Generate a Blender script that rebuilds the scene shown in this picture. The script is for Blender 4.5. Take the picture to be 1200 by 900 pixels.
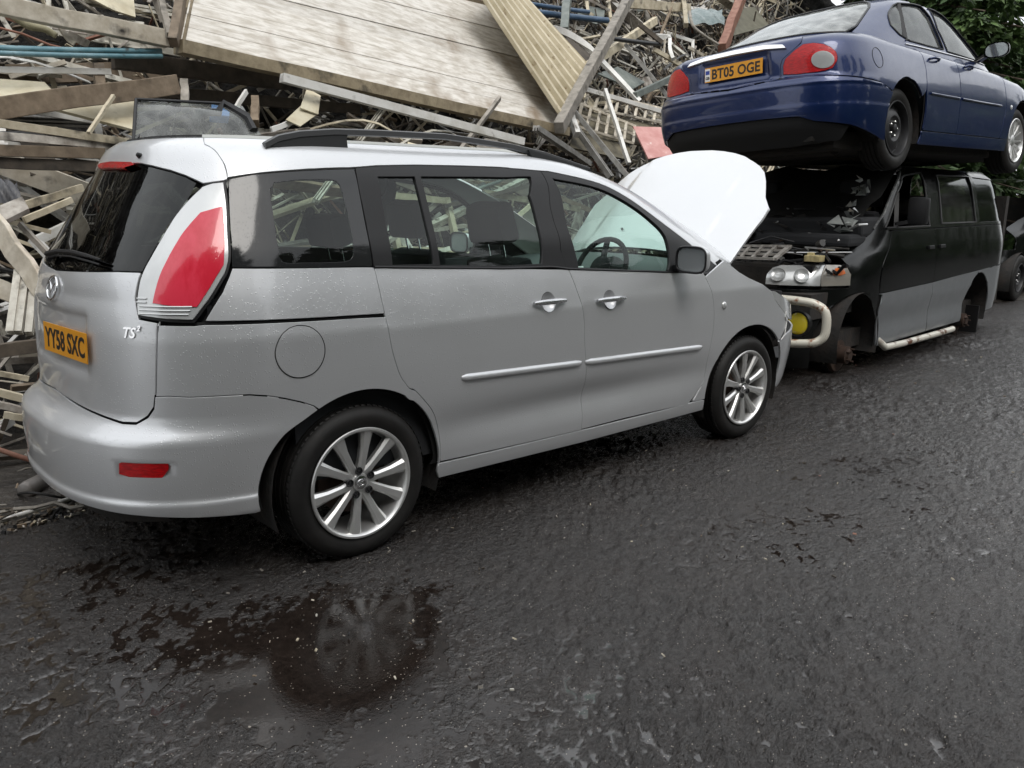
import bpy, bmesh, math, random
import numpy as np
from mathutils import Vector, Matrix, Euler
from mathutils.geometry import delaunay_2d_cdt
random.seed(7); RNG = np.random.default_rng(11)
SC = bpy.context.scene
for o in list(bpy.data.objects): bpy.data.objects.remove(o, do_unlink=True)
COL = SC.collection
PI = math.pi
# ---------------------------------------------------------------- camera
CAMP = (-1.7102, -3.692, 1.4643); YAW, PITCH, ROLL, FPX = .8428, -.2206, .0087, 987.8
cd = bpy.data.cameras.new('camera'); cam = bpy.data.objects.new('camera', cd); COL.objects.link(cam)
cd.sensor_width = 36; cd.lens = FPX / 1200 * 36; cd.clip_start = .05; cd.clip_end = 2000
f = Vector((math.cos(YAW)*math.cos(PITCH), math.sin(YAW)*math.cos(PITCH), math.sin(PITCH)))
r0 = Vector((math.sin(YAW), -math.cos(YAW), 0)); u0 = r0.cross(f)
r = r0*math.cos(ROLL) + u0*math.sin(ROLL); u = u0*math.cos(ROLL) - r0*math.sin(ROLL)
cam.matrix_world = Matrix(((r.x, u.x, -f.x, CAMP[0]), (r.y, u.y, -f.y, CAMP[1]), (r.z, u.z, -f.z, CAMP[2]), (0, 0, 0, 1)))
SC.camera = cam
# ---------------------------------------------------------------- sky, sun, exposure (overcast)
W = bpy.data.worlds.new('World'); SC.world = W; W.use_nodes = True
nt = W.node_tree; nt.nodes.clear()
SUN_EL, SUN_AZ = math.radians(52), math.radians(200)
sky = nt.nodes.new('ShaderNodeTexSky'); sky.sky_type = 'NISHITA'; sky.sun_disc = False; sky.sun_elevation = SUN_EL; sky.sun_rotation = SUN_AZ
sky.dust_density = 4; sky.ozone_density = 1
tc = nt.nodes.new('ShaderNodeTexCoord'); nz = nt.nodes.new('ShaderNodeTexNoise'); nz.inputs['Scale'].default_value = 2.2; nz.inputs['Detail'].default_value = 5; nz.inputs['Roughness'].default_value = .55
nt.links.new(tc.outputs['Generated'], nz.inputs['Vector'])
rmp = nt.nodes.new('ShaderNodeValToRGB'); rmp.color_ramp.elements[0].position = .30; rmp.color_ramp.elements[0].color = (6.6, 6.9, 7.2, 1)
rmp.color_ramp.elements[1].position = .72; rmp.color_ramp.elements[1].color = (11.5, 11.6, 11.6, 1)
nt.links.new(nz.outputs['Fac'], rmp.inputs['Fac'])
mx = nt.nodes.new('ShaderNodeMix'); mx.data_type = 'RGBA'; mx.inputs['Factor'].default_value = .9
nt.links.new(sky.outputs[0], mx.inputs['A']); nt.links.new(rmp.outputs[0], mx.inputs['B'])
# overcast dome: twice to three times brighter overhead than at the horizon
sep = nt.nodes.new('ShaderNodeSeparateXYZ'); nt.links.new(tc.outputs['Generated'], sep.inputs[0])
el = nt.nodes.new('ShaderNodeMapRange'); el.inputs['From Min'].default_value = 0; el.inputs['From Max'].default_value = 1; el.inputs['To Min'].default_value = .84; el.inputs['To Max'].default_value = 1.22; nt.links.new(sep.outputs['Z'], el.inputs['Value'])
sc_ = nt.nodes.new('ShaderNodeVectorMath'); sc_.operation = 'SCALE'; nt.links.new(mx.outputs['Result'], sc_.inputs[0]); nt.links.new(el.outputs[0], sc_.inputs['Scale'])
bg = nt.nodes.new('ShaderNodeBackground'); bg.inputs['Strength'].default_value = .115
out = nt.nodes.new('ShaderNodeOutputWorld'); nt.links.new(sc_.outputs[0], bg.inputs['Color']); nt.links.new(bg.outputs[0], out.inputs[0])
sd = bpy.data.lights.new('sun', 'SUN'); sd.energy = .8; sd.angle = math.radians(25); sd.color = (1, .97, .92)
so = bpy.data.objects.new('sun', sd); COL.objects.link(so)
sv = Vector((math.sin(SUN_AZ)*math.cos(SUN_EL), math.cos(SUN_AZ)*math.cos(SUN_EL), math.sin(SUN_EL)))
so.rotation_euler = sv.to_track_quat('Z', 'Y').to_euler()
SC.view_settings.view_transform = 'Standard'; SC.view_settings.look = 'None'; SC.view_settings.exposure = .55; SC.view_settings.gamma = 1
SC.cycles.max_bounces = 8; SC.cycles.transparent_max_bounces = 12; SC.cycles.glossy_bounces = 4; SC.cycles.diffuse_bounces = 3
# ---------------------------------------------------------------- materials
MATS = {}
def mat(name, col=(.5, .5, .5), rough=.5, metal=0, **k):
    if name in MATS: return MATS[name]
    m = bpy.data.materials.new(name); m.use_nodes = True; MATS[name] = m
    nt = m.node_tree; b = nt.nodes['Principled BSDF']
    b.inputs['Base Color'].default_value = (*col, 1); b.inputs['Roughness'].default_value = rough; b.inputs['Metallic'].default_value = metal
    if 'coat' in k: b.inputs['Coat Weight'].default_value = k['coat']; b.inputs['Coat Roughness'].default_value = k.get('coatr', .04)
    if 'spec' in k: b.inputs['Specular IOR Level'].default_value = k['spec']
    L = nt.links.new; N = nt.nodes.new
    tcn = N('ShaderNodeTexCoord'); src = tcn.outputs['Object']
    if 'stretch' in k:
        mp = N('ShaderNodeMapping'); mp.inputs['Scale'].default_value = k['stretch']; L(src, mp.inputs[0]); src2 = mp.outputs[0]
    else: src2 = src
    if 'var' in k:      # (scale, second colour, lo, hi)
        sc, c2, lo, hi = k['var'][:4]
        n = N('ShaderNodeTexNoise'); n.inputs['Scale'].default_value = sc; n.inputs['Detail'].default_value = 6; n.inputs['Roughness'].default_value = .62; L(src2, n.inputs['Vector'])
        r = N('ShaderNodeValToRGB'); r.color_ramp.elements[0].position = lo; r.color_ramp.elements[1].position = hi
        r.color_ramp.elements[0].color = (*col, 1); r.color_ramp.elements[1].color = (*c2, 1); L(n.outputs['Fac'], r.inputs['Fac'])
        last = r.outputs[0]
        if 'dirt' in k:
            sc, c3, lo, hi = k['dirt']
            n2 = N('ShaderNodeTexNoise'); n2.inputs['Scale'].default_value = sc; n2.inputs['Detail'].default_value = 8; L(src, n2.inputs['Vector'])
            r2 = N('ShaderNodeValToRGB'); r2.color_ramp.elements[0].position = lo; r2.color_ramp.elements[1].position = hi; r2.color_ramp.elements[0].color = (0, 0, 0, 1); r2.color_ramp.elements[1].color = (1, 1, 1, 1); L(n2.outputs['Fac'], r2.inputs['Fac'])
            mm = N('ShaderNodeMix'); mm.data_type = 'RGBA'; L(r2.outputs[0], mm.inputs['Factor']); L(last, mm.inputs['A']); mm.inputs['B'].default_value = (*c3, 1); last = mm.outputs['Result']
        if k.get('perobj'):
            oi = N('ShaderNodeObjectInfo'); hs = N('ShaderNodeHueSaturation'); mr = N('ShaderNodeMapRange'); mr.inputs['To Min'].default_value = 1 - k['perobj']; mr.inputs['To Max'].default_value = 1 + k['perobj']
            L(oi.outputs['Random'], mr.inputs['Value']); L(mr.outputs[0], hs.inputs['Value']); L(last, hs.inputs['Color']); last = hs.outputs[0]
        L(last, b.inputs['Base Color'])
    if 'bump' in k:     # (scale, strength, distance)
        sc, st, di = k['bump']
        n = N('ShaderNodeTexNoise'); n.inputs['Scale'].default_value = sc; n.inputs['Detail'].default_value = 5; L(src2, n.inputs['Vector'])
        bp = N('ShaderNodeBump'); bp.inputs['Strength'].default_value = st; bp.inputs['Distance'].default_value = di
        L(n.outputs['Fac'], bp.inputs['Height']); L(bp.outputs[0], b.inputs['Normal'])
    if 'drops' in k:    # rain beads standing on the surface
        v = N('ShaderNodeTexVoronoi'); v.inputs['Scale'].default_value = k['drops']; L(src, v.inputs['Vector'])
        r = N('ShaderNodeMapRange'); r.interpolation_type = 'SMOOTHSTEP'; r.inputs['From Min'].default_value = .08; r.inputs['From Max'].default_value = .34; r.inputs['To Min'].default_value = 1; r.inputs['To Max'].default_value = 0
        L(v.outputs['Distance'], r.inputs['Value'])
        sx = N('ShaderNodeSeparateColor'); L(v.outputs['Color'], sx.inputs[0]); gt = N('ShaderNodeMath'); gt.operation = 'GREATER_THAN'; gt.inputs[1].default_value = .62; L(sx.outputs[0], gt.inputs[0])
        ml = N('ShaderNodeMath'); ml.operation = 'MULTIPLY'; L(r.outputs[0], ml.inputs[0]); L(gt.outputs[0], ml.inputs[1])
        bp = N('ShaderNodeBump'); bp.inputs['Strength'].default_value = k.get('dstr', .35); bp.inputs['Distance'].default_value = .0016; L(ml.outputs[0], bp.inputs['Height'])
        # slight waviness of pressed steel
        w = N('ShaderNodeTexNoise'); w.inputs['Scale'].default_value = 3.5; w.inputs['Detail'].default_value = 1; L(src, w.inputs['Vector'])
        bw = N('ShaderNodeBump'); bw.inputs['Strength'].default_value = .25; bw.inputs['Distance'].default_value = .004; L(w.outputs['Fac'], bw.inputs['Height']); L(bw.outputs[0], bp.inputs['Normal'])
        L(bp.outputs[0], b.inputs['Normal'])
        if 'Coat Normal' in b.inputs: L(bp.outputs[0], b.inputs['Coat Normal'])
    if 'film' in k:     # uneven film of dried dirt: roughness and a little colour
        n = N('ShaderNodeTexNoise'); n.inputs['Scale'].default_value = 5; n.inputs['Detail'].default_value = 8; n.inputs['Roughness'].default_value = .7; L(src, n.inputs['Vector'])
        mr = N('ShaderNodeMapRange'); mr.inputs['From Min'].default_value = .35; mr.inputs['From Max'].default_value = .75; mr.inputs['To Min'].default_value = rough; mr.inputs['To Max'].default_value = rough + k['film']; L(n.outputs['Fac'], mr.inputs['Value']); L(mr.outputs[0], b.inputs['Roughness'])
        if 'coat' in k:
            mc = N('ShaderNodeMapRange'); mc.inputs['From Min'].default_value = .35; mc.inputs['From Max'].default_value = .8; mc.inputs['To Min'].default_value = k.get('coatr', .04); mc.inputs['To Max'].default_value = k.get('coatr', .04) + k['film']*.8; L(n.outputs['Fac'], mc.inputs['Value']); L(mc.outputs[0], b.inputs['Coat Roughness'])
    return m
def glass(name, tint, alpha, rough=.02, drops=0, haze=0):
    """thin window glass: tinted see-through sheet under a fresnel reflection"""
    if name in MATS: return MATS[name]
    m = bpy.data.materials.new(name); m.use_nodes = True; MATS[name] = m; nt = m.node_tree; nt.nodes.clear(); N = nt.nodes.new; L = nt.links.new
    tr = N('ShaderNodeBsdfTransparent'); tr.inputs[0].default_value = (*[c*alpha for c in tint], 1)
    gl = N('ShaderNodeBsdfGlossy'); gl.inputs['Roughness'].default_value = rough; gl.inputs['Color'].default_value = (.95, .97, .97, 1)
    fr = N('ShaderNodeFresnel'); ge = N('ShaderNodeNewGeometry'); io = N('ShaderNodeMapRange'); io.inputs['To Min'].default_value = 1.5; io.inputs['To Max'].default_value = 1/1.5; L(ge.outputs['Backfacing'], io.inputs['Value']); L(io.outputs[0], fr.inputs['IOR'])
    mth = N('ShaderNodeMath'); mth.operation = 'MULTIPLY_ADD'; mth.inputs[1].default_value = .80; mth.inputs[2].default_value = .0; mth.use_clamp = True
    L(fr.outputs[0], mth.inputs[0]); mx = N('ShaderNodeMixShader'); L(mth.outputs[0], mx.inputs[0])
    df = N('ShaderNodeBsdfDiffuse'); df.inputs[0].default_value = (.45, .46, .45, 1); mh = N('ShaderNodeMixShader')
    tcn = N('ShaderNodeTexCoord')
    n = N('ShaderNodeTexNoise'); n.inputs['Scale'].default_value = 9; n.inputs['Detail'].default_value = 8; L(tcn.outputs['Object'], n.inputs['Vector'])
    mr = N('ShaderNodeMapRange'); mr.inputs['From Min'].default_value = .35; mr.inputs['From Max'].default_value = .75; mr.inputs['To Min'].default_value = haze*.3; mr.inputs['To Max'].default_value = haze; L(n.outputs['Fac'], mr.inputs['Value']); L(mr.outputs[0], mh.inputs[0])
    L(tr.outputs[0], mh.inputs[1]); L(df.outputs[0], mh.inputs[2])
    L(mh.outputs[0], mx.inputs[1]); L(gl.outputs[0], mx.inputs[2])
    if drops:
        v = N('ShaderNodeTexVoronoi'); v.inputs['Scale'].default_value = drops; L(tcn.outputs['Object'], v.inputs['Vector'])
        r = N('ShaderNodeMapRange'); r.inputs['From Min'].default_value = .05; r.inputs['From Max'].default_value = .3; r.inputs['To Min'].default_value = 1; r.inputs['To Max'].default_value = 0; L(v.outputs['Distance'], r.inputs['Value'])
        bp = N('ShaderNodeBump'); bp.inputs['Strength'].default_value = .05; bp.inputs['Distance'].default_value = .001; L(r.outputs[0], bp.inputs['Height']); L(bp.outputs[0], gl.inputs['Normal']); L(bp.outputs[0], fr.inputs['Normal'])
    o = N('ShaderNodeOutputMaterial'); L(mx.outputs[0], o.inputs[0])
    return m
# ---------------------------------------------------------------- objects
def tag(o, label=None, cat=None, group=None, kind=None):
    if label: o['label'] = label
    if cat: o['category'] = cat
    if group: o['group'] = group
    if kind: o['kind'] = kind
    return o
def empty(name, label, cat, loc=(0, 0, 0), M=None, group=None):
    o = bpy.data.objects.new(name, None); COL.objects.link(o); o.empty_display_size = .2
    if M is not None: o.matrix_world = M
    else: o.location = loc
    return tag(o, label, cat, group)
class MB:
    """collects shapes, then links them as ONE mesh object"""
    def __init__(s): s.v = []; s.f = []; s.m = []; s.cur = 0
    def add(s, vs, fs, M=None):
        b = len(s.v)
        for p in vs: s.v.append(tuple(M @ Vector(p)) if M is not None else tuple(p))
        for q in fs: s.f.append(tuple(b + i for i in q)); s.m.append(s.cur)
        return s
    def box(s, c, d, M=None, tap=0, jit=0):
        x, y, z = [q/2 for q in d]; vs = []
        for sz in (-1, 1):
            for sy in (-1, 1):
                for sx in (-1, 1):
                    k = 1 - tap if sz > 0 else 1
                    vs.append((c[0]+sx*x*k + random.uniform(-jit, jit), c[1]+sy*y*k + random.uniform(-jit, jit), c[2]+sz*z + random.uniform(-jit, jit)))
        return s.add(vs, [(0,2,3,1),(4,5,7,6),(0,1,5,4),(2,6,7,3),(0,4,6,2),(1,3,7,5)], M)
    def bar(s, a, b, w, t, roll=0, M=None, segs=1, sag=0, jit=0, prof=None):
        """bar from a to b, w wide, t thick"""
        a = Vector(a); b = Vector(b); d = (b - a); L = d.length; d.normalize()
        up = Vector((0, 0, 1)) if abs(d.z) < .95 else Vector((0, 1, 0)); sx = d.cross(up).normalized(); sy = sx.cross(d)
        c, n = math.cos(roll), math.sin(roll); sx, sy = sx*c + sy*n, sy*c - sx*n
        pr = prof or [(-w/2, -t/2), (w/2, -t/2), (w/2, t/2), (-w/2, t/2)]; k = len(pr); vs = []; fs = []
        for i in range(segs + 1):
            q = i/segs; p = a + (b - a)*q + sy*(sag*4*q*(1-q)); js = [random.uniform(-jit, jit) for _ in range(3)] if 0 < i < segs else (0, 0, 0)
            p = p + Vector(js)
            for (x, y) in pr: vs.append(p + sx*x + sy*y)
        for i in range(segs):
            for j in range(k): fs.append((i*k+j, i*k+(j+1) % k, (i+1)*k+(j+1) % k, (i+1)*k+j))
        fs.append(tuple(range(k))[::-1]); fs.append(tuple(segs*k + j for j in range(k)))
        return s.add(vs, fs, M)
    def tube(s, pts, rad, n=8, M=None, closed=False, cap=True):
        pts = [Vector(p) for p in pts]; vs = []; fs = []; m = len(pts); prev = None
        R_ = rad if hasattr(rad, '__len__') else [rad]*m
        for i, p in enumerate(pts):
            if closed: d = (pts[(i+1) % m] - pts[i-1]).normalized()
            else: d = (pts[min(i+1, m-1)] - pts[max(i-1, 0)]).normalized()
            if prev is None: sx = d.cross(Vector((0, 0, 1)) if abs(d.z) < .9 else Vector((1, 0, 0))).normalized()
            else: sx = (prev - d*prev.dot(d)).normalized()
            prev = sx; sy = d.cross(sx)
            for j in range(n):
                a = 2*PI*j/n; vs.append(p + (sx*math.cos(a) + sy*math.sin(a))*R_[i])
        for i in range(m if closed else m-1):
            i2 = (i+1) % m
            for j in range(n): fs.append((i*n+j, i*n+(j+1) % n, i2*n+(j+1) % n, i2*n+j))
        if cap and not closed: fs.append(tuple(range(n))[::-1]); fs.append(tuple((m-1)*n+j for j in range(n)))
        return s.add(vs, fs, M)
    def lathe(s, prof, n=32, M=None, closed=False):
        """prof of (radius, height) about local Z"""
        vs = []; fs = []; k = len(prof)
        for i in range(n):
            a = 2*PI*i/n
            for (r, h) in prof: vs.append((r*math.cos(a), r*math.sin(a), h))
        for i in range(n):
            i2 = (i+1) % n
            for j in range(k if closed else k-1): j2 = (j+1) % k; fs.append((i*k+j, i2*k+j, i2*k+j2, i*k+j2))
        return s.add(vs, fs, M)
    def prism(s, poly, h0, h1, M=None):
        """polygon (x,y) extruded along local z"""
        n = len(poly); vs = [(x, y, h0) for x, y in poly] + [(x, y, h1) for x, y in poly]
        fs = [tuple(range(n))[::-1], tuple(range(n, 2*n))] + [(i, (i+1) % n, n+(i+1) % n, n+i) for i in range(n)]
        return s.add(vs, fs, M)
    def grid(s, F, nu, nv, M=None):
        vs = [F(i/nu, j/nv) for i in range(nu+1) for j in range(nv+1)]
        fs = [(i*(nv+1)+j, (i+1)*(nv+1)+j, (i+1)*(nv+1)+j+1, i*(nv+1)+j+1) for i in range(nu) for j in range(nv)]
        return s.add(vs, fs, M)
    def build(s, name, mats, parent=None, smooth=None, bevel=0, label=None):
        me = bpy.data.meshes.new(name); me.from_pydata(s.v, [], s.f); me.validate()
        for m in (mats if isinstance(mats, (list, tuple)) else [mats]): me.materials.append(m)
        if len(me.polygons) == len(s.m) and max(s.m, default=0): me.polygons.foreach_set('material_index', s.m)
        bm = bmesh.new(); bm.from_mesh(me); bmesh.ops.recalc_face_normals(bm, faces=bm.faces)
        if bevel: bmesh.ops.bevel(bm, geom=[e for e in bm.edges if len(e.link_faces) == 2 and e.calc_face_angle(0) > .6], offset=bevel, segments=2, affect='EDGES', profile=.6)
        bm.to_mesh(me); bm.free()
        if smooth is not None:
            me.polygons.foreach_set('use_smooth', [True]*len(me.polygons))
            me.set_sharp_from_angle(angle=math.radians(smooth))
        o = bpy.data.objects.new(name, me); COL.objects.link(o)
        if parent is not None: o.parent = parent
        if label: o['label'] = label
        return o
def shift(pts, M):
    return [tuple(M @ Vector(p)) for p in pts]
FONT = None
def text_mesh(txt, size, depth=.0015, sx=1, bold=.0, skew=0):
    """flat raised lettering as vertex and face lists, centred"""
    c = bpy.data.curves.new('t', 'FONT'); c.body = txt; c.size = size; c.extrude = depth/2; c.align_x = 'CENTER'; c.align_y = 'CENTER'; c.offset = bold; c.resolution_u = 3; c.shear = skew
    o = bpy.data.objects.new('t', c); COL.objects.link(o); dg = bpy.context.evaluated_depsgraph_get(); me = o.evaluated_get(dg).to_mesh()
    vs = [(v.co.x*sx, v.co.y, v.co.z) for v in me.vertices]; fs = [tuple(p.vertices) for p in me.polygons]
    o.evaluated_get(dg).to_mesh_clear(); bpy.data.objects.remove(o); bpy.data.curves.remove(c)
    return vs, fs
# ---------------------------------------------------------------- panels cut from a ring skin
def densify(poly, step=.022):
    out = []
    n = len(poly)
    for i in range(n):
        a = np.array(poly[i]); b = np.array(poly[(i+1) % n]); k = max(1, int(math.ceil(np.hypot(*(b-a))/step)))
        for j in range(k): out.append(a + (b-a)*j/k)
    return np.array(out)
def area(p): x, y = p[:, 0], p[:, 1]; return .5*np.sum(x*np.roll(y, -1) - np.roll(x, -1)*y)
def inset(p, d):
    """move a closed polygon inwards by d (outwards if negative)"""
    if d == 0: return p
    if area(p) < 0: p = p[::-1]
    a = np.roll(p, 1, 0); b = np.roll(p, -1, 0); e1 = p - a; e2 = b - p
    e1 /= np.linalg.norm(e1, axis=1, keepdims=True)+1e-9; e2 /= np.linalg.norm(e2, axis=1, keepdims=True)+1e-9
    n1 = np.stack([-e1[:, 1], e1[:, 0]], 1); n2 = np.stack([-e2[:, 1], e2[:, 0]], 1); m = n1 + n2
    m /= np.linalg.norm(m, axis=1, keepdims=True)+1e-9; k = np.clip((m*n1).sum(1), .45, 1)
    return p + m*(d/k)[:, None]
def inside(pts, poly):
    x, y = pts[:, 0], pts[:, 1]; r = np.zeros(len(pts), bool); n = len(poly)
    for i in range(n):
        x0, y0 = poly[i]; x1, y1 = poly[(i+1) % n]
        c = ((y0 > y) != (y1 > y))
        with np.errstate(divide='ignore', invalid='ignore'): xi = (x1-x0)*(y-y0)/(y1-y0) + x0
        r ^= c & (x < xi)
    return r
def near(pts, loop, d):
    out = np.zeros(len(pts), bool)
    for i in range(0, len(pts), 2000): out[i:i+2000] = (((pts[i:i+2000, None, :] - loop[None])**2).sum(-1).min(1) < d*d)
    return out
def skin(name, ring, outer, material, parent=None, holes=(), off=0., gap=.0025, flange=.012, step=.03, label=None, back=None, relief=None):
    """one body panel: polygon in (u, z) laid on the ring skin, edges folded inwards"""
    O = inset(densify(outer), gap); H = [inset(densify(h), -gap if flange else 0) for h in holes]
    loops = [O] + H
    lo = O.min(0); hi = O.max(0)
    gx, gy = np.meshgrid(np.arange(lo[0]+step*.5, hi[0], step), np.arange(lo[1]+step*.5, hi[1], step)); g = np.stack([gx.ravel(), gy.ravel()], 1)
    g[:, 0] += RNG.uniform(-.001, .001, len(g)); ok = inside(g, O)
    for h in H: ok &= ~inside(g, h)
    g = g[ok]
    for l in loops:
        if len(g): g = g[~near(g, l, step*.5)]
    pts = list(map(tuple, np.concatenate(loops + ([g] if len(g) else [])))); ed = []; b = 0
    for l in loops: ed += [(b+i, b+(i+1) % len(l)) for i in range(len(l))]; b += len(l)
    r = delaunay_2d_cdt([Vector(p) for p in pts], ed, [], 0, 1e-6)
    P2 = np.array([tuple(v) for v in r[0]]); T = np.array([t for t in r[2] if len(t) == 3]); C = P2[T].mean(1); ok = inside(C, O)
    for h in H: ok &= ~inside(C, h)
    T = T[ok]
    P3 = ring.P(P2[:, 0], P2[:, 1]); NN = ring.N(P2[:, 0], P2[:, 1])
    if relief is not None: P3 = P3 + NN*relief(P2[:, 0], P2[:, 1])[:, None]
    P3 = P3 + NN*off
    if relief is not None:      # normals of the embossed skin
        e = 2e-3
        def Q(a, b2): return ring.P(a, b2) + ring.N(a, b2)*relief(a, b2)[:, None]
        du = Q(P2[:, 0]+e, P2[:, 1]) - Q(P2[:, 0]-e, P2[:, 1]); dv = Q(P2[:, 0], P2[:, 1]+e) - Q(P2[:, 0], P2[:, 1]-e)
        N3 = np.cross(du, dv); N3 /= np.linalg.norm(N3, axis=1, keepdims=True)+1e-12
    else: N3 = NN
    fn = np.cross(P3[T[:, 1]]-P3[T[:, 0]], P3[T[:, 2]]-P3[T[:, 0]]); flip = (fn*N3[T[:, 0]]).sum(1) < 0; T[flip] = T[flip][:, ::-1]
    V = P3.tolist(); VN = N3.tolist(); F = T.tolist(); nface = len(F)
    if flange:
        cnt = {}
        for t in F:
            for k in range(3): e = (t[k], t[(k+1) % 3]); cnt[tuple(sorted(e))] = cnt.get(tuple(sorted(e)), []) + [e]
        bnd = [v[0] for v in cnt.values() if len(v) == 1]; mp = {}
        cen = {}
        nxt = {a: b_ for a, b_ in bnd}; prv = {b_: a for a, b_ in bnd}
        for i in nxt:
            if i not in prv: continue
            p = P3[i]; n = N3[i]; t = P3[nxt[i]] - P3[prv[i]]; t /= np.linalg.norm(t)+1e-9; o = np.cross(t, n)   # outward side
            ids = []
            for k, (dn, do) in enumerate(((0, 0), (-.0015, .0012), (-flange, .0015))):
                V.append((p + n*dn + o*do).tolist()); nn = (n if k == 0 else (n*.5 + o*.9 if k == 1 else o)); VN.append((nn/np.linalg.norm(nn)).tolist()); ids.append(len(V)-1)
            mp[i] = ids
        for a, b_ in bnd:
            if a in mp and b_ in mp:
                for k in range(2): F.append([b_ if False else mp[b_][k], mp[a][k], mp[a][k+1], mp[b_][k+1]])
    me = bpy.data.meshes.new(name); me.from_pydata(V, [], F); me.materials.append(material)
    if back is not None:
        me.materials.append(back)
    me.polygons.foreach_set('use_smooth', [True]*len(me.polygons)); me.normals_split_custom_set_from_vertices(VN)
    o = bpy.data.objects.new(name, me); COL.objects.link(o)
    if parent is not None: o.parent = parent
    if label: o['label'] = label
    return o
def backing(ring, outers, holes, name, material, parent, off=-.016, step=.06):
    """dark inner skin behind the panel gaps, one mesh"""
    mb = MB()
    for O in outers:
        P = inset(densify(O, .05), -.012)
        lo = P.min(0); hi = P.max(0); gx, gy = np.meshgrid(np.arange(lo[0], hi[0], step), np.arange(lo[1], hi[1], step)); g = np.stack([gx.ravel(), gy.ravel()], 1)
        g = g[inside(g, P)]; hs = [densify(h, .05) for h in holes if inside(densify(h, .05), P).any()]
        if len(g): g = g[~near(g, P, step*.4)]
        for h in hs:
            if len(g): g = g[~inside(g, h)]
        pts = [tuple(p) for p in P]; ed = [(i, (i+1) % len(P)) for i in range(len(P))]
        for h in hs: b = len(pts); pts += [tuple(p) for p in h]; ed += [(b+i, b+(i+1) % len(h)) for i in range(len(h))]
        pts += [tuple(p) for p in g]
        r = delaunay_2d_cdt([Vector(p) for p in pts], ed, [], 0, 1e-6); P2 = np.array([tuple(v) for v in r[0]]); T = np.array([t for t in r[2] if len(t) == 3]); C = P2[T].mean(1); ok = inside(C, P)
        for h in hs: ok &= ~inside(C, h)
        P3 = ring.P(P2[:, 0], P2[:, 1]) + ring.N(P2[:, 0], P2[:, 1])*off
        mb.add(P3.tolist(), [tuple(int(q) for q in t) for t in T[ok]])
    return mb.build(name, material, parent, smooth=60)
def mir(poly, c): return [(2*c - a, b) for a, b in poly][::-1]
def arc(x0, z0, r, a0, a1, n=24): return [(x0 + r*math.cos(math.radians(a0 + (a1-a0)*i/n)), z0 + r*math.sin(math.radians(a0 + (a1-a0)*i/n))) for i in range(n+1)]
def both(f, ring, outer, *a, front=False, **k):
    """same panel on the near and on the far flank"""
    c = (ring.xd + ring.Lf) if front else (ring.xc - ring.Lr)
    holes = k.pop('holes', ()); name = a[0] if a else None
    f(outer, holes, False); f(mir(outer, c), [mir(h, c) for h in holes], True)
def cap(ring, z, k0, name, material, parent, xa, xb, crown, u0=None, u1=None, n=160, m=10):
    """closes the top: from the ring at height z in towards a spine"""
    u = np.linspace(u0 if u0 is not None else ring.xc-ring.Lr*2+ring.xc*0, u1 if u1 is not None else ring.xd+ring.Lf, n)
    return u
# ---------- smooth curves and the closed "ring" skin every car is cut from ----------
class Curve:
    """monotone cubic through nodes"""
    def __init__(s, pts):
        a = np.array(sorted(pts), float); s.x = a[:, 0]; s.y = a[:, 1]
        h = np.diff(s.x); d = np.diff(s.y) / h; m = np.zeros(len(s.x)); m[0] = d[0]; m[-1] = d[-1]
        for i in range(1, len(m) - 1):
            if d[i-1] * d[i] > 0:
                w1 = 2*h[i] + h[i-1]; w2 = h[i] + 2*h[i-1]
                m[i] = (w1 + w2) / (w1/d[i-1] + w2/d[i])
        s.m = m
    def __call__(s, x):
        x = np.clip(np.asarray(x, float), s.x[0], s.x[-1]); i = np.clip(np.searchsorted(s.x, x) - 1, 0, len(s.x) - 2)
        h = s.x[i+1] - s.x[i]; t = (x - s.x[i]) / h
        return (2*t**3 - 3*t**2 + 1)*s.y[i] + (t**3 - 2*t**2 + t)*h*s.m[i] + (3*t**2 - 2*t**3)*s.y[i+1] + (t**3 - t**2)*h*s.m[i+1]

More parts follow.
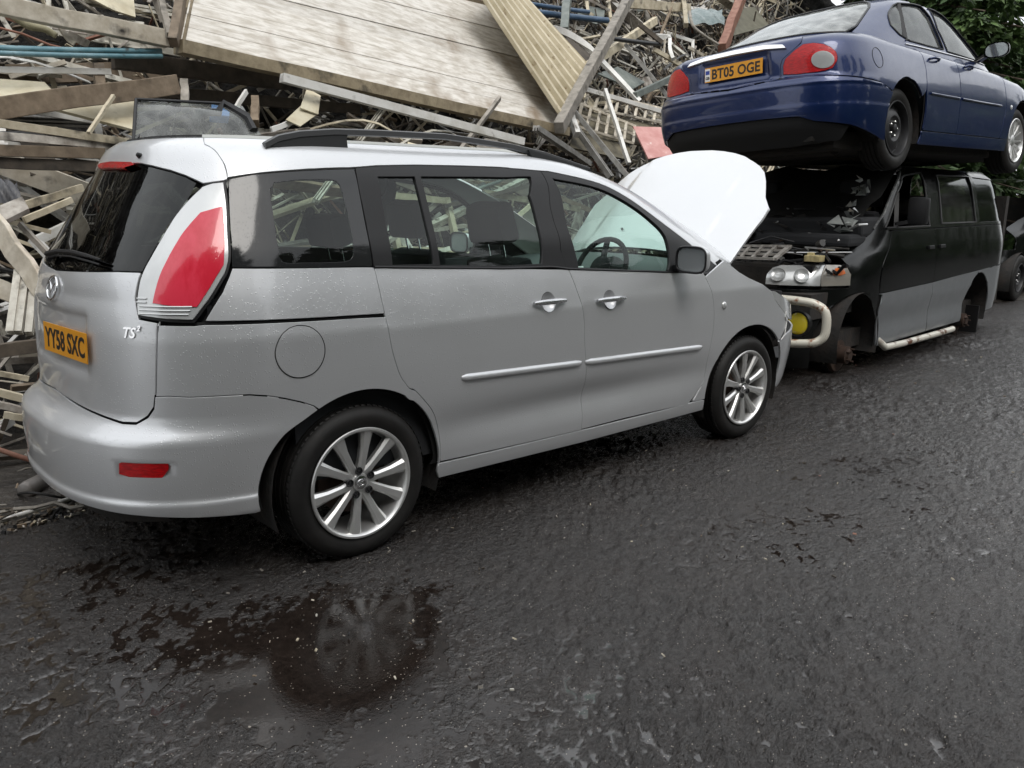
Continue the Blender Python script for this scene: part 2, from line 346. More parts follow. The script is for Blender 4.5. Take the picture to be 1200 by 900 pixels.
class Ring:
    """skin P(u, z): u = x on the flank between xc and xd, wraps round the tail for u < xc (tail centre at xc-Lr)
    and round the nose for u > xd (nose centre at xd+Lf); flank on -y"""
    def __init__(s, wz, xr, xf, xc, xd, Lr=1.6, Lf=1.4, nr=(3.4, 2.5), nf=(2.6, 2.4), width=None, push=None):
        s.wz, s.xr, s.xf, s.xc, s.xd, s.Lr, s.Lf, s.nr, s.nf, s.width, s.push = Curve(wz), Curve(xr), Curve(xf), xc, xd, Lr, Lf, nr, nf, width, push
        s.tr = s._tab(nr, xc - float(np.mean(s.xr.y)), float(np.max(s.wz.y))); s.tf = s._tab(nf, float(np.mean(s.xf.y)) - xd, float(np.max(s.wz.y)))
    def _tab(s, nm, a, w):
        ph = np.linspace(0, np.pi/2, 1500); X = a*np.cos(ph)**(2/nm[0]); Y = w*np.sin(ph)**(2/nm[1])
        X[-1] = 0
        L = np.concatenate([[0], np.cumsum(np.hypot(np.diff(X), np.diff(Y)))]); return L / L[-1], ph
    def half(s, u, z):
        u, z = np.broadcast_arrays(np.asarray(u, float), np.asarray(z, float)); w = s.wz(z)
        um = np.clip(u, s.xc, s.xd); 
        if s.width is not None: w = w + s.width(um, z)
        x = u.copy(); y = w.copy()
        r = u < s.xc; f = u > s.xd
        k = np.clip((u - (s.xc - s.Lr)) / s.Lr, 0, 1); ph = np.interp(k, *s.tr)
        x = np.where(r, s.xc - (s.xc - s.xr(z)) * np.clip(np.cos(ph), 0, 1)**(2/s.nr[0]), x); y = np.where(r, w * np.sin(ph)**(2/s.nr[1]), y)
        k = np.clip(((s.xd + s.Lf) - u) / s.Lf, 0, 1); ph = np.interp(k, *s.tf)
        x = np.where(f, s.xd + (s.xf(z) - s.xd) * np.clip(np.cos(ph), 0, 1)**(2/s.nf[0]), x); y = np.where(f, w * np.sin(ph)**(2/s.nf[1]), y)
        return x, y, z
    def P(s, u, z):
        u = np.asarray(u, float); c0 = s.xc - s.Lr; c1 = s.xd + s.Lf
        left = (u < c0) | (u > c1); uu = np.where(u < c0, 2*c0 - u, np.where(u > c1, 2*c1 - u, u))
        x, y, z = s.half(uu, z)
        p = np.stack([x, np.where(left, y, -y), z], -1)
        if s.push is not None: p = s.push(p, uu, z)
        return p
    def mirror_u(s, u, front=False):
        return 2*((s.xd + s.Lf) if front else (s.xc - s.Lr)) - np.asarray(u)
    def N(s, u, z, e=1.5e-3):
        a = s.P(u + e, z) - s.P(u - e, z); b = s.P(u, np.asarray(z) + e) - s.P(u, np.asarray(z) - e)
        n = np.cross(a, b); n /= np.linalg.norm(n, axis=-1, keepdims=True) + 1e-12
        return n
def mz_width(x, z):
    # doors hollow below the strip, arch swell over the wheels, cabin narrowing towards the nose
    d = -0.030*np.exp(-((z-.475)/.075)**2) * np.clip(1 - np.abs(x-1.35)/1.05, 0, 1)**.5
    d = d + 0.012*np.exp(-((z-.60)/.20)**2) * np.exp(-((x-2.72)/.42)**2)
    d = d - 0.02*np.clip((x-1.6)/1.2, 0, 1)**2*np.clip((z-.9)/.3, 0, 1)
    return d
MZ_W = [(.15,.80),(.25,.845),(.35,.858),(.45,.868),(.55,.876),(.66,.883),(.80,.8865),(.93,.8855),(.948,.8845),(.962,.8815),(1.02,.8705),(1.10,.853),(1.17,.834),(1.25,.812),(1.35,.770),(1.45,.728),(1.54,.688),(1.60,.650),(1.645,.600),(1.67,.53)]
MZ_XR = [(.15,-.88),(.25,-.93),(.35,-.965),(.50,-.975),(.58,-.97),(.64,-.90),(.68,-.885),(.80,-.885),(.95,-.88),(1.06,-.865),(1.15,-.84),(1.30,-.755),(1.45,-.66),(1.56,-.59),(1.61,-.565),(1.645,-.54),(1.67,-.50)]
MZ_XF = [(.15,3.66),(.3,3.77),(.5,3.80),(.7,3.76),(.85,3.68),(1.0,3.50),(1.15,3.3)]
MZ_XFU = [(.95,3.12),(1.10,2.95),(1.2,2.76),(1.3,2.54),(1.4,2.31),(1.5,2.05),(1.58,1.77),(1.63,1.52),(1.67,1.2)]
mz_low = Ring(MZ_W, MZ_XR, MZ_XF, .25, 2.6, 1.75, 1.60, (4.2, 2.6), (3.0, 2.5), mz_width)
mz_up = Ring(MZ_W, MZ_XR, MZ_XFU, .25, .8, 1.75, 2.7, (4.2, 2.6), (8, 2.3), mz_width)
def shoulder(zt, r, xa, xb, k=1.0):
    """round the skin inwards over the last r metres below the rim height zt(x)"""
    ztc = Curve(zt)
    def f(p, u, z):
        t = np.clip((z - (ztc(p[..., 0]) - r)) / r, 0, .995); s = k * r * (1 - np.sqrt(1 - t*t))
        cx = np.clip(p[..., 0], xa, xb); dx = cx - p[..., 0]; dy = -p[..., 1]; L = np.hypot(dx, dy) + 1e-6
        return np.stack([p[..., 0] + dx/L*s, p[..., 1] + dy/L*s, p[..., 2]], -1)
    return f
def jg_width(x, z):
    return 0.02*np.exp(-((z-.55)/.25)**2)*(np.exp(-((x)/.42)**2) + np.exp(-((x-2.71)/.42)**2)) - .03*np.clip((x-1.9)/1.0, 0, 1)**2
JG_W = [(.12,.79),(.20,.86),(.32,.882),(.5,.896),(.62,.900),(.75,.888),(.88,.860),(1.0,.82)]
JG_XR = [(.12,-.90),(.22,-.99),(.32,-1.07),(.45,-1.10),(.60,-1.105),(.655,-1.09),(.68,-1.04),(.80,-1.045),(.90,-1.03),(1.0,-1.0)]
JG_XF = [(.12,3.3),(.3,3.52),(.5,3.58),(.7,3.5),(.85,3.2),(1.0,2.8)]
JG_ZT = [(-1.1,.945),(-.9,.975),(-.4,1.0),(.1,.985),(1.5,.95),(2.1,.925),(3.0,.85),(3.6,.72)]
JG_GW = [(.90,.815),(1.0,.785),(1.1,.750),(1.2,.710),(1.30,.668),(1.37,.630),(1.42,.575),(1.45,.49)]
JG_GXR = [(.90,-.86),(1.0,-.74),(1.1,-.52),(1.2,-.28),(1.30,-.04),(1.37,.16),(1.42,.34),(1.45,.52)]
JG_GXF = [(.90,2.85),(1.0,2.60),(1.1,2.37),(1.2,2.12),(1.30,1.86),(1.37,1.64),(1.42,1.45),(1.45,1.25)]
jg_low = Ring(JG_W, JG_XR, JG_XF, .1, 2.6, 1.9, 1.5, (5.5, 3.2), (2.8, 2.2), jg_width, shoulder(JG_ZT, .09, -.3, 2.6))
jg_up = Ring(JG_GW, JG_GXR, JG_GXF, .85, 1.0, 2.0, 1.8, (3.2, 3.4), (4.0, 2.8))
VN_W = [(.10,.80),(.25,.83),(.5,.845),(.85,.85),(1.0,.845),(1.1,.825),(1.3,.775),(1.5,.725),(1.65,.68),(1.72,.63),(1.76,.55)]
VN_XR = [(.10,-.72),(.25,-.80),(.50,-.83),(.58,-.80),(.62,-.74),(.80,-.70),(.90,-.62),(.98,-.45),(1.05,-.25),(1.15,-.02),(1.35,.28),(1.55,.58),(1.68,.78),(1.76,.95)]
VN_XF = [(.10,4.0),(.5,4.12),(1.0,4.12),(1.2,4.09),(1.5,4.02),(1.76,3.9)]
VN_ZT = [(-.9,.90),(-.5,.98),(0,1.12),(.5,3)]
vn = Ring(VN_W, VN_XR, VN_XF, .95, 3.3, 2.3, 1.3, (3.8, 2.8), (5, 3.0))
JG_M = [5.2384, 0.3334, 1.6455, 0.0113, -0.0121, -0.0592]
VN_M = [5.03, .41, 0.0, .067, 0, 0]
D_MZ = {"mz_lamp":[[-0.676,1.49],[-0.657,1.497],[-0.632,1.504],[-0.603,1.507],[-0.579,1.509],[-0.572,1.494],[-0.562,1.472],[-0.551,1.447],[-0.541,1.421],[-0.535,1.402],[-0.529,1.382],[-0.523,1.36],[-0.518,1.339],[-0.513,1.319],[-0.509,1.302],[-0.501,1.273],[-0.495,1.248],[-0.492,1.227],[-0.493,1.198],[-0.497,1.179],[-0.504,1.165],[-0.515,1.144],[-0.528,1.121],[-0.541,1.099],[-0.553,1.081],[-0.568,1.063],[-0.582,1.044],[-0.594,1.029],[-0.603,1.018],[-0.62,1.018],[-0.645,1.019],[-0.673,1.02],[-0.702,1.021],[-0.726,1.023],[-0.753,1.026],[-0.779,1.028],[-0.803,1.031],[-0.819,1.033],[-0.82,1.048],[-0.823,1.071],[-0.824,1.097],[-0.824,1.117],[-0.823,1.139],[-0.822,1.162],[-0.818,1.187],[-0.815,1.205],[-0.81,1.225],[-0.805,1.246],[-0.8,1.267],[-0.794,1.287],[-0.788,1.306],[-0.781,1.328],[-0.773,1.349],[-0.766,1.369],[-0.757,1.389],[-0.746,1.407],[-0.733,1.427],[-0.717,1.446],[-0.701,1.464],[-0.686,1.479]],"mz_lamp_red":[[-0.646,1.39],[-0.563,1.412],[-0.558,1.395],[-0.55,1.371],[-0.541,1.343],[-0.534,1.317],[-0.529,1.294],[-0.525,1.27],[-0.521,1.246],[-0.517,1.226],[-0.515,1.212],[-0.523,1.193],[-0.536,1.166],[-0.549,1.14],[-0.56,1.121],[-0.573,1.101],[-0.584,1.083],[-0.592,1.071],[-0.607,1.071],[-0.627,1.072],[-0.651,1.073],[-0.672,1.074],[-0.701,1.077],[-0.729,1.081],[-0.749,1.083],[-0.746,1.102],[-0.742,1.128],[-0.737,1.158],[-0.732,1.19],[-0.726,1.219],[-0.721,1.244],[-0.714,1.27],[-0.707,1.29],[-0.7,1.308],[-0.691,1.325],[-0.675,1.35],[-0.658,1.374]],"mz_fog":[[-0.835,0.533],[-0.818,0.532],[-0.792,0.531],[-0.764,0.529],[-0.739,0.527],[-0.715,0.525],[-0.689,0.524],[-0.668,0.521],[-0.654,0.516],[-0.655,0.494],[-0.671,0.471],[-0.685,0.456],[-0.705,0.448],[-0.724,0.448],[-0.747,0.452],[-0.77,0.456],[-0.795,0.461],[-0.822,0.467],[-0.84,0.471]],"mz_cap":[[-0.144,0.89],[-0.145,0.906],[-0.149,0.921],[-0.155,0.936],[-0.163,0.949],[-0.173,0.961],[-0.185,0.971],[-0.198,0.979],[-0.213,0.984],[-0.228,0.987],[-0.243,0.988],[-0.258,0.986],[-0.273,0.982],[-0.286,0.975],[-0.299,0.966],[-0.31,0.955],[-0.319,0.942],[-0.326,0.928],[-0.331,0.913],[-0.334,0.898],[-0.334,0.882],[-0.331,0.867],[-0.326,0.852],[-0.319,0.838],[-0.31,0.825],[-0.299,0.814],[-0.287,0.805],[-0.273,0.798],[-0.258,0.794],[-0.243,0.792],[-0.228,0.793],[-0.213,0.796],[-0.198,0.801],[-0.185,0.809],[-0.173,0.819],[-0.163,0.831],[-0.155,0.844],[-0.149,0.859],[-0.145,0.874]],"mz_glass_front":[[1.52,1.544],[1.564,1.54],[1.627,1.535],[1.701,1.529],[1.776,1.522],[1.845,1.513],[1.898,1.504],[1.936,1.493],[1.966,1.48],[1.989,1.466],[2.007,1.451],[2.021,1.436],[2.032,1.419],[2.042,1.397],[2.044,1.373],[2.042,1.348],[2.037,1.324],[2.03,1.303],[2.015,1.281],[1.995,1.26],[1.975,1.243],[1.961,1.232],[1.772,1.073],[1.205,1.128],[1.214,1.151],[1.223,1.183],[1.236,1.221],[1.251,1.262],[1.271,1.303],[1.294,1.34],[1.327,1.377],[1.368,1.416],[1.413,1.455],[1.456,1.492],[1.494,1.522]],"mz_glass_rear_a":[[0.225,1.532],[0.407,1.536],[0.407,1.518],[0.407,1.493],[0.407,1.464],[0.406,1.432],[0.406,1.4],[0.405,1.369],[0.404,1.337],[0.403,1.301],[0.402,1.265],[0.401,1.231],[0.4,1.203],[0.399,1.182],[0.196,1.188],[0.197,1.208],[0.198,1.236],[0.2,1.269],[0.201,1.305],[0.203,1.339],[0.206,1.371],[0.208,1.401],[0.212,1.432],[0.216,1.463],[0.219,1.491],[0.223,1.515]],"mz_glass_rear_b":[[0.443,1.537],[1.283,1.55],[1.248,1.529],[1.197,1.502],[1.139,1.469],[1.078,1.433],[1.022,1.397],[0.977,1.362],[0.942,1.326],[0.912,1.287],[0.887,1.247],[0.866,1.209],[0.849,1.178],[0.836,1.155],[0.433,1.177],[0.434,1.198],[0.435,1.228],[0.437,1.262],[0.438,1.299],[0.439,1.336],[0.44,1.368],[0.441,1.4],[0.441,1.432],[0.442,1.465],[0.442,1.494],[0.442,1.519]],"mz_qglass":[[-0.566,1.515],[-0.552,1.517],[-0.533,1.52],[-0.51,1.524],[-0.484,1.528],[-0.456,1.532],[-0.425,1.535],[-0.391,1.538],[-0.353,1.541],[-0.313,1.544],[-0.27,1.547],[-0.227,1.549],[-0.184,1.552],[-0.138,1.554],[-0.086,1.557],[-0.034,1.559],[0.015,1.561],[0.056,1.562],[0.086,1.564],[0.087,1.544],[0.088,1.516],[0.089,1.483],[0.09,1.448],[0.091,1.412],[0.092,1.378],[0.093,1.345],[0.094,1.308],[0.095,1.271],[0.096,1.236],[0.097,1.207],[0.098,1.186],[0.063,1.187],[0.015,1.189],[-0.042,1.192],[-0.103,1.194],[-0.163,1.196],[-0.216,1.198],[-0.266,1.2],[-0.319,1.201],[-0.369,1.202],[-0.416,1.203],[-0.455,1.204],[-0.483,1.205],[-0.486,1.22],[-0.491,1.24],[-0.497,1.267],[-0.505,1.302],[-0.514,1.333],[-0.525,1.372],[-0.537,1.414],[-0.549,1.455],[-0.559,1.49]],"mz_qclear":[[-0.353,1.502],[-0.338,1.503],[-0.317,1.506],[-0.292,1.508],[-0.264,1.511],[-0.236,1.513],[-0.21,1.514],[-0.181,1.515],[-0.151,1.516],[-0.121,1.517],[-0.094,1.517],[-0.073,1.517],[-0.037,1.512],[-0.019,1.499],[-0.01,1.483],[-0.005,1.462],[-0.001,1.438],[0.002,1.417],[0.006,1.395],[0.008,1.372],[0.011,1.35],[0.013,1.322],[0.014,1.296],[0.014,1.273],[0.013,1.247],[0.007,1.228],[-0.003,1.217],[-0.031,1.211],[-0.05,1.21],[-0.074,1.21],[-0.101,1.211],[-0.129,1.211],[-0.156,1.212],[-0.18,1.213],[-0.207,1.214],[-0.232,1.214],[-0.255,1.214],[-0.276,1.216],[-0.292,1.22],[-0.309,1.238],[-0.315,1.269],[-0.32,1.285],[-0.325,1.305],[-0.33,1.327],[-0.335,1.35],[-0.34,1.372],[-0.345,1.391],[-0.353,1.416],[-0.36,1.44],[-0.367,1.46],[-0.37,1.477]],"mz_rdoor_low":[[0.103,1.183],[0.154,1.18],[0.224,1.176],[0.307,1.172],[0.398,1.167],[0.492,1.161],[0.584,1.156],[0.683,1.15],[0.795,1.143],[0.91,1.136],[1.019,1.129],[1.111,1.124],[1.176,1.119],[1.182,1.119],[1.188,1.102],[1.197,1.077],[1.208,1.048],[1.218,1.018],[1.228,0.99],[1.236,0.966],[1.244,0.939],[1.25,0.917],[1.254,0.896],[1.258,0.873],[1.26,0.855],[1.261,0.838],[1.262,0.819],[1.263,0.796],[1.266,0.767],[1.27,0.737],[1.276,0.703],[1.282,0.665],[1.288,0.625],[1.293,0.585],[1.297,0.545],[1.298,0.504],[1.298,0.458],[1.297,0.411],[1.295,0.368],[1.294,0.331],[1.293,0.304],[1.24,0.305],[1.166,0.306],[1.079,0.308],[0.986,0.309],[0.895,0.311],[0.813,0.313],[0.736,0.314],[0.656,0.316],[0.578,0.318],[0.507,0.32],[0.447,0.322],[0.403,0.323],[0.402,0.337],[0.401,0.357],[0.4,0.38],[0.399,0.405],[0.396,0.429],[0.393,0.451],[0.388,0.473],[0.382,0.494],[0.374,0.515],[0.366,0.535],[0.355,0.555],[0.344,0.572],[0.331,0.589],[0.317,0.605],[0.302,0.622],[0.288,0.637],[0.274,0.652],[0.258,0.668],[0.24,0.682],[0.224,0.695],[0.208,0.709],[0.195,0.724],[0.185,0.742],[0.176,0.761],[0.169,0.781],[0.163,0.8],[0.158,0.817],[0.151,0.841],[0.146,0.863],[0.141,0.889],[0.138,0.909],[0.134,0.932],[0.13,0.956],[0.127,0.979],[0.124,0.999],[0.121,1.025],[0.118,1.047],[0.115,1.073],[0.113,1.095],[0.11,1.12],[0.107,1.145],[0.105,1.167]],"mz_rdoor_up":[[0.098,1.567],[0.112,1.568],[0.131,1.57],[0.153,1.571],[0.179,1.573],[0.21,1.575],[0.244,1.577],[0.283,1.579],[0.326,1.581],[0.373,1.583],[0.425,1.585],[0.481,1.586],[0.542,1.587],[0.61,1.588],[0.684,1.589],[0.764,1.589],[0.845,1.589],[0.927,1.588],[1.007,1.588],[1.09,1.587],[1.181,1.585],[1.271,1.583],[1.355,1.582],[1.426,1.58],[1.477,1.579],[1.489,1.579],[1.462,1.562],[1.424,1.538],[1.379,1.509],[1.333,1.479],[1.29,1.448],[1.257,1.42],[1.233,1.394],[1.215,1.367],[1.2,1.34],[1.187,1.313],[1.176,1.287],[1.164,1.262],[1.152,1.236],[1.141,1.21],[1.131,1.183],[1.122,1.159],[1.114,1.139],[1.109,1.124],[1.051,1.127],[0.971,1.132],[0.877,1.138],[0.775,1.145],[0.675,1.151],[0.584,1.156],[0.496,1.161],[0.403,1.166],[0.311,1.171],[0.226,1.176],[0.155,1.18],[0.103,1.182],[0.102,1.199],[0.101,1.222],[0.099,1.248],[0.098,1.274],[0.097,1.294],[0.097,1.314],[0.097,1.336],[0.097,1.357],[0.096,1.378],[0.095,1.4],[0.094,1.423],[0.092,1.446],[0.091,1.467],[0.09,1.487],[0.09,1.511],[0.092,1.534],[0.093,1.553],[0.095,1.567]],"mz_fdoor_low":[[1.188,1.119],[1.24,1.115],[1.312,1.111],[1.397,1.105],[1.49,1.099],[1.585,1.092],[1.677,1.086],[1.773,1.079],[1.879,1.071],[1.989,1.062],[2.091,1.054],[2.177,1.047],[2.239,1.043],[2.249,1.028],[2.263,1.007],[2.278,0.983],[2.29,0.959],[2.298,0.941],[2.306,0.922],[2.312,0.902],[2.318,0.882],[2.323,0.86],[2.326,0.842],[2.328,0.823],[2.33,0.803],[2.331,0.783],[2.331,0.761],[2.33,0.738],[2.328,0.712],[2.325,0.685],[2.32,0.656],[2.316,0.627],[2.311,0.598],[2.308,0.57],[2.307,0.544],[2.308,0.517],[2.31,0.491],[2.31,0.465],[2.307,0.441],[2.299,0.418],[2.283,0.394],[2.262,0.371],[2.237,0.348],[2.213,0.327],[2.191,0.31],[2.177,0.297],[2.126,0.299],[2.056,0.301],[1.973,0.303],[1.884,0.306],[1.796,0.308],[1.717,0.309],[1.64,0.31],[1.559,0.31],[1.479,0.309],[1.406,0.309],[1.344,0.308],[1.299,0.308],[1.293,0.304],[1.294,0.331],[1.295,0.368],[1.297,0.411],[1.298,0.458],[1.298,0.504],[1.297,0.545],[1.293,0.585],[1.288,0.625],[1.282,0.665],[1.276,0.703],[1.27,0.737],[1.266,0.767],[1.263,0.796],[1.262,0.819],[1.261,0.838],[1.26,0.855],[1.258,0.873],[1.254,0.896],[1.25,0.917],[1.244,0.939],[1.236,0.966],[1.228,0.99],[1.218,1.018],[1.208,1.048],[1.197,1.077],[1.188,1.102],[1.182,1.119]],"mz_fdoor_up":[[1.492,1.577],[1.507,1.577],[1.526,1.578],[1.549,1.578],[1.577,1.578],[1.611,1.576],[1.65,1.573],[1.7,1.569],[1.762,1.562],[1.829,1.555],[1.896,1.547],[1.955,1.538],[2.001,1.529],[2.039,1.518],[2.063,1.506],[2.079,1.493],[2.09,1.479],[2.101,1.463],[2.11,1.444],[2.115,1.424],[2.117,1.402],[2.118,1.379],[2.12,1.357],[2.123,1.334],[2.124,1.311],[2.126,1.288],[2.128,1.264],[2.132,1.24],[2.137,1.219],[2.142,1.197],[2.148,1.174],[2.154,1.151],[2.162,1.13],[2.171,1.111],[2.184,1.09],[2.201,1.069],[2.219,1.051],[2.234,1.036],[2.245,1.025],[2.176,1.031],[2.081,1.04],[1.968,1.051],[1.849,1.062],[1.732,1.072],[1.629,1.082],[1.533,1.09],[1.435,1.098],[1.34,1.106],[1.254,1.113],[1.181,1.119],[1.128,1.123],[1.109,1.124],[1.114,1.139],[1.122,1.159],[1.131,1.183],[1.141,1.21],[1.152,1.236],[1.164,1.262],[1.176,1.287],[1.187,1.313],[1.2,1.34],[1.215,1.367],[1.233,1.394],[1.257,1.42],[1.29,1.448],[1.333,1.479],[1.379,1.509],[1.424,1.538],[1.462,1.562],[1.489,1.579]],"mz_quarter_up":[[-0.488,1.202],[-0.459,1.202],[-0.419,1.201],[-0.372,1.199],[-0.32,1.198],[-0.267,1.197],[-0.216,1.195],[-0.162,1.193],[-0.103,1.191],[-0.041,1.188],[0.016,1.186],[0.065,1.184],[0.099,1.183],[0.101,1.183],[0.123,1.003],[0.124,0.999],[0.082,1.001],[0.023,1.004],[-0.046,1.007],[-0.12,1.01],[-0.192,1.013],[-0.256,1.015],[-0.316,1.016],[-0.377,1.017],[-0.437,1.018],[-0.492,1.019],[-0.538,1.02],[-0.571,1.02],[-0.572,1.023],[-0.565,1.037],[-0.556,1.056],[-0.546,1.078],[-0.535,1.099],[-0.524,1.12],[-0.511,1.142],[-0.499,1.163],[-0.491,1.179],[-0.485,1.202]],"_topline":[[-0.57,1.518],[-0.556,1.52],[-0.536,1.523],[-0.513,1.526],[-0.486,1.53],[-0.456,1.533],[-0.425,1.537],[-0.391,1.54],[-0.353,1.543],[-0.312,1.546],[-0.27,1.549],[-0.227,1.552],[-0.184,1.555],[-0.139,1.557],[-0.09,1.56],[-0.041,1.562],[0.007,1.564],[0.051,1.565],[0.09,1.567],[0.121,1.569],[0.145,1.571],[0.166,1.572],[0.187,1.574],[0.212,1.575],[0.244,1.577],[0.284,1.579],[0.327,1.581],[0.374,1.583],[0.425,1.585],[0.481,1.586],[0.542,1.587],[0.61,1.588],[0.684,1.589],[0.764,1.589],[0.845,1.589],[0.927,1.588],[1.007,1.588],[1.088,1.587],[1.174,1.585],[1.26,1.584],[1.342,1.582],[1.416,1.58],[1.477,1.579],[1.521,1.578],[1.55,1.578],[1.571,1.578],[1.59,1.578],[1.614,1.576],[1.65,1.573],[1.701,1.568],[1.763,1.562],[1.83,1.555],[1.896,1.547],[1.955,1.538],[2.001,1.529],[2.039,1.518],[2.063,1.506],[2.079,1.493],[2.09,1.479],[2.101,1.463],[2.11,1.444],[2.115,1.424],[2.117,1.402],[2.118,1.379],[2.12,1.357],[2.123,1.334],[2.124,1.311],[2.126,1.288],[2.128,1.264],[2.132,1.24],[2.137,1.219],[2.142,1.197],[2.148,1.174],[2.154,1.151],[2.162,1.13],[2.171,1.111],[2.184,1.09],[2.201,1.069],[2.219,1.051],[2.234,1.036],[2.245,1.025]],"_gmid":[[0.103,1.183],[0.105,1.167],[0.107,1.145],[0.11,1.12],[0.113,1.095],[0.115,1.073],[0.118,1.047],[0.121,1.025],[0.124,0.999],[0.127,0.979],[0.13,0.956],[0.134,0.932],[0.138,0.909],[0.141,0.889],[0.146,0.863],[0.151,0.841],[0.158,0.817],[0.163,0.8],[0.169,0.781],[0.176,0.761],[0.185,0.742],[0.195,0.724],[0.208,0.709],[0.224,0.695],[0.24,0.682],[0.258,0.668],[0.274,0.652],[0.288,0.637],[0.302,0.622],[0.317,0.605],[0.331,0.589],[0.344,0.572],[0.355,0.555],[0.366,0.535],[0.374,0.515],[0.382,0.494],[0.388,0.473],[0.393,0.451],[0.396,0.429],[0.399,0.405],[0.4,0.38],[0.401,0.357],[0.402,0.337],[0.403,0.323]],"_fd":[[2.239,1.042],[2.249,1.028],[2.263,1.007],[2.278,0.983],[2.29,0.959],[2.298,0.941],[2.306,0.922],[2.312,0.902],[2.318,0.882],[2.323,0.86],[2.326,0.842],[2.328,0.823],[2.33,0.803],[2.331,0.783],[2.331,0.761],[2.33,0.738],[2.328,0.712],[2.325,0.685],[2.32,0.656],[2.316,0.627],[2.311,0.598],[2.308,0.57],[2.307,0.544],[2.308,0.517],[2.31,0.491],[2.31,0.465],[2.307,0.441],[2.299,0.418],[2.283,0.394],[2.262,0.371],[2.237,0.348],[2.213,0.327],[2.191,0.31],[2.177,0.297]],"_blow":[[1.182,1.119],[1.188,1.102],[1.197,1.077],[1.208,1.048],[1.218,1.018],[1.228,0.99],[1.236,0.966],[1.244,0.939],[1.25,0.917],[1.254,0.896],[1.258,0.873],[1.26,0.855],[1.261,0.838],[1.262,0.819],[1.263,0.796],[1.266,0.767],[1.27,0.737],[1.276,0.703],[1.282,0.665],[1.288,0.625],[1.293,0.585],[1.297,0.545],[1.298,0.504],[1.298,0.458],[1.297,0.411],[1.295,0.368],[1.294,0.331],[1.293,0.304]]}
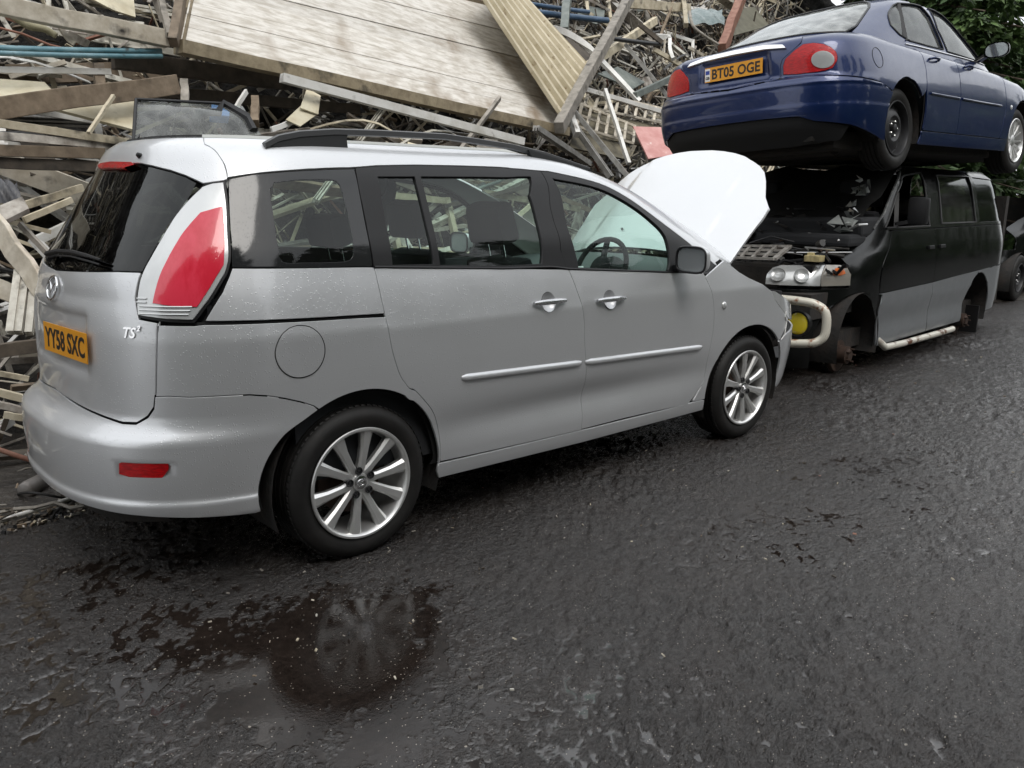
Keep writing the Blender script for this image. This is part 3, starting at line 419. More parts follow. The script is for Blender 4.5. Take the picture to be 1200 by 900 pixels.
HERO = [["cream_beam","thick cream painted beam sloping across the top left of the heap","beam","cream","bar",[[-0.628,2.636,2.608],[0.632,2.547,2.497]],0.1104,0.0938,0],["teal_pipe","upper of two teal plastic pipes lying side by side","pipe","teal","tube",[[-0.687,2.486,2.295],[0.592,2.585,2.419]],0.0384,0.0384,0],["teal_pipe","lower of two teal plastic pipes lying side by side","pipe","teal","tube",[[-0.7,2.427,2.258],[0.572,2.521,2.376]],0.0326,0.0326,0],["timber_beam","long brown timber beam rising to the right under the teal pipes","beam","brown","bar",[[-0.796,2.082,1.877],[0.575,2.32,2.175]],0.1265,0.0896,0],["flat_strip","flat white strip lying below the teal pipes","strip","white","bar",[[-0.568,2.493,2.178],[0.234,2.547,2.246]],0.038,0.0163,0],["timber_batten","pale batten on the left just above the long dark joists","batten","pale","bar",[[-0.734,1.982,1.852],[0.176,1.902,1.752]],0.0452,0.0351,0],["timber_batten","peeling grey batten just under the pale batten","batten","peel","bar",[[-0.745,1.969,1.774],[0.105,1.938,1.735]],0.0451,0.0351,0],["timber_joist","upper of two long dark joists left of the silver car roof","beam","brown","bar",[[-0.838,1.95,1.687],[-0.034,1.952,1.69]],0.0643,0.0643,0],["timber_joist","lower of two long dark joists left of the silver car roof","beam","dark","bar",[[-0.842,1.976,1.62],[-0.085,1.97,1.613]],0.0645,0.0596,0],["timber_beam","dark brown beam in shadow under the big white panel","beam","dark","bar",[[0.309,2.728,2.348],[1.608,2.703,2.316]],0.1195,0.088,0],["timber_beam","thin dark beam behind the roof of the silver car","beam","dark","bar",[[0.414,2.788,2.172],[2.285,2.781,2.163]],0.0796,0.0663,0],["post_stub","short sawn post standing left of the loose windscreen","post","grey","bar",[[0.651,2.361,2.202],[0.583,2.206,2.008]],0.0637,0.0521,0],["post_stub","short brown post behind the roof rail","post","brown","bar",[[1.156,2.353,2.128],[1.075,2.205,1.943]],0.0736,0.0552,0],["timber_batten","greenish batten poking out just left of the rear window","batten","pale","bar",[[-0.563,1.752,1.378],[-0.206,1.838,1.485]],0.0443,0.0295,0],["timber_batten","thin pale batten below the greenish one beside the rear window","batten","pale","bar",[[-0.577,1.644,1.306],[-0.3,1.733,1.416]],0.0338,0.0241,0],["timber_plank","broad cream plank leaning down to the left edge of the silver car","plank","cream","bar",[[-0.847,1.321,1.427],[-0.652,0.923,0.928]],0.1146,0.0297,0],["timber_batten","short grey batten propped above the broad cream plank","batten","grey","bar",[[-0.643,1.435,1.294],[-0.556,1.316,1.145]],0.0271,0.0226,0],["wooden_lath","thin slat crossing behind the left corner of the silver car","slat","pale","bar",[[-0.766,1.668,1.334],[-0.459,1.592,1.24]],0.0234,0.0187,0],["window_profile","leftmost of three upright window profiles beside the number plate","profile","pvc","prof",[[-0.735,1.135,1.069],[-0.846,0.916,0.795]],0.0378,0.0336,0],["window_profile","middle one of three upright window profiles beside the number plate","profile","pvc","prof",[[-0.705,1.121,1.051],[-0.811,0.914,0.792]],0.038,0.0338,0],["window_profile","rightmost of three upright window profiles beside the number plate","profile","pvc","prof",[[-0.672,1.106,1.033],[-0.768,0.908,0.784]],0.0382,0.0339,0],["timber_joist","dark joist level with the number plate left of the silver car","beam","dark","bar",[[-1.08,0.87,0.713],[-0.713,0.882,0.727]],0.0651,0.0407,0],["timber_batten","pale batten resting just above the silver rear bumper","batten","pale","bar",[[-1.064,0.79,0.675],[-0.828,0.728,0.597]],0.0238,0.0198,0],["timber_plank","upper of two pale planks ending at the silver rear bumper","plank","pale","bar",[[-1.119,0.684,0.629],[-0.837,0.593,0.516]],0.0348,0.0271,0],["timber_plank","lower of two pale planks ending at the silver rear bumper","plank","peel","bar",[[-1.128,0.664,0.58],[-0.854,0.573,0.466]],0.0309,0.027,0],["timber_plank","split light plank lying beside the silver bumper corner","plank","pale","bar",[[-0.99,0.497,0.496],[-0.872,0.467,0.459]],0.0305,0.0152,0],["white_profile","long white plastic profile under the big white panel","profile","white","prof",[[1.277,2.165,2.269],[3.352,1.882,1.912]],0.0807,0.0605,0],["white_strip","short white strip propped over the roof of the silver car","strip","white","bar",[[0.884,2.148,1.997],[1.062,2.285,2.168]],0.0359,0.0179,0],["white_strip","white sliver lying on the boards behind the roof rail","strip","white","bar",[[1.104,2.016,1.895],[1.314,2.075,1.968]],0.0363,0.0181,0],["scrap_pole","long weathered pole leaning along the edge of the corrugated sheet","pole","grey","bar",[[7.985,4.564,4.455],[4.454,2.554,2.12]],0.1219,0.1015,0],["curved_trim","curved white trim bending down towards the slatted crates","trim","white","path",[[5.77,4.139,3.424],[5.993,4.147,3.434],[6.19,4.09,3.363],[6.344,4.001,3.251],[6.436,3.879,3.098],[6.571,3.708,2.885],[6.74,3.479,2.599]],0.0735,0.042,0],["metal_post","upright grey green post at the top of the heap","post","greygreen","bar",[[7.018,4.997,4.371],[6.188,4.254,3.442]],0.1437,0.0995,0],["blue_tube","upper dark blue tube behind the upright post","tube","navy","tube",[[6.026,4.953,3.879],[7.423,5.016,3.958]],0.057,0.057,0],["blue_tube","lower dark blue tube behind the upright post","tube","navy","tube",[[5.976,4.798,3.748],[7.675,4.891,3.863]],0.0797,0.0797,0],["white_bar","white bar forming the top edge of the slatted crates","bar","white","bar",[[5.661,3.44,2.675],[6.985,3.294,2.492]],0.0512,0.0512,0],["white_bar","thin white bar hanging down in front of the slatted crates","bar","white","bar",[[5.845,3.223,2.654],[5.523,2.544,1.805]],0.0477,0.0382,0],["aluminium_channel","upper aluminium channel sloping down to the roof rail end","channel","alu","prof",[[5.082,3.027,2.408],[5.382,2.44,1.675]],0.0642,0.0459,0],["aluminium_channel","white ended channel sloping down behind the silver car","channel","alu","prof",[[5.007,3.001,2.314],[5.161,2.473,1.653]],0.0727,0.0545,0],["aluminium_channel","double channel close to the front end of the roof rail","channel","alu","prof",[[3.901,2.299,2.076],[4.929,2.581,1.789]],0.0676,0.0507,0],["white_post","short thick white post under the weathered pole","post","white","bar",[[5.055,2.998,2.334],[4.969,2.803,2.092]],0.082,0.0547,0],["timber_board","cream board lying along the top edge above the blue car","board","pale","bar",[[8.211,4.992,4.178],[9.84,5.136,4.357]],0.1289,0.0645,0],["window_bar","upright cream bar above the left tail lamp of the blue car","bar","pale","bar",[[9.783,5.242,4.615],[9.248,4.731,3.977]],0.0789,0.0658,0],["black_tube","short black tube caught between the pale sticks","tube","black","tube",[[6.787,4.098,3.435],[7.981,4.147,3.497]],0.0565,0.0565,0],["timber_batten","pale batten crossing diagonally behind the black tube","batten","pale","bar",[[6.259,3.911,3.014],[8.414,4.641,3.927]],0.1024,0.0683,0],["timber_batten","grey batten rising to the left tail lamp of the blue car","batten","greygreen","bar",[[6.684,3.491,2.676],[7.9,3.796,3.058]],0.0771,0.0551,0],["window_profile","pair of thin rails running down towards the blue bumper","profile","alu","prof",[[7.267,4.185,3.419],[7.562,3.566,2.644]],0.0674,0.0449,0],["timber_batten","thin pale batten above the left tail lamp","batten","pale","bar",[[7.852,4.186,3.42],[8.432,4.006,3.195]],0.059,0.0472,0],["rusty_post","reddish rusty post leaning behind the blue car boot","post","rust","bar",[[12.17,5.671,5.214],[9.768,4.429,3.662]],0.1836,0.1271,0],["bent_rod","bent grey rod hanging above the blue car boot","rod","grey","path",[[9.421,4.813,4.204],[9.271,4.622,3.965],[9.43,4.511,3.827],[9.673,4.429,3.724]],0.0516,0.0516,0],["white_bar","crooked white bar above the left tail lamp of the blue car","bar","white","path",[[8.019,4.304,3.63],[8.293,4.314,3.642],[8.13,4.159,3.448],[8.06,4.035,3.294]],0.0592,0.0473,0],["timber_batten","dark stick crossing the pale sticks in the middle of the heap","batten","dark","bar",[[7.627,4.285,3.732],[7.929,4.106,3.508]],0.0579,0.0463,0],["round_pole","curved mossy branch under the cream beam","branch","moss","path",[[-0.24,2.862,2.577],[-0.168,2.814,2.518],[-0.08,2.805,2.507],[-0.02,2.774,2.468]],0.0617,0.0617,0],["curved_trim","curved cream trim hanging under the cream beam","trim","cream","path",[[-0.017,2.748,2.56],[-0.007,2.693,2.491],[0.017,2.649,2.436],[0.049,2.624,2.405]],0.0336,0.0168,0],["timber_batten","grey splintered stake crossing above the teal pipes","stake","peel","bar",[[0.044,2.735,2.481],[0.153,2.69,2.425]],0.0512,0.0342,0],["timber_batten","upright splintered stake joining the cream beam end","stake","grey","bar",[[0.656,2.717,2.834],[0.61,2.454,2.505]],0.0531,0.0413,0],["timber_batten","left upright frame member of the big white panel","batten","brown","bar",[[0.877,2.755,3.044],[0.559,2.266,2.433]],0.0765,0.0589,0],["timber_batten","thin sloping stick above the windscreen left of the post","batten","pale","bar",[[0.077,2.034,2.042],[-0.143,1.839,1.799]],0.0206,0.0206,0],["plank_wall","large white painted plank panel lying across the top of the heap","panel","whitewash","boards",[[0.635,2.326,2.47],[4.837,2.828,2.164],[4.394,3.612,3.425],[1.112,2.976,3.345]],0.1,0,0],["corrugated_sheet","cream corrugated sheet lying against the large white panel","sheet","corr","corr",[[4.614,2.716,2.162],[5.712,3.333,2.828],[5.147,4.06,3.763],[3.723,3.09,3.388]],0.02,0,0],["plywood_sheet","stained plywood sheet behind the loose windscreen","sheet","ply","quad",[[-0.209,2.327,1.971],[0.237,2.185,1.856],[0.356,2.46,2.075],[0.013,2.455,2.069]],0.02,0,0],["plywood_sheet","cream sheet at the far left above the long brown beam","sheet","ply","quad",[[-0.603,2.426,1.97],[-0.118,2.429,2.036],[-0.159,2.622,2.153],[-0.55,2.618,2.147]],0.02,0,0],["pink_board","faded pink board sticking up behind the raised bonnet","board","pink","quad",[[5.981,2.652,1.877],[6.681,2.53,1.975],[6.607,2.966,2.27],[6.169,3.058,2.26]],0.02,0,0],["olive_sheet","dull olive sheet leaning behind the rusty post","sheet","olive","quad",[[10.639,4.863,4.017],[12.21,5.182,4.415],[12.204,5.517,4.772],[11.585,5.413,4.642]],0.015,0,0],["green_tarp","crumpled grey green tarpaulin beside the rusty post","tarpaulin","tarp","cloth",[[9.266,4.811,4.014],[10.478,4.895,4.181],[11.041,5.377,4.534],[9.964,5.265,4.394]],0.02,0,0],["grey_sheet","grey board lying in the heap behind the curved trim","board","greygreen","quad",[[6.575,4.03,2.976],[7.139,3.913,2.829],[7.563,4.072,2.964],[7.154,4.206,3.133]],0.02,0,0],["dark_sheet","dark curved board under the curved white trim","board","dark","quad",[[6.09,4.319,3.399],[6.679,4.039,2.986],[6.704,4.312,3.265],[6.387,4.406,3.445]],0.02,0,0],["windscreen_glass","loose cracked windscreen leaning behind the roof of the silver car","windscreen","screen","screen",[[0.044,1.652,1.752],[0.883,1.719,1.836],[0.859,1.924,2.031],[0.165,1.908,2.01]],0.006,0,0],["slatted_crate","upper slatted cream crate side left of the blue bumper","crate","cream","slots1",[[5.419,3.306,2.47],[6.907,3.21,2.35],[7.143,3.381,2.539],[5.682,3.487,2.671]],0.04,0,0],["slatted_crate","lower slatted cream crate side left of the pink board","crate","cream","slots2",[[5.179,3.011,2.201],[5.988,2.893,2.054],[6.228,3.082,2.265],[5.496,3.247,2.472]],0.04,0,0],["brown_block","brown block standing beside the post stub","block","brown","quad",[[0.108,2.472,2.153],[0.173,2.477,2.159],[0.227,2.647,2.309],[0.16,2.641,2.302]],0.08,0,0],["angle_bracket","cream angle section lying open like a seat","bracket","ply","quad",[[1.224,2.027,1.972],[1.316,1.993,1.929],[1.551,2.137,2.046],[1.418,2.17,2.087]],0.01,0,0],["angle_bracket","upright half of a cream angle section behind the roof rail","bracket","ply","quad",[[1.382,2.105,2.069],[1.519,2.094,2.03],[1.631,2.245,2.181],[1.542,2.286,2.232]],0.01,0,0],["torn_bumper","dark grey torn bumper skin at the far left","bumper","blackpl","cloth",[[-0.811,1.393,1.367],[-0.621,1.427,1.409],[-0.6,1.598,1.498],[-0.751,1.625,1.531]],0.03,0,0],["painted_offcut","white and brown painted offcut under the torn bumper skin","offcut","peel","quad",[[-0.821,1.271,1.277],[-0.616,1.321,1.376],[-0.624,1.399,1.436],[-0.813,1.387,1.358]],0.03,0,0],["light_board","peach coloured board behind the roof rail, left of two","board","ply","quad",[[2.084,1.77,1.775],[2.255,1.745,1.743],[2.325,1.861,1.826],[2.166,1.887,1.858]],0.02,0,0],["light_board","peach coloured board behind the roof rail, right of two","board","ply","quad",[[2.44,1.75,1.75],[2.694,1.725,1.718],[2.764,1.854,1.817],[2.531,1.868,1.835]],0.02,0,0],["plastic_case","small blue plastic case behind the roof of the silver car","case","blue","quad",[[0.704,2.08,1.975],[0.834,2.078,1.973],[0.883,2.181,2.038],[0.762,2.192,2.053]],0.06,0,0],["scrap_pole","thin pale pole lying on the ground behind the silver bumper","pole","white","tube",[[-1.164,0.437,0.03],[-0.662,0.536,0.05]],0.022,0.022,0]]
# ---------------------------------------------------------------- shared car materials
M_SIL = mat('silver_paint', (.60, .61, .625), .36, .50, coat=1, coatr=.04, drops=120, dstr=.45, film=.12)
M_BLU = mat('blue_paint', (.004, .017, .082), .32, .40, coat=.8, coatr=.03, drops=130, film=.12)
M_BLK = mat('black_paint', (.005, .0055, .0055), .13, 0, spec=.4, film=.14)
M_GRY = mat('grey_paint', (.20, .21, .22), .42, .35, coat=.5, coatr=.08, film=.2)
M_TRIM = mat('black_trim', (.013, .013, .014), .45, spec=.35, drops=150, dstr=.2)
M_GAP = mat('shadow_gap', (.006, .006, .006), .9)
M_RUB = mat('rubber', (.011, .0105, .010), .6, spec=.35, var=(14, (.022, .020, .019), .4, .75), bump=(160, .25, .001))
M_ALY = mat('alloy', (.74, .74, .73), .30, .80, film=.2)
M_STEEL = mat('black_steel', (.03, .03, .032), .45, .3)
M_CHR = mat('chrome', (.75, .75, .76), .12, 1, film=.2)
M_DISC = mat('rusty_disc', (.070, .042, .030), .7, .3, var=(25, (.03, .02, .016), .35, .7))
M_INT = mat('interior', (.022, .023, .026), .8)
M_SEAT = mat('seat_cloth', (.016, .017, .020), .92, bump=(300, .4, .002))
M_DASH = mat('dashboard', (.05, .056, .058), .6)
M_RED = mat('red_lens', (.50, .003, .006), .14, 0, spec=.3, coat=.25, coatr=.03, stretch=(9, 9, 40), var=(4, (.28, .001, .003), .40, .62), bump=(60, .4, .003))
M_REDI = mat('red_lens_light', (.68, .042, .075), .16, 0, spec=.4, coat=.6, coatr=.03, stretch=(5, 5, .5), var=(3, (.60, .022, .045), .42, .60))
M_CLR = mat('clear_lens', (.60, .61, .61), .2, .35, coat=1, coatr=.03, stretch=(1, 1, .5), var=(3.5, (.46, .47, .47), .42, .62))
M_AMB = mat('amber_lens', (.75, .18, .02), .2, 0, coat=1)
M_PLT = mat('yellow_plate', (.70, .30, .015), .45, coat=.3)
M_INK = mat('plate_black', (.01, .01, .01), .5)
M_WHT = mat('white_plastic', (.75, .75, .73), .4)
M_UND = mat('underbody', (.018, .017, .016), .85, var=(8, (.04, .03, .024), .4, .8), bump=(30, .6, .01))
G_TINT = glass('privacy_glass', (.10, .105, .10), .35, drops=170)
G_CLEAR = glass('window_glass', (.76, .88, .83), 1.0, drops=170, haze=.012)
G_SCR = glass('windscreen_glass', (.76, .92, .86), 1.0, haze=.04)

def wheel(root, name, loc, R_=.318, wd=.205, rr=.229, style='alloy', side=-1, tread=True, label=None, rot=0, M=None):
    """road wheel facing side (-1 = -y)"""
    w = bpy.data.objects.new(name, None); COL.objects.link(w); w.parent = root; w.location = loc; w.rotation_euler = (PI/2 if side < 0 else -PI/2, 0, 0); w.empty_display_size = .1
    if label: w['label'] = label
    h = wd/2
    t = MB(); n = 72
    prof = [(rr-.014, h-.030), (rr+.004, h-.006), (rr+.012, h-.003), (rr+.022, h+.002), (rr+.045, h+.006), (R_-.030, h+.002), (R_-.014, h-.008), (R_-.004, h-.022), (R_, h-.034)]
    gro = []
    for k, y in enumerate((.052, .018, -.018, -.052)): gro += [(R_, y+.006), (R_-.007, y+.005), (R_-.007, y-.005), (R_, y-.006)]
    prof2 = prof + gro + [(a, -b) for a, b in prof[::-1]]
    t.lathe(prof2, n)
    # shoulder blocks
    for i in range(n):
        a = 2*PI*i/n; c_, s_ = math.cos(a), math.sin(a)
        for sg in (1, -1):
            t.add([((R_-.001)*c_ - q*s_, (R_-.001)*s_ + q*c_, sg*z) for q, z in ((-.008, h-.036), (.008, h-.036), (.010, h-.020), (-.006, h-.020))] + [((R_+.003)*c_*(1 if z > h-.03 else 1) - q*s_, (R_+.003)*s_ + q*c_, sg*z) for q, z in ((-.008, h-.036), (.008, h-.036), (.010, h-.024), (-.006, h-.024))], [(4, 5, 6, 7), (0, 1, 5, 4), (1, 2, 6, 5), (2, 3, 7, 6), (3, 0, 4, 7)])
    t.build('tyre', M_RUB, w, smooth=32)
    rm = MB()
    if style == 'alloy':
        rm.lathe([(rr-.001, h-.004), (rr+.004, h+.001), (rr+.001, h+.006), (rr-.007, h+.006), (rr-.012, h+.001), (rr-.017, h-.012), (rr-.022, h-.05), (rr-.030, -h+.02), (rr-.012, -h+.004), (rr-.002, -h+.004)], 72)
        for i in range(10):
            a = 2*PI*i/10 + rot; o = 1 if i % 2 else -1
            q = .055*o; cs = []
            for (rad, hw, zt, zb) in ((.038, .022, h-.020, h-.05), (.085, .0175, h-.013, h-.046), (.150, .0200, h-.008, h-.042), (rr-.014, .030, h-.004, h-.042)):
                an = a + q*(1 - (rad-.04)/.19)*.9
                c_, s_ = math.cos(an), math.sin(an)
                ring_ = [(hw, zt-.010), (hw*.55, zt), (-hw*.55, zt), (-hw, zt-.010), (-hw*.85, zb), (hw*.85, zb)]
                cs.append([(rad*c_ - x*s_, rad*s_ + x*c_, z) for x, z in ring_])
            vs = sum(cs, []); fs = []
            for j in range(3):
                for k in range(6): fs.append((j*6+k, j*6+(k+1) % 6, (j+1)*6+(k+1) % 6, (j+1)*6+k))
            rm.add(vs, fs)
        rm.lathe([(0, h-.012), (.030, h-.012), (.036, h-.014), (.038, h-.020), (.060, h-.024), (.064, h-.030), (.060, h-.05), (0, h-.055)], 30)
        ro = rm.build('rim', M_ALY, w, smooth=40)
        cp = MB(); cp.lathe([(0, h-.010), (.026, h-.0105), (.029, h-.012)], 24)
        cp.tube([(.017*math.cos(a), .014*math.sin(a), h-.009) for a in np.linspace(0, 2*PI, 17)[:-1]], .0018, 5, closed=True); cp.tube([(-.016, .005, h-.009), (-.006, .003, h-.009), (0, -.004, h-.009), (.006, .003, h-.009), (.016, .005, h-.009)], .0018, 5)
        cp.build('centre_cap', M_CHR, w, smooth=40)
        for i in range(5):
            a = 2*PI*i/5 + rot + PI/10; nb = MB(); x, y = .052*math.cos(a), .052*math.sin(a)
            nb.lathe([(.0165, h-.013), (.0155, h-.007), (.0125, h-.008), (.0125, h-.034)], 14, Matrix.Translation((x, y, 0))); nb.cur = 0
            nb.lathe([(0, h-.009), (.006, h-.009), (.0085, h-.012), (.0085, h-.034)], 6, Matrix.Translation((x, y, 0))); nb.build('wheel_nut', M_STEEL, w, smooth=30)
    elif style == 'steel':
        rr2 = rr
        rm.lathe([(rr2-.001, h-.004), (rr2+.003, h+.001), (rr2, h+.004), (rr2-.007, h+.004), (rr2-.012, h-.004), (rr2-.016, h-.03), (rr2-.022, h-.055), (rr2-.030, h-.058), (.150, h-.040), (.125, h-.022), (.100, h-.020), (.085, h-.034), (.050, h-.040), (.034, h-.040)], 48)
        rm.lathe([(rr2-.022, h-.055), (rr2-.03, -h+.02), (rr2-.004, -h+.004)], 48)
        rm.build('rim', M_STEEL, w, smooth=40)
        for i in range(12):
            a = 2*PI*i/12; hb = MB(); hb.lathe([(0, 0), (.012, .0), (.0125, -.002)], 10, Matrix.Translation((.165*math.cos(a), .165*math.sin(a), h-.0435))); hb.build('vent_hole', M_GAP, w)
        hc = MB(); hc.lathe([(.034, h-.040), (.034, h-.012), (.026, h-.008), (0, h-.008)], 20); hc.build('hub_cap', M_STEEL, w, smooth=40)
        for i in range(5):
            a = 2*PI*i/5; nb = MB(); nb.lathe([(0, h-.018), (.007, h-.018), (.010, h-.022), (.010, h-.036)], 6, Matrix.Translation((.057*math.cos(a), .057*math.sin(a), 0))); nb.build('wheel_nut', M_ALY, w, smooth=30)
    else:
        rm.lathe([(rr-.001, h-.004), (rr+.004, h+.001), (rr-.004, h+.005), (rr-.012, h-.003), (rr-.020, h-.05), (rr-.03, -h+.02), (rr-.01, -h+.004)], 48)
        for i in range(14):
            a = 2*PI*i/14; c_, s_ = math.cos(a), math.sin(a); vs = []
            for (rad, hw, zt) in ((.05, .012, h-.030), (.13, .009, h-.016), (rr-.012, .012, h-.010)):
                vs += [(rad*c_ - x*s_, rad*s_ + x*c_, z) for x, z in ((hw, zt-.012), (hw*.6, zt), (-hw*.6, zt), (-hw, zt-.012))]
            rm.add(vs, [(j*4+k, j*4+(k+1) % 4, (j+1)*4+(k+1) % 4, (j+1)*4+k) for j in range(2) for k in range(4)])
        rm.lathe([(0, h-.018), (.03, h-.018), (.055, h-.028), (.062, h-.05)], 30); rm.build('rim', M_ALY, w, smooth=40)
    b = MB(); b.lathe([(0, 0), (.145, 0), (.148, -.005), (.148, -.02), (.06, -.02), (.05, .03), (0, .03)], 32, Matrix.Translation((0, 0, h-.10))); b.build('brake_disc', M_DISC, w, smooth=40)
    return w
def wheel_well(root, x, z, R_, y0, y1, sgn):
    """dark inner arch liner"""
    mb = MB(); pr = [(x + R_*math.cos(a), z + R_*math.sin(a)) for a in np.linspace(-.35, PI+.35, 26)]
    vs = []; n = len(pr)
    for (px, pz) in pr: vs += [(px, sgn*y0, pz), (px, sgn*y1, pz)]
    fs = [(2*i, 2*i+1, 2*i+3, 2*i+2) for i in range(n-1)]; vs.append((x, sgn*y1, z-.05)); c_ = len(vs)-1
    fs += [(2*i+1, c_, 2*i+3) for i in range(n-1)]
    mb.add(vs, fs); mb.build('arch_liner', M_UND, root, smooth=60)
def plate(parent, c, right, up, w, h, txt, name='number_plate', band=False):
    """yellow registration plate, raised black characters"""
    right = Vector(right).normalized(); up = Vector(up); up = (up - right*up.dot(right)).normalized(); n = right.cross(up)
    M = Matrix(((right.x, up.x, n.x, c[0]), (right.y, up.y, n.y, c[1]), (right.z, up.z, n.z, c[2]), (0, 0, 0, 1)))
    mb = MB(); mb.box((0, 0, 0), (w, h, .004), M)
    vs, fs = text_mesh(txt, h*1.02, .001, 1, .0028); xs = [v[0] for v in vs]; ys = [v[1] for v in vs]; tw = max(xs)-min(xs); th = max(ys)-min(ys); xo = (max(xs)+min(xs))/2; yo = (max(ys)+min(ys))/2
    bw = w*.09 if band else 0; kx = (w*.92-bw)/tw; ky = h*.70/th
    mb.cur = 1; mb.add([((v[0]-xo)*kx + bw*.5, (v[1]-yo)*ky, v[2]+.0026) for v in vs], fs, M)
    if band:
        mb.cur = 2; mb.box((-w/2+bw*.55, 0, .0022), (bw, h*.86, .001), M)
        mb.cur = 3; mb.box((-w/2+bw*.55, h*.17, .0030), (bw*.8, h*.26, .001), M)
        vs, fs = text_mesh('GB', h*.26, .001, 1, .001); mb.cur = 1; mb.add([(v[0]-w/2+bw*.55, v[1]-h*.22, v[2]+.0032) for v in vs], fs, M)
    mb.build(name, [M_PLT, M_INK, M_WHT, mat('flag_blue', (.03, .06, .30), .5)], parent)
def seat(root, x, y, z, w=.50, rec=.20, name='seat', hz=.62, headw=.27, headh=.20):
    s = MB(); s.box((x+.02, y, z+.10), (.52, w, .16)); 
    M = Matrix.Translation((x-.22, y, z+.12)) @ Matrix.Rotation(-rec, 4, 'Y'); s.box((0, 0, hz/2), (.15, w*.94, hz), M, tap=.12)
    o = s.build(name, M_SEAT, root, smooth=50, bevel=.045)
    h = MB(); h.box((.0, 0, hz+.075+headh/2), (.13, headw, headh), M, tap=.10); h.build('headrest', M_SEAT, o, smooth=50, bevel=.04)
    for s_ in (-.06, .06): p = MB(); p.tube([M @ Vector((0, s_, hz-.03)), M @ Vector((0, s_, hz+.10))], .006, 8); p.build('headrest_post', M_CHR, o, smooth=40)
    return o

def deck(ring, zf, spine, crown, name, material, parent, skip=None, n=180, m=8):
    c0 = ring.xc-ring.Lr; U_ = np.linspace(c0, ring.xd+ring.Lf, n//2+1); P_ = np.array([ring.P(a, zf(a)) for a in U_]); Q_ = P_[::-1].copy(); Q_[:, 1] *= -1; P_ = np.concatenate([P_, Q_[1:-1]])
    vs = []; fs = []; N_ = len(P_)
    for i in range(N_):
        for k in range(m+1):
            t = k/m; cx = min(max(P_[i][0], spine[0]), spine[1]); vs.append((P_[i][0] + (cx-P_[i][0])*t, P_[i][1]*(1-t), P_[i][2] + crown*(1-(1-t)**2)))
    for i in range(N_):
        i2 = (i+1) % N_
        for k in range(m):
            q = (i*(m+1)+k, i2*(m+1)+k, i2*(m+1)+k+1, i*(m+1)+k+1); c = np.mean([vs[j] for j in q], 0)
            if skip is None or not skip(c): fs.append(q)
    mb = MB(); mb.add(vs, fs); return mb.build(name, material, parent, smooth=70)

# ================================================================ silver people carrier
MZ = empty('silver_car', 'silver people carrier with its white-looking bonnet raised, wet from rain', 'car')
R1, R2 = mz_low, mz_up; UC = -1.5; ZT = 1.668
gate1 = [(-.723, ZT), (-.703, 1.64), (-.676, 1.632), (-.65, 1.62), (-.633, 1.608), (-.618, 1.592), (-.603, 1.576), (-.592, 1.561), (-.577, 1.533), (-.570, 1.512)]
gap1 = [(-.731, 1.014), (-.737, .977), (-.742, .932), (-.745, .885), (-.749, .841), (-.753, .797), (-.758, .759), (-.767, .714), (-.794, .68), (-.836, .653)]
gateB = [(-.836, .653), (-.899, .649), (-.972, .656), (-1.073, .664), (-1.229, .674), (-1.413, .685), (UC, .689)]
lamp_in = [(-.676, 1.492), (-.733, 1.427), (-.773, 1.349), (-.80, 1.267), (-.818, 1.187), (-.824, 1.097), (-.803, 1.031)]
def sym(half): return half + [(2*UC-a, b) for a, b in half[::-1]]
g_up = sym([(UC, ZT)] + gate1[:1] + gate1[1:] + [(-.585, 1.507), (-.676, 1.496), (-.712, 1.507), (-.777, 1.525), (-.87, 1.543), (-1.009, 1.560), (-1.129, 1.571), (UC, 1.576)])
g_low = sym([(UC, 1.160), (-1.447, 1.162), (-1.171, 1.174), (-.936, 1.185), (-.824, 1.186), (-.829, 1.097), (-.808, 1.026), (-.735, 1.016)] + gap1[1:-1] + gateB)
g_gl = sym([(UC, 1.572), (-1.129, 1.567), (-1.009, 1.556), (-.87, 1.539), (-.777, 1.521), (-.712, 1.500), (-.722, 1.456), (-.742, 1.415), (-.78, 1.345), (-.805, 1.267), (-.823, 1.190), (-.936, 1.189), (-1.171, 1.178), (-1.447, 1.166), (UC, 1.164)])
def gate_relief(u, z):
    d = np.abs(u - UC)       # plate recess and a soft fold above it
    k = 1/(1+np.exp((d-.40)/.008)) * 1/(1+np.exp(-(z-.80)/.006)) * 1/(1+np.exp((z-1.025)/.006))
    return -.012*k - .006*np.exp(-((z-1.085)/.03)**2)*np.exp(-(d/.6)**4)
tg = skin('tailgate', R1, g_low, M_SIL, MZ, relief=gate_relief, step=.018)
skin('roof_spoiler', R1, g_up, M_SIL, tg)
skin('rear_window', R1, g_gl, G_TINT, tg, off=-.006, flange=0, gap=.001)
skin('high_brake_light', R1, [(-1.74, 1.566), (-1.70, 1.574), (-1.5, 1.577), (-1.20, 1.570), (-1.15, 1.560), (-1.25, 1.549), (-1.5, 1.553), (-1.68, 1.553)], M_RED, tg, off=.012, flange=.016, gap=0, step=.02)
pc = mz_low.P(-1.287, .905); pn = mz_low.N(-1.287, .905); pr_ = mz_low.P(-1.08, .905) - mz_low.P(-1.49, .905)
plate(tg, pc + pn*.002, pr_, mz_low.P(-1.287, .96) - mz_low.P(-1.287, .85), .43, .112, 'YY58 SXC')
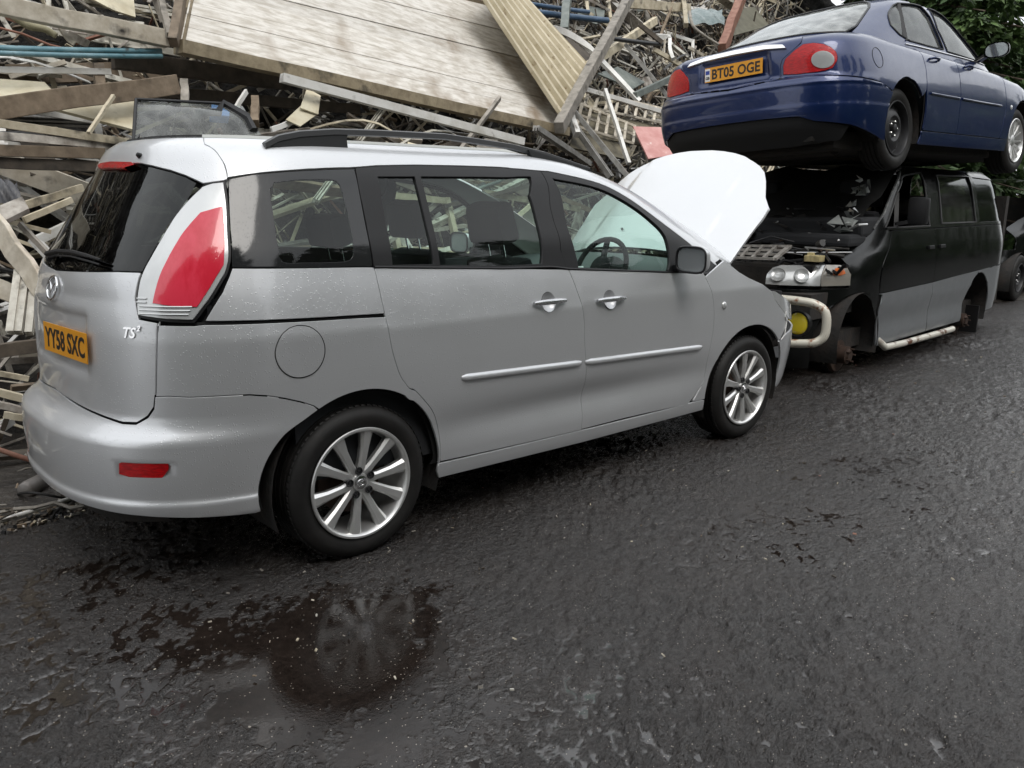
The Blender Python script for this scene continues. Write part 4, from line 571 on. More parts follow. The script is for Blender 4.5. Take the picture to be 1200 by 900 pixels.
# badges
def on_skin(ring, u_, z_, off=.004):
    p = ring.P(u_, z_); n = Vector(ring.N(u_, z_)); x = Vector(ring.P(u_+.01, z_) - ring.P(u_-.01, z_)).normalized(); y = n.cross(x); p = Vector(p) + n*off
    return Matrix(((x.x, y.x, n.x, p.x), (x.y, y.y, n.y, p.y), (x.z, y.z, n.z, p.z), (0, 0, 0, 1)))
Mb = on_skin(R1, -1.463, 1.093, .005)
e = MB(); e.tube([(.062*math.cos(a), .046*math.sin(a), 0) for a in np.linspace(0, 2*PI, 33)[:-1]], .0055, 8, Mb, closed=True)
e.tube([(-.057, .018, 0), (-.035, .020, 0), (-.016, .008, 0), (0, -.016, 0), (.016, .008, 0), (.035, .020, 0), (.057, .018, 0)], .0045, 8, Mb)
e.build('badge', M_CHR, tg, smooth=50)
vs, fs = text_mesh('TS', .052, .004, 1.0, .0012, .25); tb = MB(); Mt = on_skin(R1, -.852, .976, .002); tb.add(vs, fs, Mt); vs, fs = text_mesh('2', .026, .004, 1.0, .001, .25); tb.add([(v[0]+.043, v[1]+.018, v[2]) for v in vs], fs, Mt); tb.build('badge', M_CHR, tg)
# plate lamp strip over the recess, wiper, washer nozzle
wp = MB(); a0 = mz_low.P(-1.60, 1.205); 
wl = [mz_low.P(q, zz) + mz_low.N(q, zz)*.022 for q, zz in ((-1.64, 1.205), (-1.50, 1.222), (-1.30, 1.228), (-1.15, 1.222), (-1.03, 1.212))]
wp.tube(wl, [.012, .010, .009, .008, .005], 6); wp.tube([p + Vector((-.004, 0, -.016)) for p in map(Vector, wl)], .004, 5); wp.lathe([(0, .018), (.020, .016), (.024, 0)], 16, on_skin(R1, -1.62, 1.20, .004)); wp.build('rear_wiper', M_TRIM, tg, smooth=50)
nz_ = MB(); nz_.lathe([(0, .016), (.008, .013), (.012, 0)], 12, on_skin(R1, -1.15, 1.598, .001)); nz_.build('washer_nozzle', M_TRIM, tg, smooth=50)
# tail lamps
red_o = [tuple(p) for p in D_MZ['mz_lamp_red']]; lamp_o = [tuple(p) for p in D_MZ['mz_lamp']]
def lamp_relief(u, z): return .010*np.ones_like(u)
for sgn in (0, 1):
    fm = (lambda p: mir(p, UC)) if sgn else (lambda p: p)
    hs = skin('tail_lamp', R1, fm(lamp_o), M_TRIM, MZ, off=-.004, gap=.001, flange=.012)
    inner = inset(densify(lamp_o), .011).tolist()
    skin('clear_lens', R1, fm(inner), M_CLR, hs, off=.004, gap=0, flange=.010, step=.02)
    skin('red_lens', R1, fm(red_o), M_REDI, hs, off=.0075, gap=0, flange=.006, step=.02)
    core = inset(densify([p for p in red_o]), .0).tolist()
    fl = MB()
    for k in range(5):      # horizontal ribs of the reversing lamp below and inside the red
        zz = 1.045 + k*.013; pts = [(-.80 + .0*k, zz), (-.62 + k*.006, zz)] if k < 3 else [(-.815, zz), (-.775, zz)]
        P_ = [R1.P(a if not sgn else 2*UC-a, b) + R1.N(a if not sgn else 2*UC-a, b)*.0065 for a, b in np.linspace(pts[0], pts[1], 8)]
        fl.tube(P_, .0028, 5)
    fl.build('lens_rib', M_CLR, hs, smooth=50)
# rear bumper
AR = (.012, .325, .383); AF = (2.722, .322, .388)
def arc_to(cx, cz, r, z_, left): dx = math.sqrt(max(r*r-(z_-cz)**2, 0)); return cx + (-dx if left else dx)
a_hi = math.degrees(math.atan2(.671-AR[1], -.19-AR[0])); a_lo = math.degrees(math.atan2(.29-AR[1], -.368-AR[0])) % 360
bt = [(-.836, .647), (-.794, .673), (-.768, .706), (-.760, .752), (-.703, .755), (-.634, .751), (-.564, .752), (-.496, .752), (-.431, .749), (-.368, .738), (-.306, .721), (-.245, .699), (-.196, .676)]
bh = [(UC, .684)] + [(a, b-.005) for a, b in gateB[::-1][1:-1]] + bt + arc(*AR, 119.5, 185, 18) + [(-.388, .287), (-.504, .296), (-.657, .308), (-.768, .315), (-1.0, .322), (-1.25, .325), (UC, .325)]
fog = [tuple(p) for p in D_MZ['mz_fog']]
fogc = np.mean(np.array(fog), 0)
def bump_relief(u, z):
    uu = np.where(u < UC, 2*UC-u, u); r_ = .010/(1+np.exp((z-(.362+.0*uu))/.0035))      # stepped lower lip
    r_ = r_ - .014/(1+np.exp((z-(.285+0*uu))/.010))
    r_ = r_ + .007*np.exp(-((z-.525)/.012)**2)*0
    d = np.maximum(np.abs(uu-fogc[0])/.100, np.abs(z-fogc[1]+.001)/.024)
    return r_ - .014/(1+np.exp((d-1)/.05))
bo = sym(bh)
bp_ = skin('rear_bumper', R1, bo, M_SIL, MZ, relief=bump_relief, step=.016)
for sgn in (0, 1):
    skin('fog_reflector', R1, mir(fog, UC) if sgn else fog, M_RED, bp_, off=-.004, gap=0, flange=.008, step=.02)
# lower valance under the bumper
skin('bumper_valance', R1, sym([(UC, .322), (-1.25, .322), (-1.0, .319), (-.768, .312), (-.70, .25), (-1.0, .21), (UC, .20)]), M_UND, bp_, off=-.05, gap=0, flange=0)
# flank panels, near and far
gmid = [tuple(p) for p in D_MZ['_gmid']]; topl = [tuple(p) for p in D_MZ['_topline']]
ix = max(i for i, p in enumerate(gmid) if p[1] > .985)
q_low = [(-.729, 1.008), (-.603, 1.006), (-.571, 1.009), (-.30, 1.003), (.0, .994), (.127, .988)] + gmid[ix+1:] + [(.399, .318), (.388, .318)] + arc(*AR, 0, 119, 30) + [(a, b+.001) for a, b in bt[::-1][:-3]] + [(a+.003, b) for a, b in gap1[:7][::-1]]
q_up = [tuple(p) for p in D_MZ['mz_quarter_up']]
q_up = [(-.480, 1.201), (-.36, 1.197), (-.2, 1.192), (0, 1.186), (.099, 1.182)] + [p for p in gmid if 1.004 < p[1] < 1.18] + [(.124, 1.001), (0, 1.005), (-.3, 1.014), (-.567, 1.022), (-.542, 1.062), (-.506, 1.12), (-.487, 1.17)]
groove = [(-.60, 1.022), (-.3, 1.013), (.124, 1.000), (.126, .989), (0, .993), (-.3, 1.002), (-.60, 1.008)]
# the shell: side band above the doors, with the pillar down to the cowl
band = [(-.721, ZT)] + [(a, ZT) for a in np.arange(-.6, 2.31, .1)] + [(2.34, 1.63), (2.385, 1.55), (2.42, 1.44), (2.45, 1.32), (2.48, 1.2), (2.50, 1.10), (2.46, 1.065), (2.30, 1.045), (2.245, 1.028)] + topl[::-1] + gate1[::-1][:-1]
fdl = [tuple(p) for p in D_MZ['mz_fdoor_low']]; rdl = [tuple(p) for p in D_MZ['mz_rdoor_low']]
fd = [tuple(p) for p in D_MZ['_fd']]
sill = [(.395, .316), (.72, .310), (1.0, .306), (1.30, .303), (1.97, .299), (2.27, .303), (2.336, .300), (2.338, .235), (1.3, .232), (.40, .245), (.388, .28)]
fender = [(2.243, 1.02), (2.30, 1.045), (2.40, 1.085), (2.46, 1.108), (2.53, 1.07), (2.59, 1.035), (2.70, .995), (2.84, .952), (2.94, .90), (2.965, .85), (3.02, .80), (3.06, .772), (3.16, .70), (3.10, .64), (3.04, .585)] + [(3.012, .575)] + arc(*AF, 41, 178, 34) + [(2.336, .304), (2.218, .3055), (2.287, .392)] + [p for p in fd[::-1] if p[1] > .39]
hlamp = [(2.945, .90), (3.00, .895), (3.11, .855), (3.25, .80), (3.42, .74), (3.46, .69), (3.35, .66), (3.18, .70), (3.07, .768), (2.972, .845)]
fbh = [(3.018, .567), (3.05, .578), (3.12, .60), (3.34, .625), (3.6, .64), (4.2, .65)]
fbl = [(4.2, .20), (3.7, .20), (3.3, .215), (3.17, .24)] + arc(AF[0], AF[1], AF[2]+.002, -8, 38, 14)
c1 = R1.xd + R1.Lf
parts = dict(rear_quarter_panel=(R1, q_low, M_SIL), rear_shoulder_panel=(R1, q_up, M_SIL), door_runner=(R1, groove, M_GAP), roof_side=(R2, band, M_SIL), sill=(R1, sill, M_SIL), front_wing=(R1, fender, M_SIL))
for nm, (rg, P_, mt) in parts.items():
    for sgn in (0, 1):
        o = skin(nm, rg, mir(P_, UC) if sgn else P_, mt, MZ, step=.03, off=-.012 if nm == 'door_runner' else 0, flange=0 if nm == 'door_runner' else .012)
        if not sgn and nm == 'rear_quarter_panel':
            fc_ = MB(); cc = densify([tuple(p) for p in D_MZ['mz_cap']], .012)
            P_l = [tuple(R1.P(a, b) + R1.N(a, b)*.0008) for a, b in cc]; fc_.tube(P_l, .0016, 5, closed=True)
            flap = skin('fuel_flap', R1, [tuple(p) for p in inset(cc, .003)], M_SIL, o, off=.0015, gap=0, flange=.001, step=.02); fc_.build('flap_seam', M_GAP, flap, smooth=60)
        if nm == 'front_wing' and not sgn:
            rp = MB(); rp.lathe([(0, .010), (.014, .008), (.020, .004), (.023, 0)], 20, on_skin(R1, 2.422, .853, .001)); rp.build('side_repeater', M_CLR, o, smooth=50)
# bumper seam line between quarter and bumper is a real gap; front end
fb = skin('front_bumper', R1, fbh + [(2*c1-a, b) for a, b in fbh[::-1][1:]] + [(2*c1-a, b) for a, b in fbl[::-1]] + fbl[1:], M_SIL, MZ, gap=.002, step=.035)
for sgn in (0, 1):
    h_ = skin('headlamp', R1, mir(hlamp, UC) if sgn else hlamp, M_CLR, MZ, off=-.004, step=.02, label=None if sgn else 'broken headlamp')
# torn bumper bracket showing white behind the headlamp
tb = MB(); tb.tube([R1.P(a, b) + R1.N(a, b)*.004 for a, b in ((3.115, .755), (3.10, .72), (3.125, .69), (3.105, .65), (3.09, .60), (3.04, .578))], .004, 6); tb.build('bumper_bracket', M_WHT, MZ, smooth=50)
# doors
def door(outer_low, outer_up, glasses, sgn, nm, handle, strip):
    fm = (lambda p: mir(p, UC)) if sgn else (lambda p: p)
    y_ = 1 if sgn else -1
    hc_ = [(handle[0] + .044*math.cos(a), handle[1] + .046*math.sin(a)) for a in np.linspace(0, 2*PI, 28)[:-1]]
    d = skin(nm, R1, fm(outer_low), M_SIL, MZ, holes=[fm(hc_)], step=.03, relief=door_relief)
    fr_ = skin('window_frame', R2, fm(outer_up), M_TRIM, d, holes=[fm(g) for g in glasses], flange=.02, step=.04, off=-.002)
    for g in glasses:
        skin('window_glass', R2, fm(g), G_CLEAR, d, off=-.012, gap=-.004, flange=0)
    # rubber waist moulding
    wm = MB(); low = [p for p in outer_up if p[1] < 1.19]; low = sorted([p for p in outer_up if p[1] < (1.19 if nm == 'rear_door' else 1.125) and p[1] < R_waist(p[0]) + .012])
    if len(low) > 1:
        pts = [R2.P(a if not sgn else 2*UC-a, b) + R2.N(a if not sgn else 2*UC-a, b)*.001 for a, b in densify_open(low, .06)]
        wm.tube(pts, .0055, 6); wm.build('waist_moulding', M_TRIM, d, smooth=50)
    # handle: cup recess disc, bar
    (hx, hz_, hl_) = handle; Mh = on_skin(R1, hx if not sgn else 2*UC-hx, hz_, .000)
    cup = MB(); cup.lathe([(.046, .0012), (.043, -.001), (.034, -.012), (.018, -.020), (0, -.023)], 32, Mh); cup.build('handle_cup', M_SIL, d, smooth=60)
    hb = MB(); n_ = 13; prof = []; vs = []; fs = []
    for i in range(n_):
        t = i/(n_-1); x_ = (t-.5)*hl_; lift = .030*math.sin(PI*min(max(t, .04), .96))**.45; hw = .0135*(1 - .35*abs(2*t-1)**3)
        for k in range(10):
            a = 2*PI*k/10; vs.append((x_, hw*math.sin(a), lift + .0075*math.cos(a)))
    fs = [(i*10+k, i*10+(k+1) % 10, (i+1)*10+(k+1) % 10, (i+1)*10+k) for i in range(n_-1) for k in range(10)] + [tuple(range(10))[::-1], tuple((n_-1)*10+k for k in range(10))]
    hb.add(vs, fs, Mh); ho = hb.build('door_handle', M_SILH, d, smooth=60)
    # rubbing strip
    (sa, sb) = strip; S = MB(); q = []
    for i in range(31):
        t = i/30; a = sa[0] + (sb[0]-sa[0])*t; b = sa[1] + (sb[1]-sa[1])*t; p = R1.P(a if not sgn else 2*UC-a, b); n_ = R1.N(a if not sgn else 2*UC-a, b); k = min(1, min(t, 1-t)*24 + .15); q.append((p, n_, k))
    vs = []; fs = []
    for p, n_, k in q:
        for (zz, oo) in ((-.016, 0), (-.015, .006), (-.009, .0125), (.004, .0125), (.012, .007), (.016, 0)): vs.append(p + n_*(oo*k) + np.array((0, 0, zz*(.5+.5*k))))
    fs = [(i*6+j, i*6+j+1, (i+1)*6+j+1, (i+1)*6+j) for i in range(30) for j in range(5)]
    S.add([tuple(v) for v in vs], fs); S.build('rubbing_strip', M_SIL, d, smooth=50)
    return d
def R_waist(x): return float(np.interp(x, [.1, 1.16, 2.3], [1.183, 1.124, 1.03]))
def densify_open(pts, s): 
    out = [pts[0]]
    for a, b in zip(pts[:-1], pts[1:]):
        k = max(1, int(math.hypot(b[0]-a[0], b[1]-a[1])/s))
        for j in range(1, k+1): out.append((a[0]+(b[0]-a[0])*j/k, a[1]+(b[1]-a[1])*j/k))
    return out
def door_relief(u, z): return 0.0*u
M_SILH = mat('silver_handle', (.5, .51, .52), .2, .8, coat=1, coatr=.03)
gF = [tuple(p) for p in D_MZ['mz_glass_front']]; gA = [tuple(p) for p in D_MZ['mz_glass_rear_a']]; gB = [tuple(p) for p in D_MZ['mz_glass_rear_b']]
for sgn in (0, 1):
    d1 = door(rdl, [tuple(p) for p in D_MZ['mz_rdoor_up']], [gA, gB], sgn, 'rear_door', (1.022, .978, .205), ((.50, .689), (1.250, .662)))
    d2 = door(fdl, [tuple(p) for p in D_MZ['mz_fdoor_up']], [gF], sgn, 'front_door', (1.444, .958, .205), ((1.278, .661), (2.235, .630)))
    fm = (lambda p: mir(p, UC)) if sgn else (lambda p: p)
    qg = [tuple(p) for p in D_MZ['mz_qglass']]; qc = [tuple(p) for p in D_MZ['mz_qclear']]
    qf = skin('rear_quarter_window', R2, fm(qg), M_QBLK if 'M_QBLK' in globals() else mat('dark_cabin_glass', (.02, .021, .022), .08, 0, drops=170, dstr=.10), MZ, holes=[fm(qc)], flange=.006, step=.05, off=-.003)  # near-black surround painted as the dark cabin around the far window
    skin('window_glass', R2, fm(qc), glass('quarter_glass', (.78, .88, .84), .95, drops=170, haze=.015), qf, off=-.004, gap=-.002, flange=0)
    if not sgn:
        st = MB(); Ms = on_skin(R2, float(np.mean([p[0] for p in gA]))+.10, 1.150, -.008); st.box((0, 0, 0), (.052, .036, .0006), Ms); st.build('window_sticker', mat('sticker', (.55, .75, .68), .5), d1)
        st = MB(); Ms = on_skin(R2, 1.215, 1.125, -.006); st.box((0, 0, 0), (.045, .014, .0006), Ms); st.build('window_sticker', MATS['sticker'], d2)
# door mirror
for sgn in (-1, 1):
    m = MB(); cx, cy, cz = 1.985, .985*sgn, 1.140
    def shell(a, b):
        th = a*2*PI; k = b; c_, s_ = math.cos(th), math.sin(th); n4 = lambda v: math.copysign(abs(v)**.55, v)
        return (cx - .035 + .115*k**.9, cy + .095*n4(c_)*(1-k**2.6*.95) , cz + .068*n4(s_)*(1-k**2.6*.95))
    m.grid(shell, 32, 9); mo = m.build('door_mirror', M_SIL, MZ, smooth=60)
    g = MB(); g.add([(cx-.030, cy + .088*math.copysign(abs(math.cos(t))**.55, math.cos(t)), cz + .061*math.copysign(abs(math.sin(t))**.55, math.sin(t))) for t in np.linspace(0, 2*PI, 33)[:-1]], [tuple(range(32))]); g.build('mirror_glass', mat('mirror_glass', (.34, .36, .37), .22, .45, drops=170, dstr=.15), mo)
    g = MB(); g.tube([(cx-.034, cy + .094*math.copysign(abs(math.cos(t))**.55, math.cos(t)), cz + .067*math.copysign(abs(math.sin(t))**.55, math.sin(t))) for t in np.linspace(0, 2*PI, 33)[:-1]], .006, 6, closed=True); g.build('mirror_rim', M_TRIM, mo, smooth=60)
    g = MB(); g.bar((cx+.02, sgn*.90, cz-.045), (cx+.03, sgn*.83, cz-.055), .07, .035); g.build('mirror_arm', M_TRIM, mo, bevel=.008)
# roof, windscreen
deck(R2, lambda a: ZT-.001, (-.1, .9), .036, 'roof', M_SIL, MZ, n=240)
cF = R2.xd + R2.Lf
def symf(half, c): return half + [(2*c-a, b) for a, b in half[::-1]]
ws = symf([(cF, 1.615), (2.9, 1.612), (2.36, 1.60), (2.395, 1.55), (2.43, 1.44), (2.46, 1.32), (2.49, 1.2), (2.51, 1.10), (2.9, 1.075), (cF, 1.07)], cF)
skin('windscreen', R2, ws, G_SCR, MZ, off=-.004, gap=.001, flange=0, step=.05)
skin('roof_header', R2, symf([(cF, ZT), (2.33, ZT), (2.352, 1.62), (2.9, 1.618), (cF, 1.62)], cF), M_SIL, MZ, gap=0, step=.04)
skin('scuttle', R2, symf([(cF, 1.068), (2.9, 1.073), (2.50, 1.098), (2.50, .98), (cF, .98)], cF), M_TRIM, MZ, gap=0, flange=0, step=.05)
# roof rails
for sgn in (-1, 1):
    y = .585*sgn; rl = [(-.213, 1.640), (-.155, 1.670), (-.065, 1.690), (.086, 1.706), (.287, 1.712), (.641, 1.716), (1.046, 1.690), (1.271, 1.662), (1.60, 1.598)]
    m = MB(); pts = [(a, y*(1 - .05*max(0, (a-.8))), b) for a, b in densify_open(rl, .08)]; n_ = len(pts)
    vs = []; 
    for p in pts:
        for (dy, dz) in ((-.017, -.012), (-.014, .008), (0, .013), (.014, .008), (.017, -.012), (0, -.016)): vs.append((p[0], p[1]+dy, p[2]+dz))
    m.add(vs, [(i*6+k, i*6+(k+1) % 6, (i+1)*6+(k+1) % 6, (i+1)*6+k) for i in range(n_-1) for k in range(6)] + [tuple(range(6)), tuple((n_-1)*6+k for k in range(6))])
    for pl in ([(-.215, 1.638), (-.155, 1.668), (-.065, 1.688), (.086, 1.704), (.15, 1.706), (.14, 1.68), (.145, 1.64), (-.1, 1.63)], [(1.14, 1.678), (1.271, 1.655), (1.60, 1.594), (1.3, 1.60), (1.20, 1.60)]):
        Mp = Matrix(((1, 0, 0, 0), (0, 0, 1, 0), (0, 1, 0, 0), (0, 0, 0, 1))); m.prism(pl, y-.014, y+.014, Mp)
    m.build('roof_rail', mat('rail_plastic', (.045, .046, .048), .38), MZ, smooth=40)

# raised bonnet
ang = math.radians(47)
def bon(a, y):
    drop = .075*min(1, abs(y)/.73)**2.4 + .03*(a/.92)**2; ca, sa = math.cos(ang), math.sin(ang)
    return Vector((2.655 + ca*a + sa*drop + .05*(1-(y/.73)**2)*(1-a/.92)*0, y, 1.095 + sa*a - ca*drop + .035*(1-(y/.75)**2)*(1 - a/.92)))
bpoly = [(0, -.70), (.2, -.715), (.42, -.735), (.50, -.735), (.58, -.675), (.66, -.64), (.72, -.612), (.78, -.575), (.83, -.52), (.87, -.45), (.905, -.37), (.93, -.29), (.95, -.19), (.962, -.09)]
bpoly = bpoly + [(a, -y) for a, y in bpoly[::-1]]
class Plane2:
    def P(s, a, b): a, b = np.broadcast_arrays(a, b); return np.array([bon(float(i), float(j)) for i, j in zip(a.ravel(), b.ravel())]).reshape(a.shape + (3,))
    def N(s, a, b, e=2e-3):
        u_ = s.P(a+e, b) - s.P(a-e, b); v_ = s.P(a, b+e) - s.P(a, b-e); n = np.cross(u_, v_); n /= np.linalg.norm(n, axis=-1, keepdims=True); return n
pl2 = Plane2()
def bon_relief(a, b): return .008/(1+np.exp((np.abs(b)-.50+.10*a)/.006)) - .004 - .0025*np.exp(-((a-.35)/.05)**2-((b-.1)/.07)**2)
bn = skin('bonnet', pl2, bpoly, M_SIL, MZ, gap=0, flange=.02, step=.035, relief=bon_relief)
rb_ = MB(); rb_.tube([tuple(pl2.P(np.array(a), np.array(b)) - pl2.N(np.array(a), np.array(b))*.018) for a, b in inset(densify(bpoly, .04), .035)], .012, 6, closed=True); rb_.build('bonnet_frame', M_SIL, bn, smooth=60)
skin('bonnet_inner', pl2, inset(densify(bpoly), .01).tolist(), M_SIL, bn, off=-.022, gap=0, flange=0, step=.06)
for sg in (-1, 1):
    q = MB(); q.lathe([(0, .012), (.007, .009), (.010, 0)], 10, Matrix.Translation(bon(.16, .30*sg - .1) + Vector((-.008, 0, .006))) @ Matrix.Rotation(-.8, 4, 'Y')); q.build('washer_nozzle', M_TRIM, bn, smooth=50)
# engine bay and structure
m = MB(); m.box((3.05, 0, .62), (.75, 1.34, .30)); m.build('engine_bay', M_UND, MZ, bevel=.02)
m = MB(); m.box((2.98, .1, .86), (.42, .55, .16)); m.box((3.0, -.42, .84), (.30, .22, .16)); m.build('engine', M_STEEL, MZ, bevel=.03, smooth=40)
m = MB(); m.box((3.46, 0, .80), (.05, 1.25, .09)); m.build('front_crossmember', M_STEEL, MZ, bevel=.01)
# floor pan, sills, inner walls
m = MB(); m.box((1.35, 0, .36), (4.0, 1.44, .10)); m.box((-.55, 0, .46), (.5, 1.2, .14)); m.tube([(-.88, .42, .34), (-.5, .42, .34), (0, .35, .33)], .03, 10); m.build('floor_pan', M_UND, MZ)
for sgn in (-1, 1):
    m = MB(); m.box((1.0, sgn*.785, .70), (2.5, .03, .70)); m.box((-.24, sgn*.735, .84), (.60, .03, .46)); m.build('inner_trim', M_INT, MZ)
for (wx, wz) in ((AR[0], AR[1]), (AF[0], AF[1])):
    for sgn in (-1, 1): wheel_well(MZ, wx, wz, .395, .845, .50, sgn)
bk = [q_low, q_up, rdl, fdl, sill]
for sgn in (0, 1):
    backing(R1, [mir(p, UC) if sgn else p for p in [q_low, q_up, rdl, fdl, fender]], [], 'inner_panel', M_GAP, MZ, off=-.030, step=.035)
    backing(R2, [mir(p, UC) if sgn else p for p in [band]], [], 'pillar_trim', mat('lining', (.42, .43, .41), .9), MZ)
backing(R1, [g_low, g_up, bo], [], 'inner_panel', M_GAP, MZ, off=-.030, step=.035)
# cabin: roof lining, pillars, seats, dashboard, steering wheel
m = MB(); m.grid(lambda a, b: (-.22 + 1.7*a, -.52 + 1.04*b, 1.625), 6, 6); m.build('roof_lining', MATS['lining'], MZ)
for sgn in (-1, 1):
    seat(MZ, 1.52, .37*sgn, .39, rec=.24, hz=.66, headh=.21, headw=.29)
    seat(MZ, .55, .37*sgn, .50, rec=.22, hz=.56, headh=.14, headw=.25)
seat(MZ, -.15, .30, .52, rec=.15, hz=.42, headh=.10, headw=.22); seat(MZ, -.15, -.30, .52, rec=.15, hz=.42, headh=.10, headw=.22)
m = MB(); m.grid(lambda a, b: (2.02 + .55*a, -.74 + 1.48*b, 1.06 + .035*math.sin(PI*b) - .06*(1-a)**3), 8, 16); m.grid(lambda a, b: (2.02 + .05*a, -.74 + 1.48*b, 1.0 - .35*a), 3, 8); m.grid(lambda a, b: (2.00+.05*math.sin(a*3), -.52+.32*b, 1.03 + .09*math.sin(PI*a)*math.sin(PI*b)), 6, 8)
m.build('dashboard', M_DASH, MZ, smooth=60)
Mw = Matrix.Translation((1.93, -.37, 1.055)) @ Matrix.Rotation(-1.15, 4, 'Y')
m = MB(); m.tube([(.18*math.cos(a), .18*math.sin(a), 0) for a in np.linspace(0, 2*PI, 33)[:-1]], .015, 8, Mw, closed=True); m.lathe([(0, .03), (.05, .028), (.075, .01), (.06, -.03)], 20, Mw)
for a in (0.1, PI-.1, -PI/2): m.bar((.06*math.cos(a), .06*math.sin(a), 0), (.175*math.cos(a), .175*math.sin(a), 0), .035, .012, 0, Mw)
m.build('steering_wheel', M_SEAT, MZ, smooth=50)
for (wx, lab) in ((0.0, 0), (2.735, 1)):
    wheel(MZ, 'wheel', (wx, -.765, .318), rot=.15+.2*lab); wheel(MZ, 'wheel', (wx, .765, .318), side=1)
# ================================================================ wet road
PUDDLES = [(-0.32, -1.36, 0.55, 0.19), (-0.73, -1.58, 0.45, 0.16), (-0.87, -1.08, 0.6, 0.1), (-0.58, -1.98, 0.35, 0.12), (-1.25, -1.18, 0.4, 0.1), (1.26, -1.8, 0.7, 0.07), (2.85, -1.59, 1.2, 0.06), (0.82, -0.6, 0.5, 0.08), (-0.22, -2.18, 0.5, 0.07), (0.02, -0.08, 0.7, 0.12)]
def road_mat():
    m = bpy.data.materials.new('wet_asphalt'); m.use_nodes = True; nt = m.node_tree; b = nt.nodes['Principled BSDF']; N = nt.nodes.new; L = nt.links.new
    tc = N('ShaderNodeTexCoord'); P = tc.outputs['Object']
    def noise(s, d=5, r=.6, vec=None): n = N('ShaderNodeTexNoise'); n.inputs['Scale'].default_value = s; n.inputs['Detail'].default_value = d; n.inputs['Roughness'].default_value = r; L(vec or P, n.inputs['Vector']); return n.outputs['Fac']
    def ramp(v, a, b_, c0, c1): r = N('ShaderNodeValToRGB'); r.color_ramp.elements[0].position = a; r.color_ramp.elements[1].position = b_; r.color_ramp.elements[0].color = (*c0, 1); r.color_ramp.elements[1].color = (*c1, 1); L(v, r.inputs[0]); return r.outputs[0]
    def mr(v, a, b_, c, d, smooth=True): r = N('ShaderNodeMapRange'); r.interpolation_type = 'SMOOTHSTEP' if smooth else 'LINEAR'; r.inputs['From Min'].default_value = a; r.inputs['From Max'].default_value = b_; r.inputs['To Min'].default_value = c; r.inputs['To Max'].default_value = d; L(v, r.inputs['Value']); return r.outputs[0]
    def math_(op, a, b_=None): n = N('ShaderNodeMath'); n.operation = op; (L(a, n.inputs[0]) if not isinstance(a, (int, float)) else setattr(n.inputs[0], 'default_value', a)); 
    def mt(op, a, b_):
        n = N('ShaderNodeMath'); n.operation = op
        for i, v in enumerate((a, b_)):
            if isinstance(v, (int, float)): n.inputs[i].default_value = v
            else: L(v, n.inputs[i])
        return n.outputs[0]
    mp = N('ShaderNodeMapping'); mp.inputs['Rotation'].default_value = (0, 0, .25); mp.inputs['Scale'].default_value = (.7, 1.25, 1); L(P, mp.inputs[0])
    at = N('ShaderNodeAttribute'); at.attribute_name = 'wet'; wv = at.outputs['Fac']
    wet = mr(wv, 0, 1, 0, 1, False)
    g1 = noise(38, 8, .80); g2 = noise(150, 4, .7); g3 = noise(3.2, 7, .7)
    col = ramp(g1, .36, .68, (.0062, .0046, .0038), (.023, .0170, .0140))
    c2 = N('ShaderNodeMix'); c2.data_type = 'RGBA'; L(mr(g3, .40, .70, 0, .35), c2.inputs['Factor']); L(col, c2.inputs['A']); c2.inputs['B'].default_value = (.030, .0215, .017, 1)
    vor = N('ShaderNodeTexVoronoi'); vor.inputs['Scale'].default_value = 110; L(P, vor.inputs['Vector'])
    chip = mr(vor.outputs['Distance'], .16, .26, 1, 0); sx = N('ShaderNodeSeparateColor'); L(vor.outputs['Color'], sx.inputs[0]); sel = mt('GREATER_THAN', mt('ADD', sx.outputs[0], mt('MULTIPLY', g3, .12)), .955); chip = mt('MULTIPLY', chip, sel)
    vorb = N('ShaderNodeTexVoronoi'); vorb.inputs['Scale'].default_value = 30; L(P, vorb.inputs['Vector'])
    chb = mr(vorb.outputs['Distance'], .10, .15, 1, 0); sxb = N('ShaderNodeSeparateColor'); L(vorb.outputs['Color'], sxb.inputs[0]); chb = mt('MULTIPLY', chb, mt('GREATER_THAN', sxb.outputs[1], .965)); chip = mt('MAXIMUM', chip, chb)
    mm = N('ShaderNodeMix'); mm.data_type = 'RGBA'; L(chip, mm.inputs['Factor']); L(c2.outputs['Result'], mm.inputs['A']); mm.inputs['B'].default_value = (.26, .235, .20, 1)
    L(mm.outputs['Result'], b.inputs['Base Color'])
    L(mr(wet, 0, 1, .15, .05), b.inputs['Roughness'])
    v2 = N('ShaderNodeTexVoronoi'); v2.inputs['Scale'].default_value = 70; L(P, v2.inputs['Vector'])
    stone = mr(v2.outputs['Distance'], .0, .6, 1, 0)
    mp2 = N('ShaderNodeMapping'); mp2.inputs['Rotation'].default_value = (0, 0, .85); mp2.inputs['Scale'].default_value = (1, 1.9, 1); L(P, mp2.inputs[0])
    rip = noise(19, 5, .66, mp2.outputs[0])
    h = mt('ADD', mt('MULTIPLY', stone, .0040), mt('ADD', mt('MULTIPLY', g2, .0080), mt('MULTIPLY', rip, .012)))
    bp = N('ShaderNodeBump'); bp.inputs['Distance'].default_value = 1.0; L(mr(wet, 0, 1, 1.0, .03), bp.inputs['Strength']); L(h, bp.inputs['Height']); L(bp.outputs[0], b.inputs['Normal'])
    b.inputs['Specular IOR Level'].default_value = .9
    return m
M_ROAD = road_mat()
